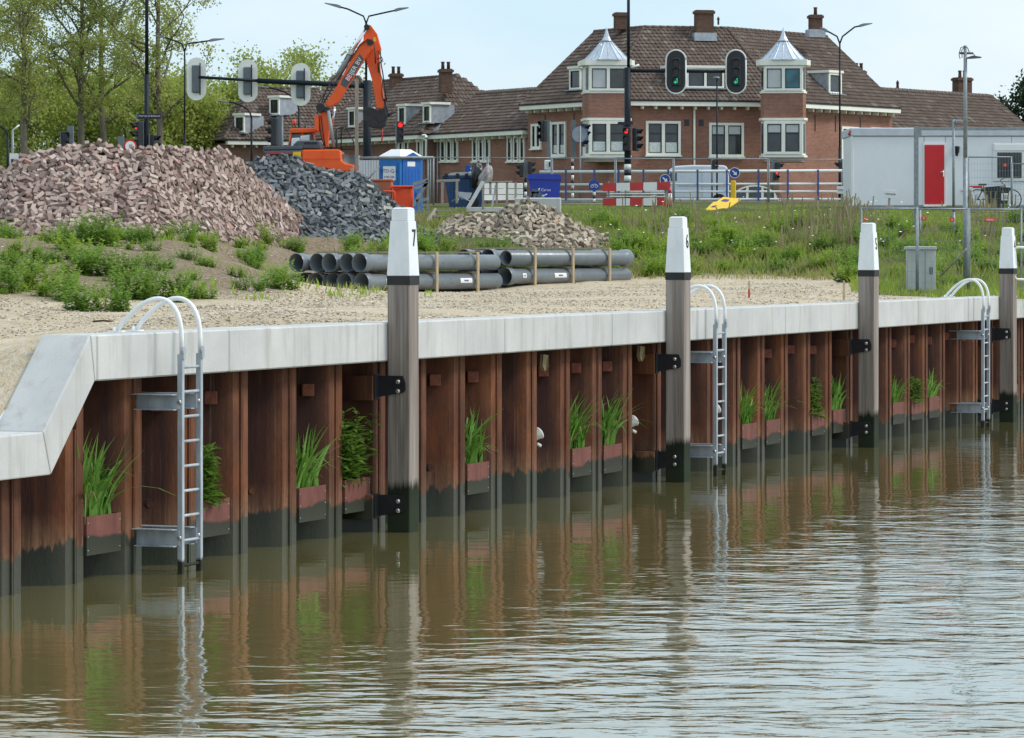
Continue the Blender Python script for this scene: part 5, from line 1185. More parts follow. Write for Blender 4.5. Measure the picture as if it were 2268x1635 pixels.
arc_lamp(557, 400, 262, 500, 225, 165., 'thin arched street lamp before the end house gutter'); arc_lamp(662, 330, 245, 588, 193, 168., 'thin arched street lamp rising behind the excavator cab'); arc_lamp(17, 420, 300, -12, 277, 150., 'dark arched street lamp at the left end of the trees')
o = empty('marker_post', P(28, 400, 121.), 0, 'pale slanted arm post with a white information board by the pile', 'post'); lo = V3(o.location); pole(o, 28, 288, 400, 121., .04, 'galvanised', lo); b = MB(); b.tube([P(28, 289, 121.)-lo, P(43, 277, 121.)-lo], .03, 6); b.build('arm', 'plate_cream', o)
b = MB(); b.box(P(31, 355, 120.6)-lo, (.30, .03, .46)); ib = b.build('board', 'stripe_white', o); b = MB(); b.box(P(31, 361, 120.56)-lo, (.20, .03, .26)); b.build('picture', 'signal_dark', ib)
o = empty('lamp_pole', P(1588, 452, 151.), 0, 'thin dark pole with a tiny flat lamp before the middle windows', 'street lamp'); lo = V3(o.location); pole(o, 1588, 172, 452, 151., .035, 'mast_dark', lo); b = MB(); b.lathe([(.03, -.02), (.14, .02), (.15, .07), (.05, .1)], P(1587, 175, 151.)-lo, 12); b.build('lamp_head', 'lamp_grey', o)

# ------------------------------------------------------------------ excavator
Y = 113.; ex = empty('excavator', P(745, 470, Y), 0, 'orange crawler excavator with raised boom behind the grey brick pile', 'excavator'); lo = V3(ex.location)
def K(cx, cy): return (570.6+.2128*cx, 41.75+.2128*cy)
def pr(pts, d0, d1, mat, name, par=None, bev=.02):
    b = MB(); b.prism([P(*K(*q), Y)+V3((0, d0, 0))-lo for q in pts], (0, d1-d0, 0)); o = b.build(name, mat, par or ex)
    if bev: m = o.modifiers.new('bevel', 'BEVEL'); m.width = bev; m.segments = 2; m.limit_method = 'ANGLE'
    return o
boomo = pr([(640, 1000), (700, 960), (745, 985), (748, 1150), (735, 1330), (690, 1330), (660, 1200), (645, 1080)], -.22, .22, 'orange_machine', 'lower_boom')
b = MB(); b.tube([P(*K(740, 960), Y)-lo+V3((0, -.3, 0)), P(*K(800, 1340), Y)-lo+V3((0, -.3, 0))], .06, 10); b.build('lift_cylinder', 'cyl_grey', boomo)
b = MB(); b.tube([P(*K(800, 910), Y)-lo+V3((0, .3, 0)), P(*K(770, 1130), Y)-lo+V3((0, .3, 0))], .035, 8); b.build('cylinder_rod', 'chrome', boomo)
b = MB(); b.tube([P(*K(660, 930), Y)-lo+V3((0, -.36, 0)), P(*K(660, 930), Y)-lo+V3((0, .36, 0))], .14, 14); b.tube([P(*K(720, 950), Y)-lo+V3((0, -.34, 0)), P(*K(720, 950), Y)-lo+V3((0, .34, 0))], .09, 12); b.build('knuckle_pin', 'hydraulic_black', boomo)
pr([(595, 1010), (640, 1010), (645, 1180), (600, 1160)], -.3, .3, 'orange_machine', 'cylinder_guard')
ub = pr([(700, 890), (780, 780), (830, 700), (1060, 270), (1110, 225), (1165, 212), (1215, 250), (1195, 310), (1100, 450), (920, 745), (850, 870), (745, 925)], -.20, .20, 'orange_machine', 'upper_boom')
pr([(1065, 370), (1112, 420), (925, 725), (868, 690), (880, 640)], -.206, -.2, 'machine_grey', 'name_panel', ub, 0)
d = (P(*K(1090, 395), Y)-P(*K(900, 705), Y)); M4 = frame(P(*K(1005, 530), Y)-lo+V3((0, -.21, 0)), d, V3((-d.z, 0, d.x))); text('lettering', 'BEIJER BV', .20, M4, 'print_white', ub)
b = MB(); b.box(P(*K(952, 608), Y)-lo+V3((0, -.207, 0)), (.14, .008, .2), Matrix.Rotation(-.5, 3, 'Y')); b.build('red_emblem', 'sign_red', ub)
st = pr([(1115, 85), (1140, 58), (1172, 58), (1240, 150), (1285, 310), (1262, 350), (1278, 560), (1320, 880), (1290, 935), (1238, 930), (1190, 640), (1135, 460), (1095, 300), (1100, 180)], .22, .56, 'orange_machine', 'stick')
pr([(1198, 190), (1228, 188), (1232, 232), (1205, 236)], .21, .219, 'yellow_sign', 'warning_sticker', st, 0)
b = MB(); b.tube([P(*K(1122, 110), Y)-lo+V3((0, .1, 0)), P(*K(975, 350), Y)-lo+V3((0, .1, 0))], .055, 10); b.build('cylinder_rod', 'chrome', ub)
b = MB(); b.tube([P(*K(980, 340), Y)-lo+V3((0, .1, 0)), P(*K(815, 630), Y)-lo+V3((0, .1, 0))], .10, 12); b.build('stick_cylinder', 'cyl_grey', ub)
b = MB(); b.tube([P(*K(1135, 85), Y)-lo+V3((0, 0, 0)), P(*K(1135, 85), Y)-lo+V3((0, .6, 0))], .09, 12); b.tube([P(*K(1172, 250), Y)-lo+V3((0, -.28, 0)), P(*K(1172, 250), Y)-lo+V3((0, .62, 0))], .10, 12); b.build('pivot_pin', 'hydraulic_black', st)
b = MB()
def hose(pts, dy, r=.016): b.tube([P(*K(*q), Y)-lo+V3((0, dy, 0)) for q in pts], r, 6)
hose([(690, 880), (750, 780), (800, 690), (900, 540), (1060, 290), (1150, 215), (1210, 240), (1225, 360), (1230, 470)], -.24, .02); hose([(1250, 330), (1300, 420), (1255, 480), (1270, 560), (1300, 640), (1290, 780), (1310, 850)], .15); hose([(1275, 330), (1285, 480), (1300, 560), (1320, 700), (1340, 860)], .18, .022); hose([(1240, 420), (1290, 400), (1305, 440), (1250, 460), (1255, 560)], .12)
hose([(640, 960), (680, 860), (720, 740), (780, 640), (860, 560)], -.26); hose([(625, 1000), (640, 880), (700, 790), (760, 690)], -.28); hose([(640, 1010), (650, 1150), (680, 1280), (700, 1330)], -.26); hose([(665, 1010), (680, 1150), (705, 1330)], -.27); hose([(905, 420), (930, 370), (985, 380), (950, 440)], .0); b.build('hoses', 'hydraulic_black', ex)
bk = pr([(1095, 960), (1130, 912), (1200, 925), (1240, 945), (1330, 930), (1350, 1010), (1330, 1100), (1280, 1140), (1200, 1135), (1140, 1110), (1105, 1050)], .0, .85, 'bucket_steel', 'bucket')
b = MB(); b.tube([P(*K(1290, 1040), Y)-lo+V3((0, .3, 0)), P(*K(1430, 955), Y)-lo+V3((0, .3, 0))], .045, 8); b.tube([P(*K(1320, 830), Y)-lo+V3((0, .25, 0)), P(*K(1345, 960), Y)-lo+V3((0, .25, 0)), P(*K(1280, 1060), Y)-lo+V3((0, .25, 0))], .05, 8); b.build('bucket_link', 'hydraulic_black', bk)
b = MB(); b.tube([P(*K(1290, 1140), Y)-lo+V3((0, .4, 0)), P(*K(1295, 1200), Y)-lo+V3((0, .4, 0)), P(*K(1285, 1290), Y)-lo+V3((0, .4, 0))], .025, 6); b.build('lifting_chain', 'sign_red', bk)
# upper structure
pr([(480, 1372), (860, 1368), (880, 1385), (885, 1480), (930, 1515), (1010, 1525), (1000, 1590), (880, 1600), (790, 1578), (700, 1560), (600, 1550), (485, 1560)], -.95, 1.5, 'orange_machine', 'counterweight', bev=.06)
b = MB(); b.box(P(*K(690, 1465), Y)-lo+V3((0, -.96, 0)), (1.2, .012, .02)); b.box(P(*K(704, 1450), Y)-lo+V3((0, -.96, 0)), (.015, .012, .5)); b.build('panel_seams', 'orange_red', ex)
pr([(80, 1335), (480, 1330), (480, 1368), (80, 1375)], -.95, 1.5, 'machine_grey', 'deck'); pr([(70, 1378), (480, 1372), (480, 1420), (110, 1418)], -.9, 1.45, 'signal_grey', 'side_frame')
b = MB()
for i in range(14): b.box(P(*K(120+i*19, 1408), Y)-lo+V3((0, -.91, 0)), (.04, .012, .06))
b.build('red_dashes', 'sign_red', ex)
pr([(388, 1395), (470, 1392), (472, 1500), (380, 1500)], -.93, -.5, 'yellow_sign', 'warning_plate', bev=0); pr([(110, 1420), (380, 1420), (380, 1520), (150, 1520)], -.5, 1.3, 'signal_grey', 'side_door')
pr([(385, 1320), (430, 1276), (655, 1274), (678, 1330), (670, 1360), (385, 1362)], -.8, .6, 'machine_grey', 'engine_cover', bev=.04)
b = MB()
for i in range(5): b.box(P(*K(512+i*27, 1302), Y)-lo+V3((0, -.81, 0)), (.07, .03, .06))
for i in range(2): b.box(P(*K(400+i*26, 1335), Y)-lo+V3((0, -.81, 0)), (.06, .03, .1))
b.build('cooling_slots', 'hydraulic_black', ex)
pr([(358, 1245), (440, 1240), (440, 1330), (352, 1332)], -.2, .5, 'roof_white', 'rear_box'); cab = pr([(325, 1190), (560, 1175), (600, 1330), (300, 1335)], .55, 1.5, 'cab_glass', 'cab', bev=.04)
pr([(318, 1150), (340, 1132), (600, 1130), (640, 1150), (600, 1178), (330, 1186)], .45, 1.6, 'orange_machine', 'cab_roof', bev=.05); pr([(440, 1215), (535, 1205), (535, 1275), (440, 1275)], .3, .5, 'roof_white', 'cab_rear_panel')
b = MB()
for q in ((312, 1335, 340, 1185), (450, 1330, 455, 1185), (590, 1330, 570, 1180)): b.tube([P(*K(q[0], q[1]), Y)-lo+V3((0, .52, 0)), P(*K(q[2], q[3]), Y)-lo+V3((0, .52, 0))], .03, 6)
b.build('cab_pillars', 'orange_machine', cab)
b = MB(); b.lathe([(.06, 0), (.07, .03), (.06, .12), (.03, .15)], P(*K(360, 1085), Y)-lo+V3((0, 1., 0)), 10); b.build('beacon', 'orange_red', ex); b = MB(); b.tube([P(*K(360, 1085), Y)-lo+V3((0, 1., 0)), P(*K(385, 1135), Y)-lo+V3((0, 1., 0))], .02, 6); b.tube([P(*K(480, 1100), Y)-lo+V3((0, .9, 0)), P(*K(475, 1135), Y)-lo+V3((0, .9, 0))], .03, 6); b.build('beacon_stem', 'hydraulic_black', ex)
b = MB(); b.tube([P(*K(870, 1360), Y)-lo, P(*K(870, 1150), Y)-lo, P(*K(910, 1120), Y)-lo, P(*K(1000, 1280), Y)-lo, P(*K(1000, 1360), Y)-lo, P(*K(870, 1360), Y)-lo], .022, 6); b.tube([P(*K(820, 1150), Y)-lo, P(*K(905, 1120), Y)-lo], .02, 6); b.tube([P(*K(760, 1350), Y)-lo+V3((0, -.3, 0)), P(*K(825, 1330), Y)-lo+V3((0, -.3, 0)), P(*K(830, 1150), Y)-lo+V3((0, -.3, 0))], .04, 6); b.build('mirror_frame', 'hydraulic_black', ex)
for dy in (-.9, 1.1):
    b = MB(); z0 = hz(lo.x, Y+dy)-lo.z; pts = [(-2.1, .45), (-1.8, .06), (1.4, .06), (1.75, .45), (1.4, .85), (-1.8, .85)]; b.prism([(x_-.1, dy, z0+z_) for x_, z_ in pts], (0, .5, 0)); b.build('track', 'tyre', ex)
b = MB(); b.lathe([(.7, .8), (.7, 2.2)], (-.1, .4, hz(lo.x, Y)-lo.z-.1), 20); b.build('slew_column', 'hydraulic_black', ex)
# ------------------------------------------------------------------ site furniture on the bank top
def obox(name, x0, x1, y0, y1, Y, dep, mat, par, lo, bev=.02):
    b = MB(); a = P(x0, y1, Y)-lo; c = P(x1, y0, Y)-lo; b.box2(a, c+V3((0, dep, 0)), bev); return b.build(name, mat, par)
# portable toilet
Y = 122.; o = empty('portable_toilet', P(890, 458, Y), 0, 'blue portable toilet with white domed roof behind the fence frame', 'portable toilet'); lo = V3(o.location)
A0 = P(840, 455, Y).xy; A1 = P(886, 455, Y-.25).xy; A2 = P(936, 455, Y+.5).xy; A3 = A0+(A2-A1); zb, zt = hz(*A1)-.02, ZW(352, Y)
def quadprism(pts, z0, z1, mat, name): b = MB(); b.prism([V3((q[0], q[1], z0))-lo for q in pts], (0, 0, z1-z0)); return b.build(name, mat, o)
quadprism([A0, A1, A2, A3], zb, zt, 'toilet_blue', 'cabin')
cen = (A0+A2)/2; gr = lambda k: [cen+(q-cen)*k for q in (A0, A1, A2, A3)]
b = MB(); r0, r1, r2 = gr(1.08), gr(1.0), gr(.45)
b.add([V3((*q, zt+.0))-lo for q in r0]+[V3((*q, zt+.10))-lo for q in r1]+[V3((*q, zt+.33))-lo for q in r2], [(3, 2, 1, 0)]+[(k*4+i, k*4+(i+1) % 4, (k+1)*4+(i+1) % 4, (k+1)*4+i) for k in range(2) for i in range(4)]+[(8, 9, 10, 11)]); b.build('roof', 'roof_white', o)
e1 = (A1-A0).normalized(); n1 = V3((e1.y, -e1.x)); e2 = (A2-A1).normalized(); n2 = V3((e2.y, -e2.x)); L1 = (A1-A0).length; L2 = (A2-A1).length
def on(face, u0, u1, z0, z1, th, mat, name, par=None):
    A, e, n, L = (A0, e1, n1, L1) if face == 1 else (A1, e2, n2, L2); b = MB(); b.prism([V3((*(A+e*(u*L)+n*.003), z))-lo for u, z in ((u0, z0), (u1, z0), (u1, z1), (u0, z1))], V3((n.x, n.y, 0))*th); return b.build(name, mat, par or o)
H_ = zt-zb
on(1, .12, .88, zb+H_*.08, zb+H_*.46, .02, 'toilet_blue', 'side_panel'); on(1, .12, .88, zb+H_*.50, zb+H_*.92, .02, 'toilet_blue', 'side_panel'); pl = on(1, .2, .8, zb+H_*.60, zb+H_*.86, .028, 'print_white', 'name_plate')
text('lettering', 'BTD-Q.ie', .17, frame(V3((*(A0+e1*(L1*.5)+n1*.034), zb+H_*.77))-lo, V3((e1.x, e1.y, 0))), 'print_blue', pl); text('lettering', '0182-366', .1, frame(V3((*(A0+e1*(L1*.5)+n1*.034), zb+H_*.66))-lo, V3((e1.x, e1.y, 0))), 'print_blue', pl)
on(2, .1, .9, zb+.05, zt-.05, .025, 'toilet_blue2', 'door'); on(2, .30, .64, zb+H_*.86, zb+H_*.95, .03, 'print_white', 'door_sign'); on(2, .64, .70, zb+H_*.30, zb+H_*.37, .035, 'print_black', 'lock')
for u_ in (.22, .36, .5, .64, .78): on(2, u_, u_+.025, zb+.2, zt-.35, .033, 'toilet_blue2', 'door_rib')
b = MB(); b.prism([V3((*(A1+e2*(u*L2)+n2*.06), z))-lo for u, z in ((.02, zt), (.98, zt), (.5, zt+.22))], V3((n2.x, n2.y, 0))*.05); b.build('gable', 'toilet_blue2', o)
# scaffold frame round it with a raking brace and white sheeting
o = empty('scaffold_frame', P(868, 460, 119.), 0, 'grey steel hand rail frame with brace in front of the blue toilet', 'scaffold'); lo = V3(o.location); b = MB()
for a, c in (((795, 350), (960, 349)), ((795, 345), (795, 455)), ((948, 349), (948, 455)), ((960, 349), (960, 455)), ((840, 368), (806, 408))): b.tube([P(*a, 119.)-lo, P(*c, 119.)-lo], .045 if a[1] == c[1] or a[0] in (795,) else .03, 8)
b.build('tubes', 'galv_dull', o); b = MB(); b.box(P(801, 300, 118.8)-lo, (.2, .1, .001)); 
M('sheet_white', (.55, .58, .62), .7, var=.12, stretch=(4, 1, .2), scale=2)
o = empty('sheet_pile_bundle', P(820, 420, 121.), 0, 'ribbed pale sheet metal hoarding between the excavator and the toilet', 'hoarding'); lo = V3(o.location)
for i in range(7): b = MB(); b.box2(P(798+i*6, 425, 121.)-lo, P(803.4+i*6, 355, 121.05)-lo+V3((0, .03*(i % 2), 0))); b.build('sheet', 'sheet_white', o)
o = empty('timber_pole', P(790, 440, 117.), 0, 'weathered square timber pole standing before the excavator boom', 'pole'); lo = V3(o.location); b = MB(); b.box(P(790, 300, 117.)-lo, (.11, .11, (440-190)/PM(117.))); b.build('shaft', 'old_wood', o); b = MB(); b.prism([P(786.3, 190, 116.95)-lo, P(793.7, 190, 116.95)-lo, P(790, 183, 116.95)-lo], (0, .1, 0)); b.build('tip', 'old_wood', o)
# orange tubs
o = empty('orange_tub', P(892, 460, 112.), 0, 'bright orange plastic skip with moulded rim behind the grey pile', 'skip'); lo = V3(o.location); obox('body', 869, 914, 415, 470, 112., 1.1, 'orange_red', o, lo, .05); obox('rim', 867, 916, 411, 416, 111.95, 1.2, 'orange_red', o, lo, .02); obox('recess', 872, 888, 417, 420, 111.93, .05, 'sign_red', o, lo, 0)
M('rust_orange', (.42, .13, .06), .6, var=.12); o = empty('rusty_tub', P(846, 450, 113.), 0, 'faded rust orange skip beside the bright orange one', 'skip'); lo = V3(o.location); obox('body', 824, 868, 400, 465, 113., 1.2, 'rust_orange', o, lo, .03); obox('rim', 822, 870, 397, 401, 112.95, 1.3, 'rust_orange', o, lo, .01)
b = MB(); b.tube([P(843, 424, 111.9)-lo, P(872, 424, 111.9)-lo, P(874, 428, 111.9)-lo, P(874, 462, 111.9)-lo], .03, 8); b.build('tube_handle', 'orange_red', o)
# blue skip with black lid, sacks and person-shaped bag bundle
o = empty('blue_skip', P(1025, 460, 128.), 0, 'dark blue waste skip with grey lid behind the wooden steps', 'skip'); lo = V3(o.location); b = MB(); b.prism([P(x, y, 128.)-lo for x, y in ((984, 395), (1072, 395), (1066, 462), (996, 462))], (0, 1.7, 0)); b.build('body', 'blue_container', o); obox('rim', 979, 1074, 388, 396, 127.95, 1.85, 'blue_container', o, lo, .02)
b = MB(); pts = [(988, 388), (1000, 383), (1030, 381), (1060, 385), (1072, 388)]; b.prism([P(x, y, 128.)-lo for x, y in pts], (0, 1.7, 0)); b.build('lid', 'cabinet_grey', o)
for x in (985, 1010, 1030): obox('hinge', x, x+7, 384, 392, 127.8, .2, 'hydraulic_black', o, lo, .01)
for i in range(4): obox('rib', 1000+i*18, 1003+i*18, 398, 458, 127.93, .08, 'blue_container', o, lo, .01)
def blob(name, c, rad, mat, seed, par=None, sub=2):
    bm = bmesh.new(); bmesh.ops.create_icosphere(bm, subdivisions=4, radius=1.)
    for v in bm.verts: k = (1+.42*mnoise.noise(v.co*1.3+V3((seed, 0, 0)))+.16*mnoise.noise(v.co*4.+V3((seed, 2, 0))))*(1.15-.3*v.co.z); v.co = V3((v.co.x*rad[0]*k, v.co.y*rad[1]*k, v.co.z*rad[2]*k))+V3(c)
    me = bpy.data.meshes.new(name); bm.to_mesh(me); bm.free(); me.polygons.foreach_set('use_smooth', [True]*len(me.polygons)); return link(name, me, mat, par)
M('black_bag', (.012, .012, .014), .35, var=.2, bump=.5, bscale=14); M('grey_bag', (.32, .29, .29), .7, var=.15, bump=.4, bscale=10)
o = blob('black_sack', (0, 0, 0), (.21, .2, .40), 'black_bag', 3); o.location = P(1058, 380, 127.5); tag(o, 'tall black sack on top of the blue skip', 'sack'); o = blob('grey_sack', (0, 0, 0), (.18, .18, .36), 'grey_bag', 8); o.location = P(1077, 386, 127.3); o.rotation_euler = (0, .35, 0); tag(o, 'drooping grey sack beside the black sack', 'sack')
o = empty('parking_sign', P(1043, 440, 131.), 0, 'blue rectangular road sign rising behind the blue skip', 'road sign'); lo = V3(o.location); pole(o, 1043, 370, 440, 131.1, .03, 'galvanised', lo); obox('face', 1030, 1054, 366, 386, 131., .03, 'sign_blue', o, lo, .01); b = MB(); b.box(P(1045, 373, 130.97)-lo, (.1, .02, .1), Matrix.Rotation(.78, 3, 'Y')); b.box(P(1041, 382, 130.97)-lo, (.09, .02, .06)); b.build('symbol', 'stripe_white', o)
# white tank crate
o = empty('white_crate', P(1094, 430, 120.), 0, 'white plastic tank with wire cage on the working platform', 'tank'); lo = V3(o.location); obox('tank', 1069, 1120, 403, 430, 120., .9, 'roof_white', o, lo, .08); b = MB()
for x in (1074, 1082, 1090, 1098, 1106, 1114): b.tube([P(x, 402, 119.95)-lo, P(x, 432, 119.95)-lo], .012, 5)
for y in (402, 412, 422): b.tube([P(1068, y, 119.94)-lo, P(1121, y, 119.94)-lo], .014, 5)
b.build('cage', 'galvanised', o)
# wooden steps, platform and handrails
Y = 112.; o = empty('wooden_steps', P(960, 510, Y), 0, 'wooden site steps with grey hand rails beside the tan brick pile', 'steps'); lo = V3(o.location)
for i, (x0, x1, y) in enumerate(((965, 1012, 468), (957, 1000, 480), (945, 985, 492), (938, 975, 503))): b = MB(); b.box2(P(x0, y, Y-.9+.3*0-.25*i)-lo, P(x1, y-3.2, Y-.9-.25*i+.3)-lo); b.build('tread', 'old_wood', o)
b = MB(); b.bar(P(966, 466, Y-.8)-lo, P(935, 512, Y-1.8)-lo, .05, .18); b.build('stringer', 'old_wood', o)
b = MB()
for a, c in (((948, 400), (948, 498)), ((928, 430), (928, 515)), ((967, 401), (1018, 399)), ((980, 402), (980, 450)), ((1012, 402), (1012, 450))): b.bar(P(*a, Y)-lo, P(*c, Y)-lo, .08, .08)
b.build('rail_posts', 'old_wood', o); b = MB()
for a, c in (((914, 408), (950, 398)), ((914, 418), (950, 408)), ((922, 446), (950, 440)), ((916, 455), (948, 400))): b.bar(P(*a, Y-.3)-lo, P(*c, Y-.3)-lo, .07, .1)
b.build('hand_rails', 'galv_dull', o)
Y = 114.; o = empty('working_platform', P(1085, 470, Y), 0, 'pale timber working platform with boarded rear and raking white brace', 'platform'); lo = V3(o.location)
obox('deck', 1033, 1118, 459, 470, Y, 1.6, 'stripe_white', o, lo, .02)
for i in range(3): obox('board', 1068, 1158, 406+i*13, 417.5+i*13, Y+1.2, .05, 'plate_cream', o, lo, .01)
b = MB(); b.bar(P(1036, 462, Y-.1)-lo, P(1070, 402, Y-.1)-lo, .09, .12); b.bar(P(1090, 458, Y)-lo, P(1098, 410, Y)-lo, .05, .06); b.build('brace', 'rail_white', o); b = MB()
for a, c in (((1068, 404), (1135, 403)), ((1070, 404), (1070, 462)), ((1086, 404), (1086, 430)), ((1100, 404), (1100, 455)), ((1123, 404), (1123, 460)), ((1142, 404), (1142, 440))): b.bar(P(*a, Y-.05)-lo, P(*c, Y-.05)-lo, .075, .075)
b.build('frame_posts', 'old_wood', o)
o = empty('wheelbarrow', P(1025, 452, 116.), 0, 'grey metal wheelbarrow tipped up beside the wooden steps', 'wheelbarrow'); lo = V3(o.location); b = MB(); b.prism([P(x, y, 115.7)-lo for x, y in ((1007, 424), (1045, 427), (1040, 440), (1022, 441))], (0, .6, 0)); b.build('tray', 'lead', o); b = MB()
for dy in (0, .5): b.tube([P(1000, 447, 115.7)-lo+V3((0, dy, 0)), P(1020, 436, 115.7)-lo+V3((0, dy, 0)), P(1046, 448, 115.7)-lo+V3((0, dy, 0))], .025, 6); b.tube([P(1016, 440, 115.7)-lo+V3((0, dy, 0)), P(1010, 453, 115.7)-lo+V3((0, dy, 0))], .025, 6)
b.build('frame', 'galvanised', o); b = MB(); b.tube([P(1048, 449, 115.9)-lo, P(1048, 449, 116.1)-lo], .19, 16); b.build('wheel', 'tyre', o)
# blue wheeled bin on a concrete block
Y = 118.; o = empty('wheeled_bin', P(1205, 440, Y), 0, 'large bright blue wheeled waste bin with ribbed lid', 'waste bin'); lo = V3(o.location); b = MB(); b.prism([P(x, y, Y)-lo for x, y in ((1170, 396), (1242, 396), (1239, 440), (1178, 440))], (0, 1., 0)); b.build('body', 'bin_blue', o)
b = MB(); b.prism([P(x, y, Y-.05)-lo for x, y in ((1168, 397), (1169, 388), (1178, 385), (1238, 386), (1244, 391), (1244, 398))], (0, 1.1, 0)); b.build('lid', 'bin_blue', o)
b = MB(); c = P(1203, 424, Y-.03)-lo; b.tube([c+V3((math.cos(a)*.16, 0, math.sin(a)*.14)) for a in np.linspace(2.4, 5.6, 12)], .02, 5); lg = b.build('logo_swoosh', 'print_white', o); text('lettering', 'Caron', .13, frame(P(1209, 421, Y-.04)-lo, (1, 0, 0)), 'print_white', lg)
for x in (1178, 1238): b = MB(); b.tube([P(x, 443, Y+.2)-lo, P(x, 443, Y+.28)-lo], .07, 10); b.build('castor', 'tyre', o)
o = empty('concrete_block', P(1190, 475, 113.), 0, 'big pale concrete block between the tan pile and the blue bin', 'concrete block'); lo = V3(o.location); obox('block', 1140, 1243, 438, 478, 113., 1.4, 'coping_concrete', o, lo, .03)
b = MB()
for x in (1167, 1202): b.tube([P(x-5, 439, 113.5)-lo, P(x, 435, 113.5)-lo, P(x+5, 439, 113.5)-lo], .02, 6)
b.build('lifting_eye', 'galvanised', o)
o = empty('trestle', P(1176, 437, 113.6), 0, 'small dark folding trestle standing on the concrete block', 'trestle'); lo = V3(o.location); b = MB(); Yq = 113.6
for a, c in (((1174, 438), (1178, 424)), ((1198, 438), (1192, 424)), ((1177, 424), (1193, 424)), ((1180, 438), (1186, 426))): b.bar(P(*a, Yq)-lo, P(*c, Yq)-lo, .1, .14)
b.build('frame', 'machine_grey', o)
# red and white barrier boards
Y = 124.; o = empty('road_barrier', P(1410, 465, Y), 0, 'red and white striped road barrier of two boards in the grass', 'barrier'); lo = V3(o.location)
for yl, yr in (((406, 424), (403, 421)), ((440, 456), (438, 455))):
    bd = None
    for i in range(5):
        u0, u1 = i/5, (i+1)/5; x0, x1 = 1335+150*u0, 1335+150*u1; f = lambda u, k: yl[k]+(yr[k]-yl[k])*u
        b = MB(); b.prism([P(x0+.1, f(u0, 0), Y)-lo, P(x1-.1, f(u1, 0), Y)-lo, P(x1-.1, f(u1, 1), Y)-lo, P(x0+.1, f(u0, 1), Y)-lo], (0, .04, 0)); b.build('red_stripe' if i % 2 == 0 else 'white_stripe', 'sign_red' if i % 2 == 0 else 'stripe_white', o)
for x in (1348, 1475): b = MB(); b.box2(P(x-2, 468, Y+.05)-lo, P(x+2, 402, Y+.1)-lo); b.build('post', 'galv_dull', o)
for x in (1348, 1475): b = MB(); b.box(P(x, 464, Y)-lo, (.25, .8, .12), None, .03); b.build('foot', 'tyre', o)
o = empty('pallet_stack', P(1405, 445, 126.), 0, 'weathered wooden pallets behind the striped barrier', 'pallet'); lo = V3(o.location)
for y in (428, 434): obox('plank', 1345, 1478, y, y+2.5, 126., .9, 'plate_cream', o, lo, .005)
for x in (1352, 1400, 1440, 1470): obox('spacer', x, x+7, 430.6, 433.9, 126.02, .85, 'raw_wood', o, lo, 0)
o = empty('traffic_cone', P(1484, 470, 123.), 0, 'worn red and white traffic cone at the end of the barrier', 'traffic cone'); lo = V3(o.location); z0 = -.1
for k, (ra, rb, za, zc, mt) in enumerate(((.16, .13, 0, .25, 'stripe_white'), (.13, .09, .25, .5, 'sign_red'), (.09, .06, .5, .75, 'stripe_white'), (.06, .03, .75, .95, 'sign_red'))): b = MB(); b.lathe([(ra, za), (rb, zc)], (0, 0, z0), 14); b.build('cone_band', mt, o)
b = MB(); b.box((0, 0, z0-.02), (.42, .42, .05), None, .02); b.build('base', 'tyre', o)
# yellow keep-right post and the folded yellow signs
Y = 140.; o = empty('keep_right_post', P(1625, 450, Y), 0, 'yellow bollard topped by a round blue arrow sign', 'bollard'); lo = V3(o.location); obox('bollard', 1619, 1630, 400, 445, Y, .2, 'yellow_sign', o, lo, .03)
def arrow_disc(c, r, lo_, par, rot=2.4):
    b = MB(); b.disk(c, r, (0, -1, 0), .02, 24); d_ = b.build('disc', 'sign_blue', par); b = MB(); b.tube([c+V3((math.cos(a)*r, -.012, math.sin(a)*r)) for a in np.linspace(0, 6.283, 25)], r*.05, 5); b.build('white_rim', 'stripe_white', d_)
    q = c+V3((0, -.018, 0)); Mr = Matrix.Rotation(rot, 3, 'Y'); b = MB(); b.prism([q+Mr @ V3((x*r, 0, z*r)) for x, z in ((-.13, -.6), (.13, -.6), (.13, .05), (.45, .05), (0, .65), (-.45, .05), (-.13, .05))], (0, -.006, 0)); b.build('arrow', 'stripe_white', d_)
arrow_disc(P(1627, 383, Y)-lo, .20, lo, o)
o = empty('arrow_sign', P(1473, 420, 141.), 0, 'round blue arrow sign hanging at the end of the barrier', 'road sign'); lo = V3(o.location); pole(o, 1473, 395, 445, 141.1, .03, 'galvanised', lo); arrow_disc(P(1473, 398, 141.)-lo, .2, lo, o, 2.3)
o = empty('bicycle_sign', P(1316, 450, 143.), 0, 'round blue bicycle path sign on a banded post', 'road sign'); lo = V3(o.location); pole(o, 1316, 405, 450, 143.1, .05, 'stripe_black', lo, bands=bands(425, 448, 3)); c = P(1316, 411, 143.)-lo; b = MB(); b.disk(c, .22, (0, -1, 0), .02, 24); b.build('disc', 'sign_blue', o); b = MB()
for dx in (-.08, .08): b.tube([c+V3((dx+math.cos(a)*.055, -.02, -.03+math.sin(a)*.055)) for a in np.linspace(0, 6.28, 13)], .01, 4)
b.tube([c+V3((-.08, -.02, -.03)), c+V3((-.03, -.02, .05)), c+V3((.05, -.02, .05)), c+V3((.08, -.02, -.03))], .01, 4); b.build('symbol', 'stripe_white', o)
o = empty('yellow_sign_board', P(1605, 466, 121.), 0, 'folded yellow road sign boards lying on the grass', 'sign board'); lo = V3(o.location); M('purple_print', (.07, .04, .14), .5)
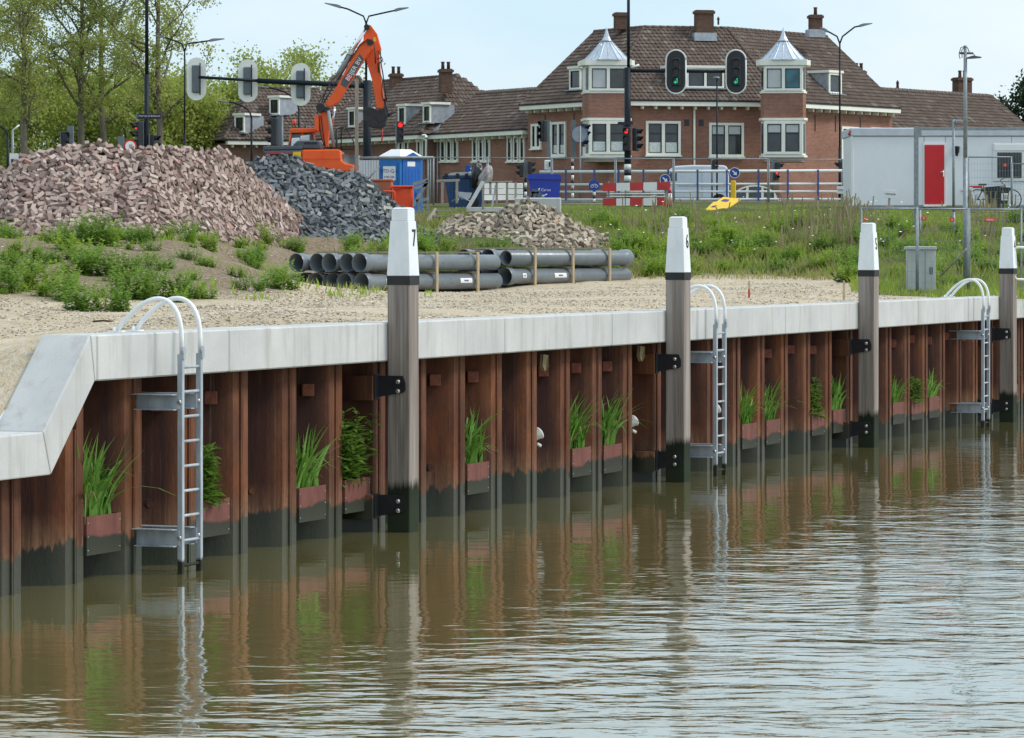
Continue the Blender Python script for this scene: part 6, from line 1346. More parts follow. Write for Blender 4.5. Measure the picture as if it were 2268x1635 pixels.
b = MB(); b.prism([P(1563, 466, 120.5)-lo, P(1607, 467, 120.4)-lo, P(1620, 449, 121.4)-lo, P(1580, 449, 121.5)-lo], (0, .01, .03)); fr_ = b.build('lower_board', 'yellow_sign', o); b = MB(); b.prism([P(1582, 452, 121.3)-lo, P(1602, 438, 122.2)-lo, P(1641, 443, 122.3)-lo, P(1613, 462, 121.2)-lo], (0, .015, .03)); ub_ = b.build('upper_board', 'yellow_sign', o)
b = MB(); b.prism([P(1596, 447, 121.75)-lo+V3((0, -.03, .03)), P(1604, 443, 122.)-lo+V3((0, -.03, .03)), P(1616, 444.5, 122.)-lo+V3((0, -.03, .03)), P(1610, 449, 121.75)-lo+V3((0, -.03, .03))], (0, -.006, .006)); b.build('print', 'purple_print', ub_); b = MB(); b.prism([P(1574, 461, 120.8)-lo+V3((0, -.04, .03)), P(1579, 458, 120.9)-lo+V3((0, -.04, .03)), P(1588, 457, 120.95)-lo+V3((0, -.04, .03)), P(1584, 461, 120.8)-lo+V3((0, -.04, .03))], (0, -.006, .006)); b.build('print', 'purple_print', fr_)
# white van and a parked car behind the railing
Y = 164.; o = empty('parked_van', P(1530, 470, Y), 0, 'white panel van parked in front of the corner house', 'van'); lo = V3(o.location); zr = 6.07; zoff = zr-lo.z
s = PM(Y); X = lambda x: XW(x, Y)-lo.x; prof = [(1440, .45), (1442, .85), (1452, 1.05), (1468, 1.22), (1482, 1.78), (1492, 1.93), (1530, 1.98), (1600, 1.97), (1608, 1.9), (1612, 1.4), (1612, .42)]
b = MB(); b.prism([V3((X(x), -.95, zoff+z)) for x, z in prof], (0, 1.9, 0)); v_ = b.build('body', 'van_paint', o); m = v_.modifiers.new('bevel', 'BEVEL'); m.width = .08; m.segments = 3
b = MB(); b.prism([V3((X(x), -.955, zoff+z)) for x, z in ((1474, 1.25), (1485, 1.72), (1497, 1.76), (1497, 1.25))], (0, -.01, 0)); b.build('side_window', 'window_glass', v_); b = MB(); b.prism([V3((X(1468)-.02, y_, zoff+1.24)) for y_ in (-.8, .8)]+[V3((X(1481)-.02, y_, zoff+1.75)) for y_ in (.7, -.7)], (-.02, 0, .02)); b.build('windscreen', 'window_glass', v_)
for x in (1553,): b = MB(); b.box2((X(x)-.02, -.962, zoff+.5), (X(x)+.0, -.95, zoff+1.85)); b.box2((X(1500), -.962, zoff+1.0), (X(1608), -.95, zoff+1.04)); b.build('door_seam', 'lead', v_)
for x in (1462, 1590): b = MB(); b.tube([V3((X(x), -.97, zoff+.33)), V3((X(x), -.75, zoff+.33))], .33, 20); w_ = b.build('wheel', 'tyre', o); b = MB(); b.tube([V3((X(x), -.985, zoff+.33)), V3((X(x), -.96, zoff+.33))], .18, 16); b.build('rim', 'lamp_grey', w_)

# ------------------------------------------------------------------ white site hut
Y = 121.; hut = empty('site_hut', P(2080, 460, Y), 0, 'white site hut with a red door and a dark barred window', 'site hut'); lo = V3(hut.location)
wallpan = [(1886, 2028), (2028.4, 2046), (2046.2, 2094), (2094.2, 2240), (2240.4, 2420)]
b = MB(); b.box2(P(1886, 457, Y)-lo+V3((0, .06, 0)), P(2420, 300, Y+3.)-lo); b.build('body', 'hut_white', hut)
for x0, x1 in wallpan:
    if x0 == 2046.2: continue
    obox('wall_panel', x0+.3, x1-.3, 303, 455, Y, .08, 'hut_white', hut, lo, .008)
obox('wall_panel', 2047, 2093, 303, 319, Y, .08, 'hut_white', hut, lo, .008)
M('hut_trim', (.52, .55, .61), .5, var=.08, dirt=.2); M('hut_frame', (.72, .73, .74), .45, var=.04)
obox('roof_edge', 1884, 2425, 283, 302, Y-.06, 3.2, 'hut_trim', hut, lo, .03); obox('base_frame', 1884, 2425, 455.5, 461, Y-.03, 3.1, 'galv_dull', hut, lo, .01); obox('corner_post', 1884.5, 1890, 302, 456, Y-.03, .2, 'hut_frame', hut, lo, .01)
b = MB(); b.tube([P(1884, 290, Y)-lo, P(1880, 300, Y)-lo], .05, 6); b.build('red_marker', 'sign_red', hut)
fr_ = obox('door_frame', 2044, 2096, 317, 457, Y-.05, .06, 'hut_frame', hut, lo, .01); dr_ = obox('door', 2048, 2091.5, 321, 452.5, Y-.08, .05, 'door_red', hut, lo, .01)
b = MB(); b.box(P(2090, 384, Y-.1)-lo, (.04, .02, .22)); b.tube([P(2090, 380, Y-.12)-lo, P(2083, 381.5, Y-.12)-lo], .016, 6); b.tube([P(2090, 380, Y-.08)-lo, P(2090, 380, Y-.13)-lo], .016, 6); b.build('handle', 'chrome', dr_)
obox('step_sill', 2046, 2096, 455, 458, Y-.2, .2, 'plate_cream', hut, lo, .005)
wf = obox('window_frame', 2199, 2275, 317, 402, Y-.05, .06, 'hut_frame', hut, lo, .02); obox('window_board', 2202, 2272, 320, 334, Y-.07, .03, 'roof_white', wf, lo, .01); obox('pane', 2209, 2263, 338, 394, Y-.06, .02, 'window_glass', wf, lo, 0)
b = MB()
for x in range(2212, 2262, 6): b.tube([P(x, 337, Y-.1)-lo, P(x, 395, Y-.1)-lo], .008, 5)
b.build('bars', 'signal_dark', wf)
b = MB(); c = P(2119, 330, Y-.12)-lo; b.lathe([(.045, -.24), (.05, -.16), (.08, -.13), (.105, .06), (.11, .08), (.02, .1)], c, 10); b.box2(c+V3((-.03, 0, -.05)), c+V3((.03, .16, .0))); b.build('wall_lantern', 'signal_dark', hut)
for x in (1896, 1978, 2036, 2100, 2180, 2260): 
    z = hz(*P(x, 460, Y+.3).xy); b = MB(); top = ZW(461, Y)-lo.z-.005; b.box2((XW(x, Y)-lo.x-.25, .1, z-lo.z-.2), (XW(x, Y)-lo.x+.25, .6, top)); b.build('support_block', 'old_concrete', hut)
# hut steps of pale slabs
o = empty('stone_steps', P(2075, 470, 119.), 0, 'low pale stone slab steps below the red door', 'steps'); lo = V3(o.location); obox('slab', 2040, 2120, 462, 470, 119.3, .7, 'coping_concrete', o, lo, .02); obox('slab', 2050, 2110, 471, 480, 118.5, .7, 'coping_concrete', o, lo, .02)
# visitors' parking notices
def notice(x, y, yb, Y, rz, label, w=.44, h=.27):
    o = empty('notice_board', P(x, yb, Y), 0, label, 'sign'); lo = V3(o.location); Mr = Matrix.Rotation(rz, 3, 'Y'); b = MB(); c = P(x, y, Y)-lo; b.box(c, (w, .02, h), Mr, .004); bd = b.build('board', 'label_white', o); b = MB(); b.bar(P(x-2, y+6, Y+.03)-lo, P(x-3.5, yb, Y+.03)-lo, .07, .04, (0, 1, 0)); b.build('stake', 'old_wood', o)
    ax = Mr @ V3((1, 0, 0)); text('lettering', 'P-BEZOEKERS', .062, frame(c+V3((0, -.014, 0)), ax), 'print_blue', bd)
notice(1972, 430, 458, 118.5, .08, 'white visitor parking notice on a stake in front of the hut'); notice(1867, 421, 452, 128., .02, 'white visitor parking notice on a stake by the railing end'); notice(2140, 424, 452, 119.5, .0, 'white visitor parking notice behind the bicycle saddle')
o = empty('brick_pair', P(1972, 470, 118.4), 0, 'two old bricks stacked at the foot of the visitor notice', 'bricks'); lo = V3(o.location); obox('brick', 1961, 1978, 463, 470, 118.4, .2, 'stone_band', o, lo, .01); obox('brick', 1963, 1980, 456.5, 462.6, 118.4, .2, 'stone_band', o, lo, .01)
# wheelie bin and bicycle before the hut
Y = 119.2; o = empty('wheelie_bin', P(2211, 458, Y), 0, 'black green wheelie bin with a white label before the hut window', 'waste bin'); lo = V3(o.location); b = MB(); b.prism([P(x, y, Y-.5)-lo for x, y in ((2186, 422), (2236, 422), (2230, 460), (2191, 460))], (0, .6, 0)); b.build('body', 'bin_green', o); b = MB(); b.prism([P(x, y, Y-.55)-lo for x, y in ((2177, 420), (2180, 416), (2212, 414), (2240, 416), (2244, 420), (2236, 423), (2186, 423))], (0, .7, 0)); b.build('lid', 'bin_green', o)
lb = obox('label', 2218, 2238, 428, 444, Y-.53, .02, 'label_white', o, lo, 0); text('lettering', 'Bouw\nafval', .07, frame(P(2228, 436, Y-.54)-lo, (1, 0, 0)), 'print_black', lb)
b = MB(); b.tube([P(2196, 461, Y-.2)-lo, P(2196, 461, Y-.12)-lo], .1, 12); b.build('wheel', 'tyre', o)
Y = 119.6; o = empty('bicycle', P(2205, 460, Y), 0, 'black bicycle with red saddle bag behind the wheelie bin', 'bicycle'); lo = V3(o.location)
for x in (2165, 2240):
    c = P(x, 442, Y)-lo; b = MB(); b.tube([c+V3((math.cos(a)*.33, 0, math.sin(a)*.33)) for a in np.linspace(0, 6.283, 29)], .02, 6); w_ = b.build('wheel', 'tyre', o); b = MB()
    for a in np.linspace(0, 6.28, 13)[:-1]: b.tube([c, c+V3((math.cos(a)*.32, 0, math.sin(a)*.32))], .004, 3)
    b.build('spokes', 'chrome', w_)
b = MB(); C_ = lambda x, y: P(x, y, Y)-lo
for a, c in (((2165, 442), (2190, 442)), ((2190, 442), (2178, 412)), ((2190, 442), (2225, 414)), ((2180, 416), (2224, 412)), ((2165, 442), (2179, 416)), ((2240, 442), (2224, 408))): b.tube([C_(*a), C_(*c)], .018, 6)
b.build('frame', 'hydraulic_black', o); b = MB(); b.tube([C_(2222, 408), C_(2215, 400), C_(2228, 392), C_(2234, 388)], .016, 6); b.build('handlebar', 'hydraulic_black', o); b = MB(); b.box(C_(2176, 409), (.28, .14, .06), None, .02); b.build('saddle', 'hydraulic_black', o); b = MB(); b.box(C_(2158, 414)+V3((.05, 0, .0)), (.42, .2, .08), None, .02); b.build('carrier_bag', 'sign_red', o)

# ------------------------------------------------------------------ galvanised frames, poles, fence and cabinet on the right
Y = 106.; o = empty('portal_frame', P(2030, 545, Y), 0, 'tall galvanised portal frame standing before the white hut', 'steel frame'); lo = V3(o.location); obox('post', 2025, 2034.5, 280, 560, Y, .12, 'galvanised', o, lo, .005); obox('beam', 2034.6, 2400, 282, 288.5, Y, .1, 'galvanised', o, lo, .005); obox('bracket', 2034.6, 2041, 289, 304, Y, .03, 'galvanised', o, lo, 0); obox('foot_beam', 2028, 2400, 461, 465, Y-.05, .05, 'galvanised', o, lo, 0)
b = MB(); b.tube([P(2037, 465, Y+.3)-lo, P(2037, 560, Y+.3)-lo], .05, 8); b.build('stay', 'galvanised', o)
Y = 92.; o = empty('lamp_mast', P(2138, 640, Y), 0, 'tall galvanised lamp mast with cable coil and flat lamp on the bank', 'lamp mast'); lo = V3(o.location); b = MB(); b.tube([P(2138, 648, Y)-lo, P(2138, 350, Y)-lo], .062, 12); b.tube([P(2138, 352, Y)-lo, P(2138, 101, Y)-lo], [.055, .045], 12); b.build('pole', 'galvanised', o)
b = MB(); b.tube([P(2126, 118, Y)-lo, P(2155, 118, Y)-lo], .03, 8); b.tube([P(2155, 118, Y)-lo, P(2161, 126, Y)-lo], .012, 5); b.build('cross_arm', 'machine_grey', o); b = MB(); b.prism([P(x, y, Y-.1)-lo for x, y in ((2142, 127), (2155, 123), (2174, 126), (2174, 128), (2156, 129.5), (2142, 130))], (0, .2, 0)); b.build('lamp_head', 'machine_grey', o)
b = MB(); b.tube([P(2136, 103, Y-.06)-lo, P(2128, 106, Y-.06)-lo, P(2124, 120, Y-.06)-lo, P(2126, 130, Y-.06)-lo, P(2131, 127, Y-.06)-lo, P(2130, 112, Y-.06)-lo, P(2136, 104, Y-.06)-lo, P(2143, 106, Y-.06)-lo, P(2147, 116, Y-.06)-lo], .012, 6); b.build('cable_coil', 'hydraulic_black', o)
Y = 104.; o = empty('camera_pole', P(2112, 560, Y), 0, 'slim galvanised pole with a small camera bracket near the red door', 'pole'); lo = V3(o.location); b = MB(); b.tube([P(2112, 470, Y)-lo, P(2112, 265, Y)-lo], .04, 10); b.tube([P(2112, 470, Y)-lo, P(2112, 540, Y)-lo], .05, 10); b.build('pole', 'galvanised', o); b = MB(); b.tube([P(2112, 266, Y)-lo, P(2128, 268, Y)-lo], .03, 6); b.box(P(2123, 270, Y)-lo, (.22, .12, .1), None, .02); b.build('camera', 'lamp_grey', o)
FR = 'wire mesh fence panels by the hut'
fence_panel(1908, 2030, 462, 648, 87., 'wire mesh fence panel between post 5 and the portal frame', FR, mesh=.055*2, r=.021, mat='galvanised'); fence_panel(2033, 2143, 463, 650, 87.2, 'wire mesh fence panel in front of the grey cabinet', FR, mesh=.11, r=.021, mat='galvanised'); fence_panel(2147, 2262, 464, 653, 86., 'wire mesh fence panel around the last mooring post', FR, mesh=.11, r=.021, mat='galvanised')
fence_panel(2146, 2240, 348, 470, 112., 'taller wire mesh fence panel in front of the barred hut window', FR, mesh=.085, r=.022, mat='galvanised'); fence_panel(2242, 2330, 363, 476, 111., 'wire mesh fence panel at the end of the hut window', FR, mesh=.085, r=.022, mat='galvanised')
for x, y, w_, Yq, t_ in ((1943-1 if 0 else 2225, 526, .001, 0, ''),): pass
M('tag_red', (.62, .06, .04), .5)
for x, y, w_, lab, Yq in ((2046, 484, .13, 'red round tag on the fence below the red door', 86.9), (2109, 487, .12, 'small red square tag on the fence right of the camera pole', 86.9), (2192, 487, .24, 'long red label on the fence below the wheelie bin', 85.8), (2226, 366, .1, 'orange square tag on the barred hut window', 111.8), (1902+14, 485, .07, 'tiny red tag on the fence beside post 5', 86.7)):
    b = MB(); b.box((0, 0, 0), (w_, .012, .10), None, .004); o = b.build('fence_tag', 'tag_red'); o.location = P(x, y, Yq); tag(o, lab, 'tag', 'red tags on the fences')
    text('lettering', 'HERAS' if w_ > .2 else 'H', .06, frame((0, -.008, 0), (1, 0, 0)), 'print_white', o)
Y = 87.8; o = empty('utility_cabinet', P(2040, 650, Y), 0, 'pale grey street cabinet with flat lid standing in the grass behind the fence', 'cabinet'); lo = V3(o.location); obox('body', 2010, 2072, 553, 656, Y, .4, 'cabinet_grey', o, lo, .012); obox('lid', 2007, 2074.5, 545.5, 553.5, Y-.04, .5, 'cabinet_grey', o, lo, .015); obox('door_seam', 2048.5, 2049.5, 556, 648, Y-.004, .01, 'machine_grey', o, lo, 0)
for x in (2059, 2063.5): obox('lock_slot', x, x+2, 592, 608, Y-.008, .02, 'signal_dark', o, lo, 0)
o = empty('leaning_pole', P(2090, 600, 87.), 0, 'thin grey pole leaning across the fence by the cabinet', 'pole'); lo = V3(o.location); b = MB(); b.tube([P(2083, 612, 87.5)-lo, P(2140, 552, 86.7)-lo], .022, 8); b.build('shaft', 'old_wood', o)
o = empty('gate_handle', P(2262, 600, 83.), 0, 'white bent tube rail at the fence beyond the last post', 'tube rail'); lo = V3(o.location); b = MB(); b.tube([P(2290, 548, 83.)-lo, P(2252, 548, 83.)-lo, P(2246, 553, 83.)-lo, P(2246, 612, 83.)-lo, P(2252, 619, 83.)-lo, P(2290, 620, 83.)-lo], .03, 10); b.build('tube', 'white_paint', o)
# ------------------------------------------------------------------ trees
leaf_mat('spring_leaf', (.27, .32, .065), (.54, .58, .18), .55); leaf_mat('spring_leaf_dense', (.24, .30, .055), (.50, .56, .14), .55); leaf_mat('evergreen_leaf', (.012, .035, .012), (.035, .075, .022), .15)
M('bark', (.16, .135, .10), .9, var=.35, scale=4, stretch=(2, 2, .6), bump=.5); M('bark_dark', (.06, .05, .04), .9, var=.3, scale=4)
def tree(name, label, x, Y, H, seed, leafmat, nleaf, limbs=15, spread=.30, first=.30, leaf=.155, bark='bark', tr=.20, dense=False, group='trees behind the crossing', top=1.):
    r = np.random.default_rng(seed); base = V3((XW(x, Y), Y, 6.0)); o = empty(name, base, 0, label, 'tree', group)
    tb = MB(); k = 9; wob = np.cumsum(r.normal(0, .06, (k, 2)), 0); pts = [V3((wob[i, 0]*(i > 0), wob[i, 1]*(i > 0), H*i/(k-1)*.97)) for i in range(k)]; tb.tube(pts, [tr*(1-.85*i/(k-1))+.015 for i in range(k)], 9)
    tips = []
    def tat(u): f = u*(k-1); i = min(int(f), k-2); return pts[i].lerp(pts[i+1], f-i)
    for l in range(limbs):
        u = first+(1-first)*(l+.5)/limbs*.93; a = l*2.4+r.normal(0, .4); prof = math.sin(math.pi*min(1, (u-first)/(1-first)*.85+.18))**.7; L = H*spread*prof*r.uniform(.75, 1.2)*top; el = r.uniform(.45, .95)
        d = V3((math.cos(a)*math.cos(el), math.sin(a)*math.cos(el), math.sin(el))); p0 = tat(u); lp = [p0]; n = 5
        for j in range(n): d = (d+V3((r.normal(0, .16), r.normal(0, .16), r.normal(.05, .10)))).normalized(); lp.append(lp[-1]+d*L/n)
        rr = tr*(1-.8*u)*.55; tb.tube(lp, [rr*(1-.8*j/n)+.008 for j in range(n+1)], 6)
        for s in range(6):
            q0 = lp[1+s % n].lerp(lp[min(n, 2+s % n)], r.uniform()); d2 = (d*.5+V3((r.normal(), r.normal(), r.normal(.25, .6)))*.7).normalized(); L2 = L*r.uniform(.28, .5); q1 = q0+d2*L2*.5+V3((0, 0, r.normal(0, .05))); q2 = q0+d2*L2+V3((0, 0, r.normal(.1, .1)))
            tb.tube([q0, q1, q2], [.028, .018, .008], 4)
            for w in range(4):
                t0 = q0.lerp(q2, r.uniform(.2, 1)); t1 = t0+V3((r.normal(), r.normal(), r.normal(.2, .8)))*.38; tb.tube([t0, t1], [.010, .005], 3, False); tips += [(t0, t1), (q1, q2)]
    tb.build('trunk', bark, o)
    T0 = np.array([a[:] for a, b in tips]); T1 = np.array([b[:] for a, b in tips]); i = r.integers(0, len(tips), nleaf); c = T0[i]+(T1-T0)[i]*r.uniform(0, 1.15, (nleaf, 1))+r.normal(0, .20 if not dense else .42, (nleaf, 3))
    d = r.normal(0, 1, (nleaf, 3)); d /= np.linalg.norm(d, axis=1)[:, None]; e = np.cross(d, r.normal(0, 1, (nleaf, 3))); e /= np.linalg.norm(e, axis=1)[:, None]+1e-6; sz = leaf*r.uniform(.5, 1.15, (nleaf, 1))
    V = np.stack([c-d*sz*.5, c+e*sz*.36, c+d*sz*.5, c-e*sz*.36], 1).reshape(-1, 3); Fc = np.arange(nleaf*4).reshape(-1, 4)
    clump = (np.sin(c[:, 0]*1.9+seed)*np.sin(c[:, 1]*1.7)*np.sin(c[:, 2]*1.6+seed)*.5+.5)*.5+r.uniform(0, .5, nleaf)
    npmesh('crown', V, Fc, leafmat, o, False, {'rnd': ('FACE', clump)}); return o
tree('plane_tree', 'tall thin crowned plane tree beside the arched lamp at the left', 49, 176., 13.3, 1, 'spring_leaf', 12300, 15, .26)
tree('plane_tree', 'tall plane tree with bare lower trunk behind the two-lamp signal', 176, 180., 15.2, 2, 'spring_leaf', 13940, 16, .26)
tree('plane_tree', 'tall plane tree between the two-lamp signal and the street name mast', 226, 186., 15.5, 3, 'spring_leaf', 13940, 16, .24)
tree('plane_tree', 'wide plane tree right behind the street name mast', 356, 178., 14.6, 4, 'spring_leaf', 15579, 17, .30)
tree('plane_tree', 'plane tree with its trunk outside the picture, reaching over the far left', -45, 182., 14.2, 5, 'spring_leaf', 12000, 14, .28)
for i, (x, Y, H, n) in enumerate(((-20, 212., 8.4, 9000), (70, 206., 8.2, 10000), (140, 215., 8.8, 10000), (205, 208., 8.0, 10000), (275, 216., 8.4, 10000), (335, 206., 8.0, 10000), (405, 212., 8.6, 10000), (438, 208., 7.0, 8500), (505, 226., 8.6, 8500), (575, 228., 10.2, 8000), (665, 236., 11.6, 6000))):
    nb = ['at the left edge', 'behind the leftmost plane tree', 'left of the two-lamp signal', 'just right of the two-lamp signal', 'behind the round bicycle sign', 'behind the street name sign', 'behind the double lamp', 'just right of the double lamp', 'beside the end house', 'behind the left hip of the end house', 'peeping over the end house roof'][i]
    tree('round_tree', 'lower dense yellow green tree '+nb, x, Y, H, 20+i, 'spring_leaf_dense', n, 13, .36, .10, .24, tr=.13, dense=True, group='dense trees behind the plane trees')
tree('dark_tree', 'dark green evergreen tree behind the site hut end', 2280, 226., 9.0, 60, 'evergreen_leaf', 16000, 16, .36, .08, .26, 'bark_dark', .16, True, None)

# ------------------------------------------------------------------ weeds on the bank
leaf_mat('weed_leaf', (.13, .245, .035), (.31, .47, .09), .5); leaf_mat('weed_leaf_bright', (.22, .35, .04), (.43, .57, .085), .5); leaf_mat('grass_blade', (.19, .265, .035), (.44, .53, .10), .4); leaf_mat('grass_olive', (.25, .25, .075), (.45, .43, .16), .4); leaf_mat('grass_dry', (.23, .19, .10), (.42, .35, .20), .3)
WV = [leafy(26, .62, 300+i, .085, 26, .30, .38, .36) for i in range(5)]; WB = [leafy(26, .62, 340+i, .075, 28, .26, .30, .34) for i in range(3)]
for me in WV: me.materials.append(MATS['weed_leaf'])
for me in WB: me.materials.append(MATS['weed_leaf_bright'])
def weed(p, s, bright, label, group, k):
    o = bpy.data.objects.new('weed', (WB[k % 3] if bright else WV[k % 5])); COL.objects.link(o); o.location = p-V3((0, 0, .03)); o.scale = (s, s, s*(.70+.3*((k*7) % 5)/5)); o.rotation_euler = (0, 0, k*1.7); return tag(o, label, 'weed', group)
class _WL(dict):
    def __missing__(s, key): return f'{key[0]} leafy weed {key[1]}'
WL = _WL()
LW = [(130, 230, 150), (60, 400, 150), (20, 480, 150), (200, 440, 180), (120, 330, 110), (470, 180, 150), (560, 110, 150), (690, 120, 170), (790, 130, 150), (430, 150, 130), (640, 260, 180), (700, 350, 180), (600, 350, 150), (400, 450, 190), (460, 530, 160), (330, 520, 130), (580, 590, 180), (900, 360, 150), (920, 440, 120), (1100, 210, 80), (1090, 265, 70), (1190, 330, 100), (960, 520, 170), (1060, 520, 150), (1200, 510, 190), (1300, 560, 120), (1370, 530, 110), (860, 610, 150), (740, 610, 120), (1510, 190, 120), (1590, 120, 100), (1380, 200, 55), (1360, 285, 60), (1410, 420, 80), (1830, 320, 120), (1710, 380, 90), (1870, 480, 100), (1890, 130, 110), (1960, 100, 90), (1750, 80, 80), (2020, 390, 140), (2040, 450, 140), (1990, 470, 110), (1490, 540, 110), (1850, 190, 60), (1910, 210, 70), (2090, 200, 90), (2160, 210, 90), (280, 250, 110), (250, 360, 110), (60, 260, 90), (350, 280, 100)]
_q = np.random.default_rng(5); LW += [(int(_q.uniform(0, 2150)), int(_q.uniform(110, 560)), int(_q.uniform(45, 95))) for _ in range(46)]+[(int(_q.uniform(0, 2000)), int(_q.uniform(85, 150)), int(_q.uniform(60, 110))) for _ in range(16)]
for k, (cx, cy, w) in enumerate(LW):
    if cy > 440 and cx > 1500+ (560-cy)*5: continue
    px, py = .3068*cx, 487+.3068*(cy+w*.36); g = GP(px, py, 60, 110); weed(g, .3068*w/PM(g.y)/.36, (k*37) % 5 < 2 or cx > 1400 and cy < 200, WL[('bright yellow green' if (k*37) % 5 < 2 or cx > 1400 and cy < 200 else 'dark green', 'touching the foot of the brown brick pile' if cy < 160 else 'low down near the gravel edge' if cy > 440 and cx < 1700 else 'beside the open pipe ends' if cx > 1700 else 'halfway up the bare sandy bank')], 'weeds on the bare sandy bank', k)
r_ = np.random.default_rng(77); k = 0
while k < 240:
    xi_ = r_.uniform(760, 2290); yy = r_.uniform(500, 640)
    if 1890 < xi_ and yy < 500: continue
    g = GP(xi_, yy, 80, 128)
    if g.z < 3.28 and xi_ < 1880: k += .2; continue
    if 950 < xi_ < 1345 and 100 < g.y < 110: continue
    k += 1; br_ = r_.uniform() < .6; sz_ = r_.uniform(.45, 1.45)
    zone = 'around the foot of the tan brick pile' if xi_ < 1000 else 'on the bank behind the stacked pipes' if xi_ < 1400 else 'on the grass bank below the yellow sign boards' if xi_ < 1660 else 'on the grass bank just before the hut' if xi_ < 1890 else 'in the grass behind the mesh fence'
    weed(g, sz_, br_, WL[('small ' if sz_ < .8 else 'big ' if sz_ > 1.15 else 'middle sized ')+('bright green' if br_ else 'dark green'), zone], 'weeds on the overgrown bank', int(k))
def grass(name, n, mat, mask, h0, h1, wd, seed, label):
    r = np.random.default_rng(seed); xi_ = r.uniform(-60, 2330, n*4); Y_ = r.uniform(62, 131, n*4); X = (xi_-CX)*Y_/F; Z = hfast(X, Y_); pr_ = mask(xi_, Y_, Z, X)*~((xi_ > 950)*(xi_ < 1340)*(Y_ > 100.5)*(Y_ < 109))
    kk = np.nonzero(r.uniform(size=n*4) < pr_)[0][:n]; X, Y_, Z = X[kk], Y_[kk], Z[kk]-.02; m = len(kk); hh = r.uniform(h0, h1, m)*np.where(Z > 5.0, np.where(Z > 5.3, .28, .5), 1)*np.where((xi_[kk] > 1985)*(xi_[kk] < 2090)*(Y_ < 88.2), .45, 1)*(.6+.8*(np.sin(X*1.3+seed)*np.sin(Y_*.9)*.5+.5)); a = r.uniform(0, 6.28, m); ln = r.normal(0, .28, (m, 2))*hh[:, None]
    dx, dy = np.cos(a)*wd*.5, np.sin(a)*wd*.5; mid = .55
    V = np.stack([np.c_[X-dx, Y_-dy, Z], np.c_[X+dx, Y_+dy, Z], np.c_[X+ln[:, 0]*.35+dx*.7, Y_+ln[:, 1]*.35+dy*.7, Z+hh*mid], np.c_[X+ln[:, 0], Y_+ln[:, 1], Z+hh]], 1).reshape(-1, 3)
    Fc = np.arange(m*4).reshape(-1, 4); o = npmesh(name, V, Fc, mat, None, False, {'rnd': ('FACE', np.clip(r.uniform(0, .6, m)+.4*(np.sin(X*.7)*np.sin(Y_*.6+1)*.5+.5), 0, 1))}); return tag(o, label, kind='stuff')
def patch(X, Y, a, b, s): return np.sin(X*a+s)*np.sin(Y*b+s*2)*.5+np.sin(X*a*2.7+s*3)*np.sin(Y*b*2.3)*.5
def m_green(xi, Y, Z, X):
    on = np.clip((xi-860)/260, 0, 1)*(Z > 3.3)*np.where(Z > 4.7, 1., .5+.5*patch(X, Y, .9, .5, 1.)); on = np.maximum(on, (xi > 1885)*(Y > 83.5)*.8); return on*(Y < 130)
def m_olive(xi, Y, Z, X): return np.clip((xi-700)/200, 0, 1)*(Z > 3.22)*np.clip(.6-.5*patch(X, Y, .8, .55, 2.), 0, 1)*np.where(Z > 5.0, .4, 1)
def m_dry(xi, Y, Z, X): return np.clip((xi-760)/200, 0, 1)*(Z > 3.3)*np.clip(.35-.8*patch(X, Y, .55, .42, 4.), 0, 1)*np.where(Z > 5.1, .25, 1)
def m_left(xi, Y, Z, X): return (xi < 900)*(Z > 3.0)*(Z < 4.5)*np.clip(.12+.5*patch(X, Y, 1.4, 1.1, 6.), 0, 1)
def m_left2(xi, Y, Z, X): return (xi < 960)*(Z > 3.0)*(Z < 4.6)*np.clip(1.6*patch(X, Y, 1.9, .8, 11.)-.35+.5*(Z > 4.15), 0, 1)
def m_flat(xi, Y, Z, X): p_ = (X-Q0.x)*PD.x+(Y-Q0.y)*PD.y; return (p_ > 3)*(Z < 3.25)*(xi > 600)*np.clip(.8*patch(X, Y, .9, .7, 8.)-.35, 0, 1)*np.clip((Y-78)/15, 0, 1)
grass('long_grass', 42000, 'grass_blade', m_green, .10, .36, .030, 1, 'long green grass on the overgrown bank')
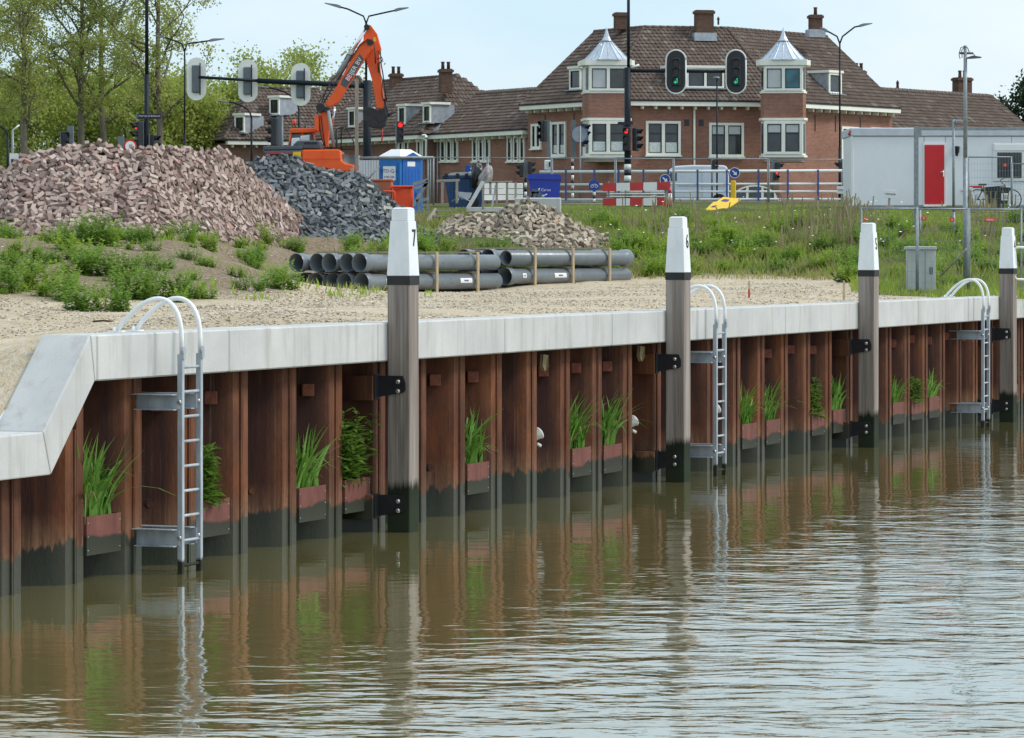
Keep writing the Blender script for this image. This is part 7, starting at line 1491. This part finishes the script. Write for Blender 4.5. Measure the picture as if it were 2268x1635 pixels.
grass('olive_grass', 42000, 'grass_olive', m_olive, .10, .34, .028, 2, 'olive green seeding grass on the overgrown bank')
grass('dry_grass', 34000, 'grass_dry', m_dry, .10, .36, .024, 3, 'dry straw coloured grass between the green on the bank')
grass('bank_tufts', 11000, 'grass_olive', m_left, .06, .22, .022, 4, 'thin grass tufts on the bare sandy bank'); grass('low_weeds', 15000, 'weed_leaf_bright', m_left2, .06, .20, .05, 14, 'low green weed carpet in patches on the sandy bank'); grass('quay_tufts', 2500, 'grass_olive', m_flat, .04, .12, .02, 5, 'sparse low grass on the quay sand')
# tall seeded grass and white flowers
M('petal_white', (.8, .8, .76), .6)
r_ = np.random.default_rng(9); V = []; Fc = []
for i in range(90):
    g = GP(r_.uniform(1100, 2260), r_.uniform(455, 580), 90, 130)
    if g.z < 3.5: continue
    c = np.array(g[:])+[0, -.2, r_.uniform(.3, .5)]; s = r_.uniform(.025, .05); o_ = len(V); V += [tuple(c+[-s, 0, 0]), tuple(c+[0, -s, -s*.3]), tuple(c+[s, 0, 0]), tuple(c+[0, s, s*.4])]; Fc.append((o_, o_+1, o_+2, o_+3))
tag(npmesh('white_flowers', V, Fc, 'petal_white'), 'scattered white umbel flowers in the long grass', kind='stuff')
r_ = np.random.default_rng(19)
V = []; Fc = []; rn = []
for i in range(380):
    xi_ = r_.choice([r_.normal(1780, 40), r_.normal(1880, 25), r_.normal(1500, 60), r_.normal(2190, 30)]); g = GP(xi_, r_.uniform(478, 560), 90, 130)
    if g.z < 3.6: continue
    h_ = r_.uniform(.5, .95); l = r_.normal(0, .12, 2); o_ = len(V); w_ = .012; V += [(g.x-w_, g.y, g.z), (g.x+w_, g.y, g.z), (g.x+l[0]+w_*1.6, g.y+l[1], g.z+h_), (g.x+l[0]-w_*1.6, g.y+l[1], g.z+h_)]; Fc.append((o_, o_+1, o_+2, o_+3)); rn.append(r_.uniform())
tag(npmesh('straw_stalks', V, Fc, 'grass_dry', None, False, {'rnd': ('FACE', rn)}), 'tall straw coloured stalks standing in the bank grass', kind='stuff')
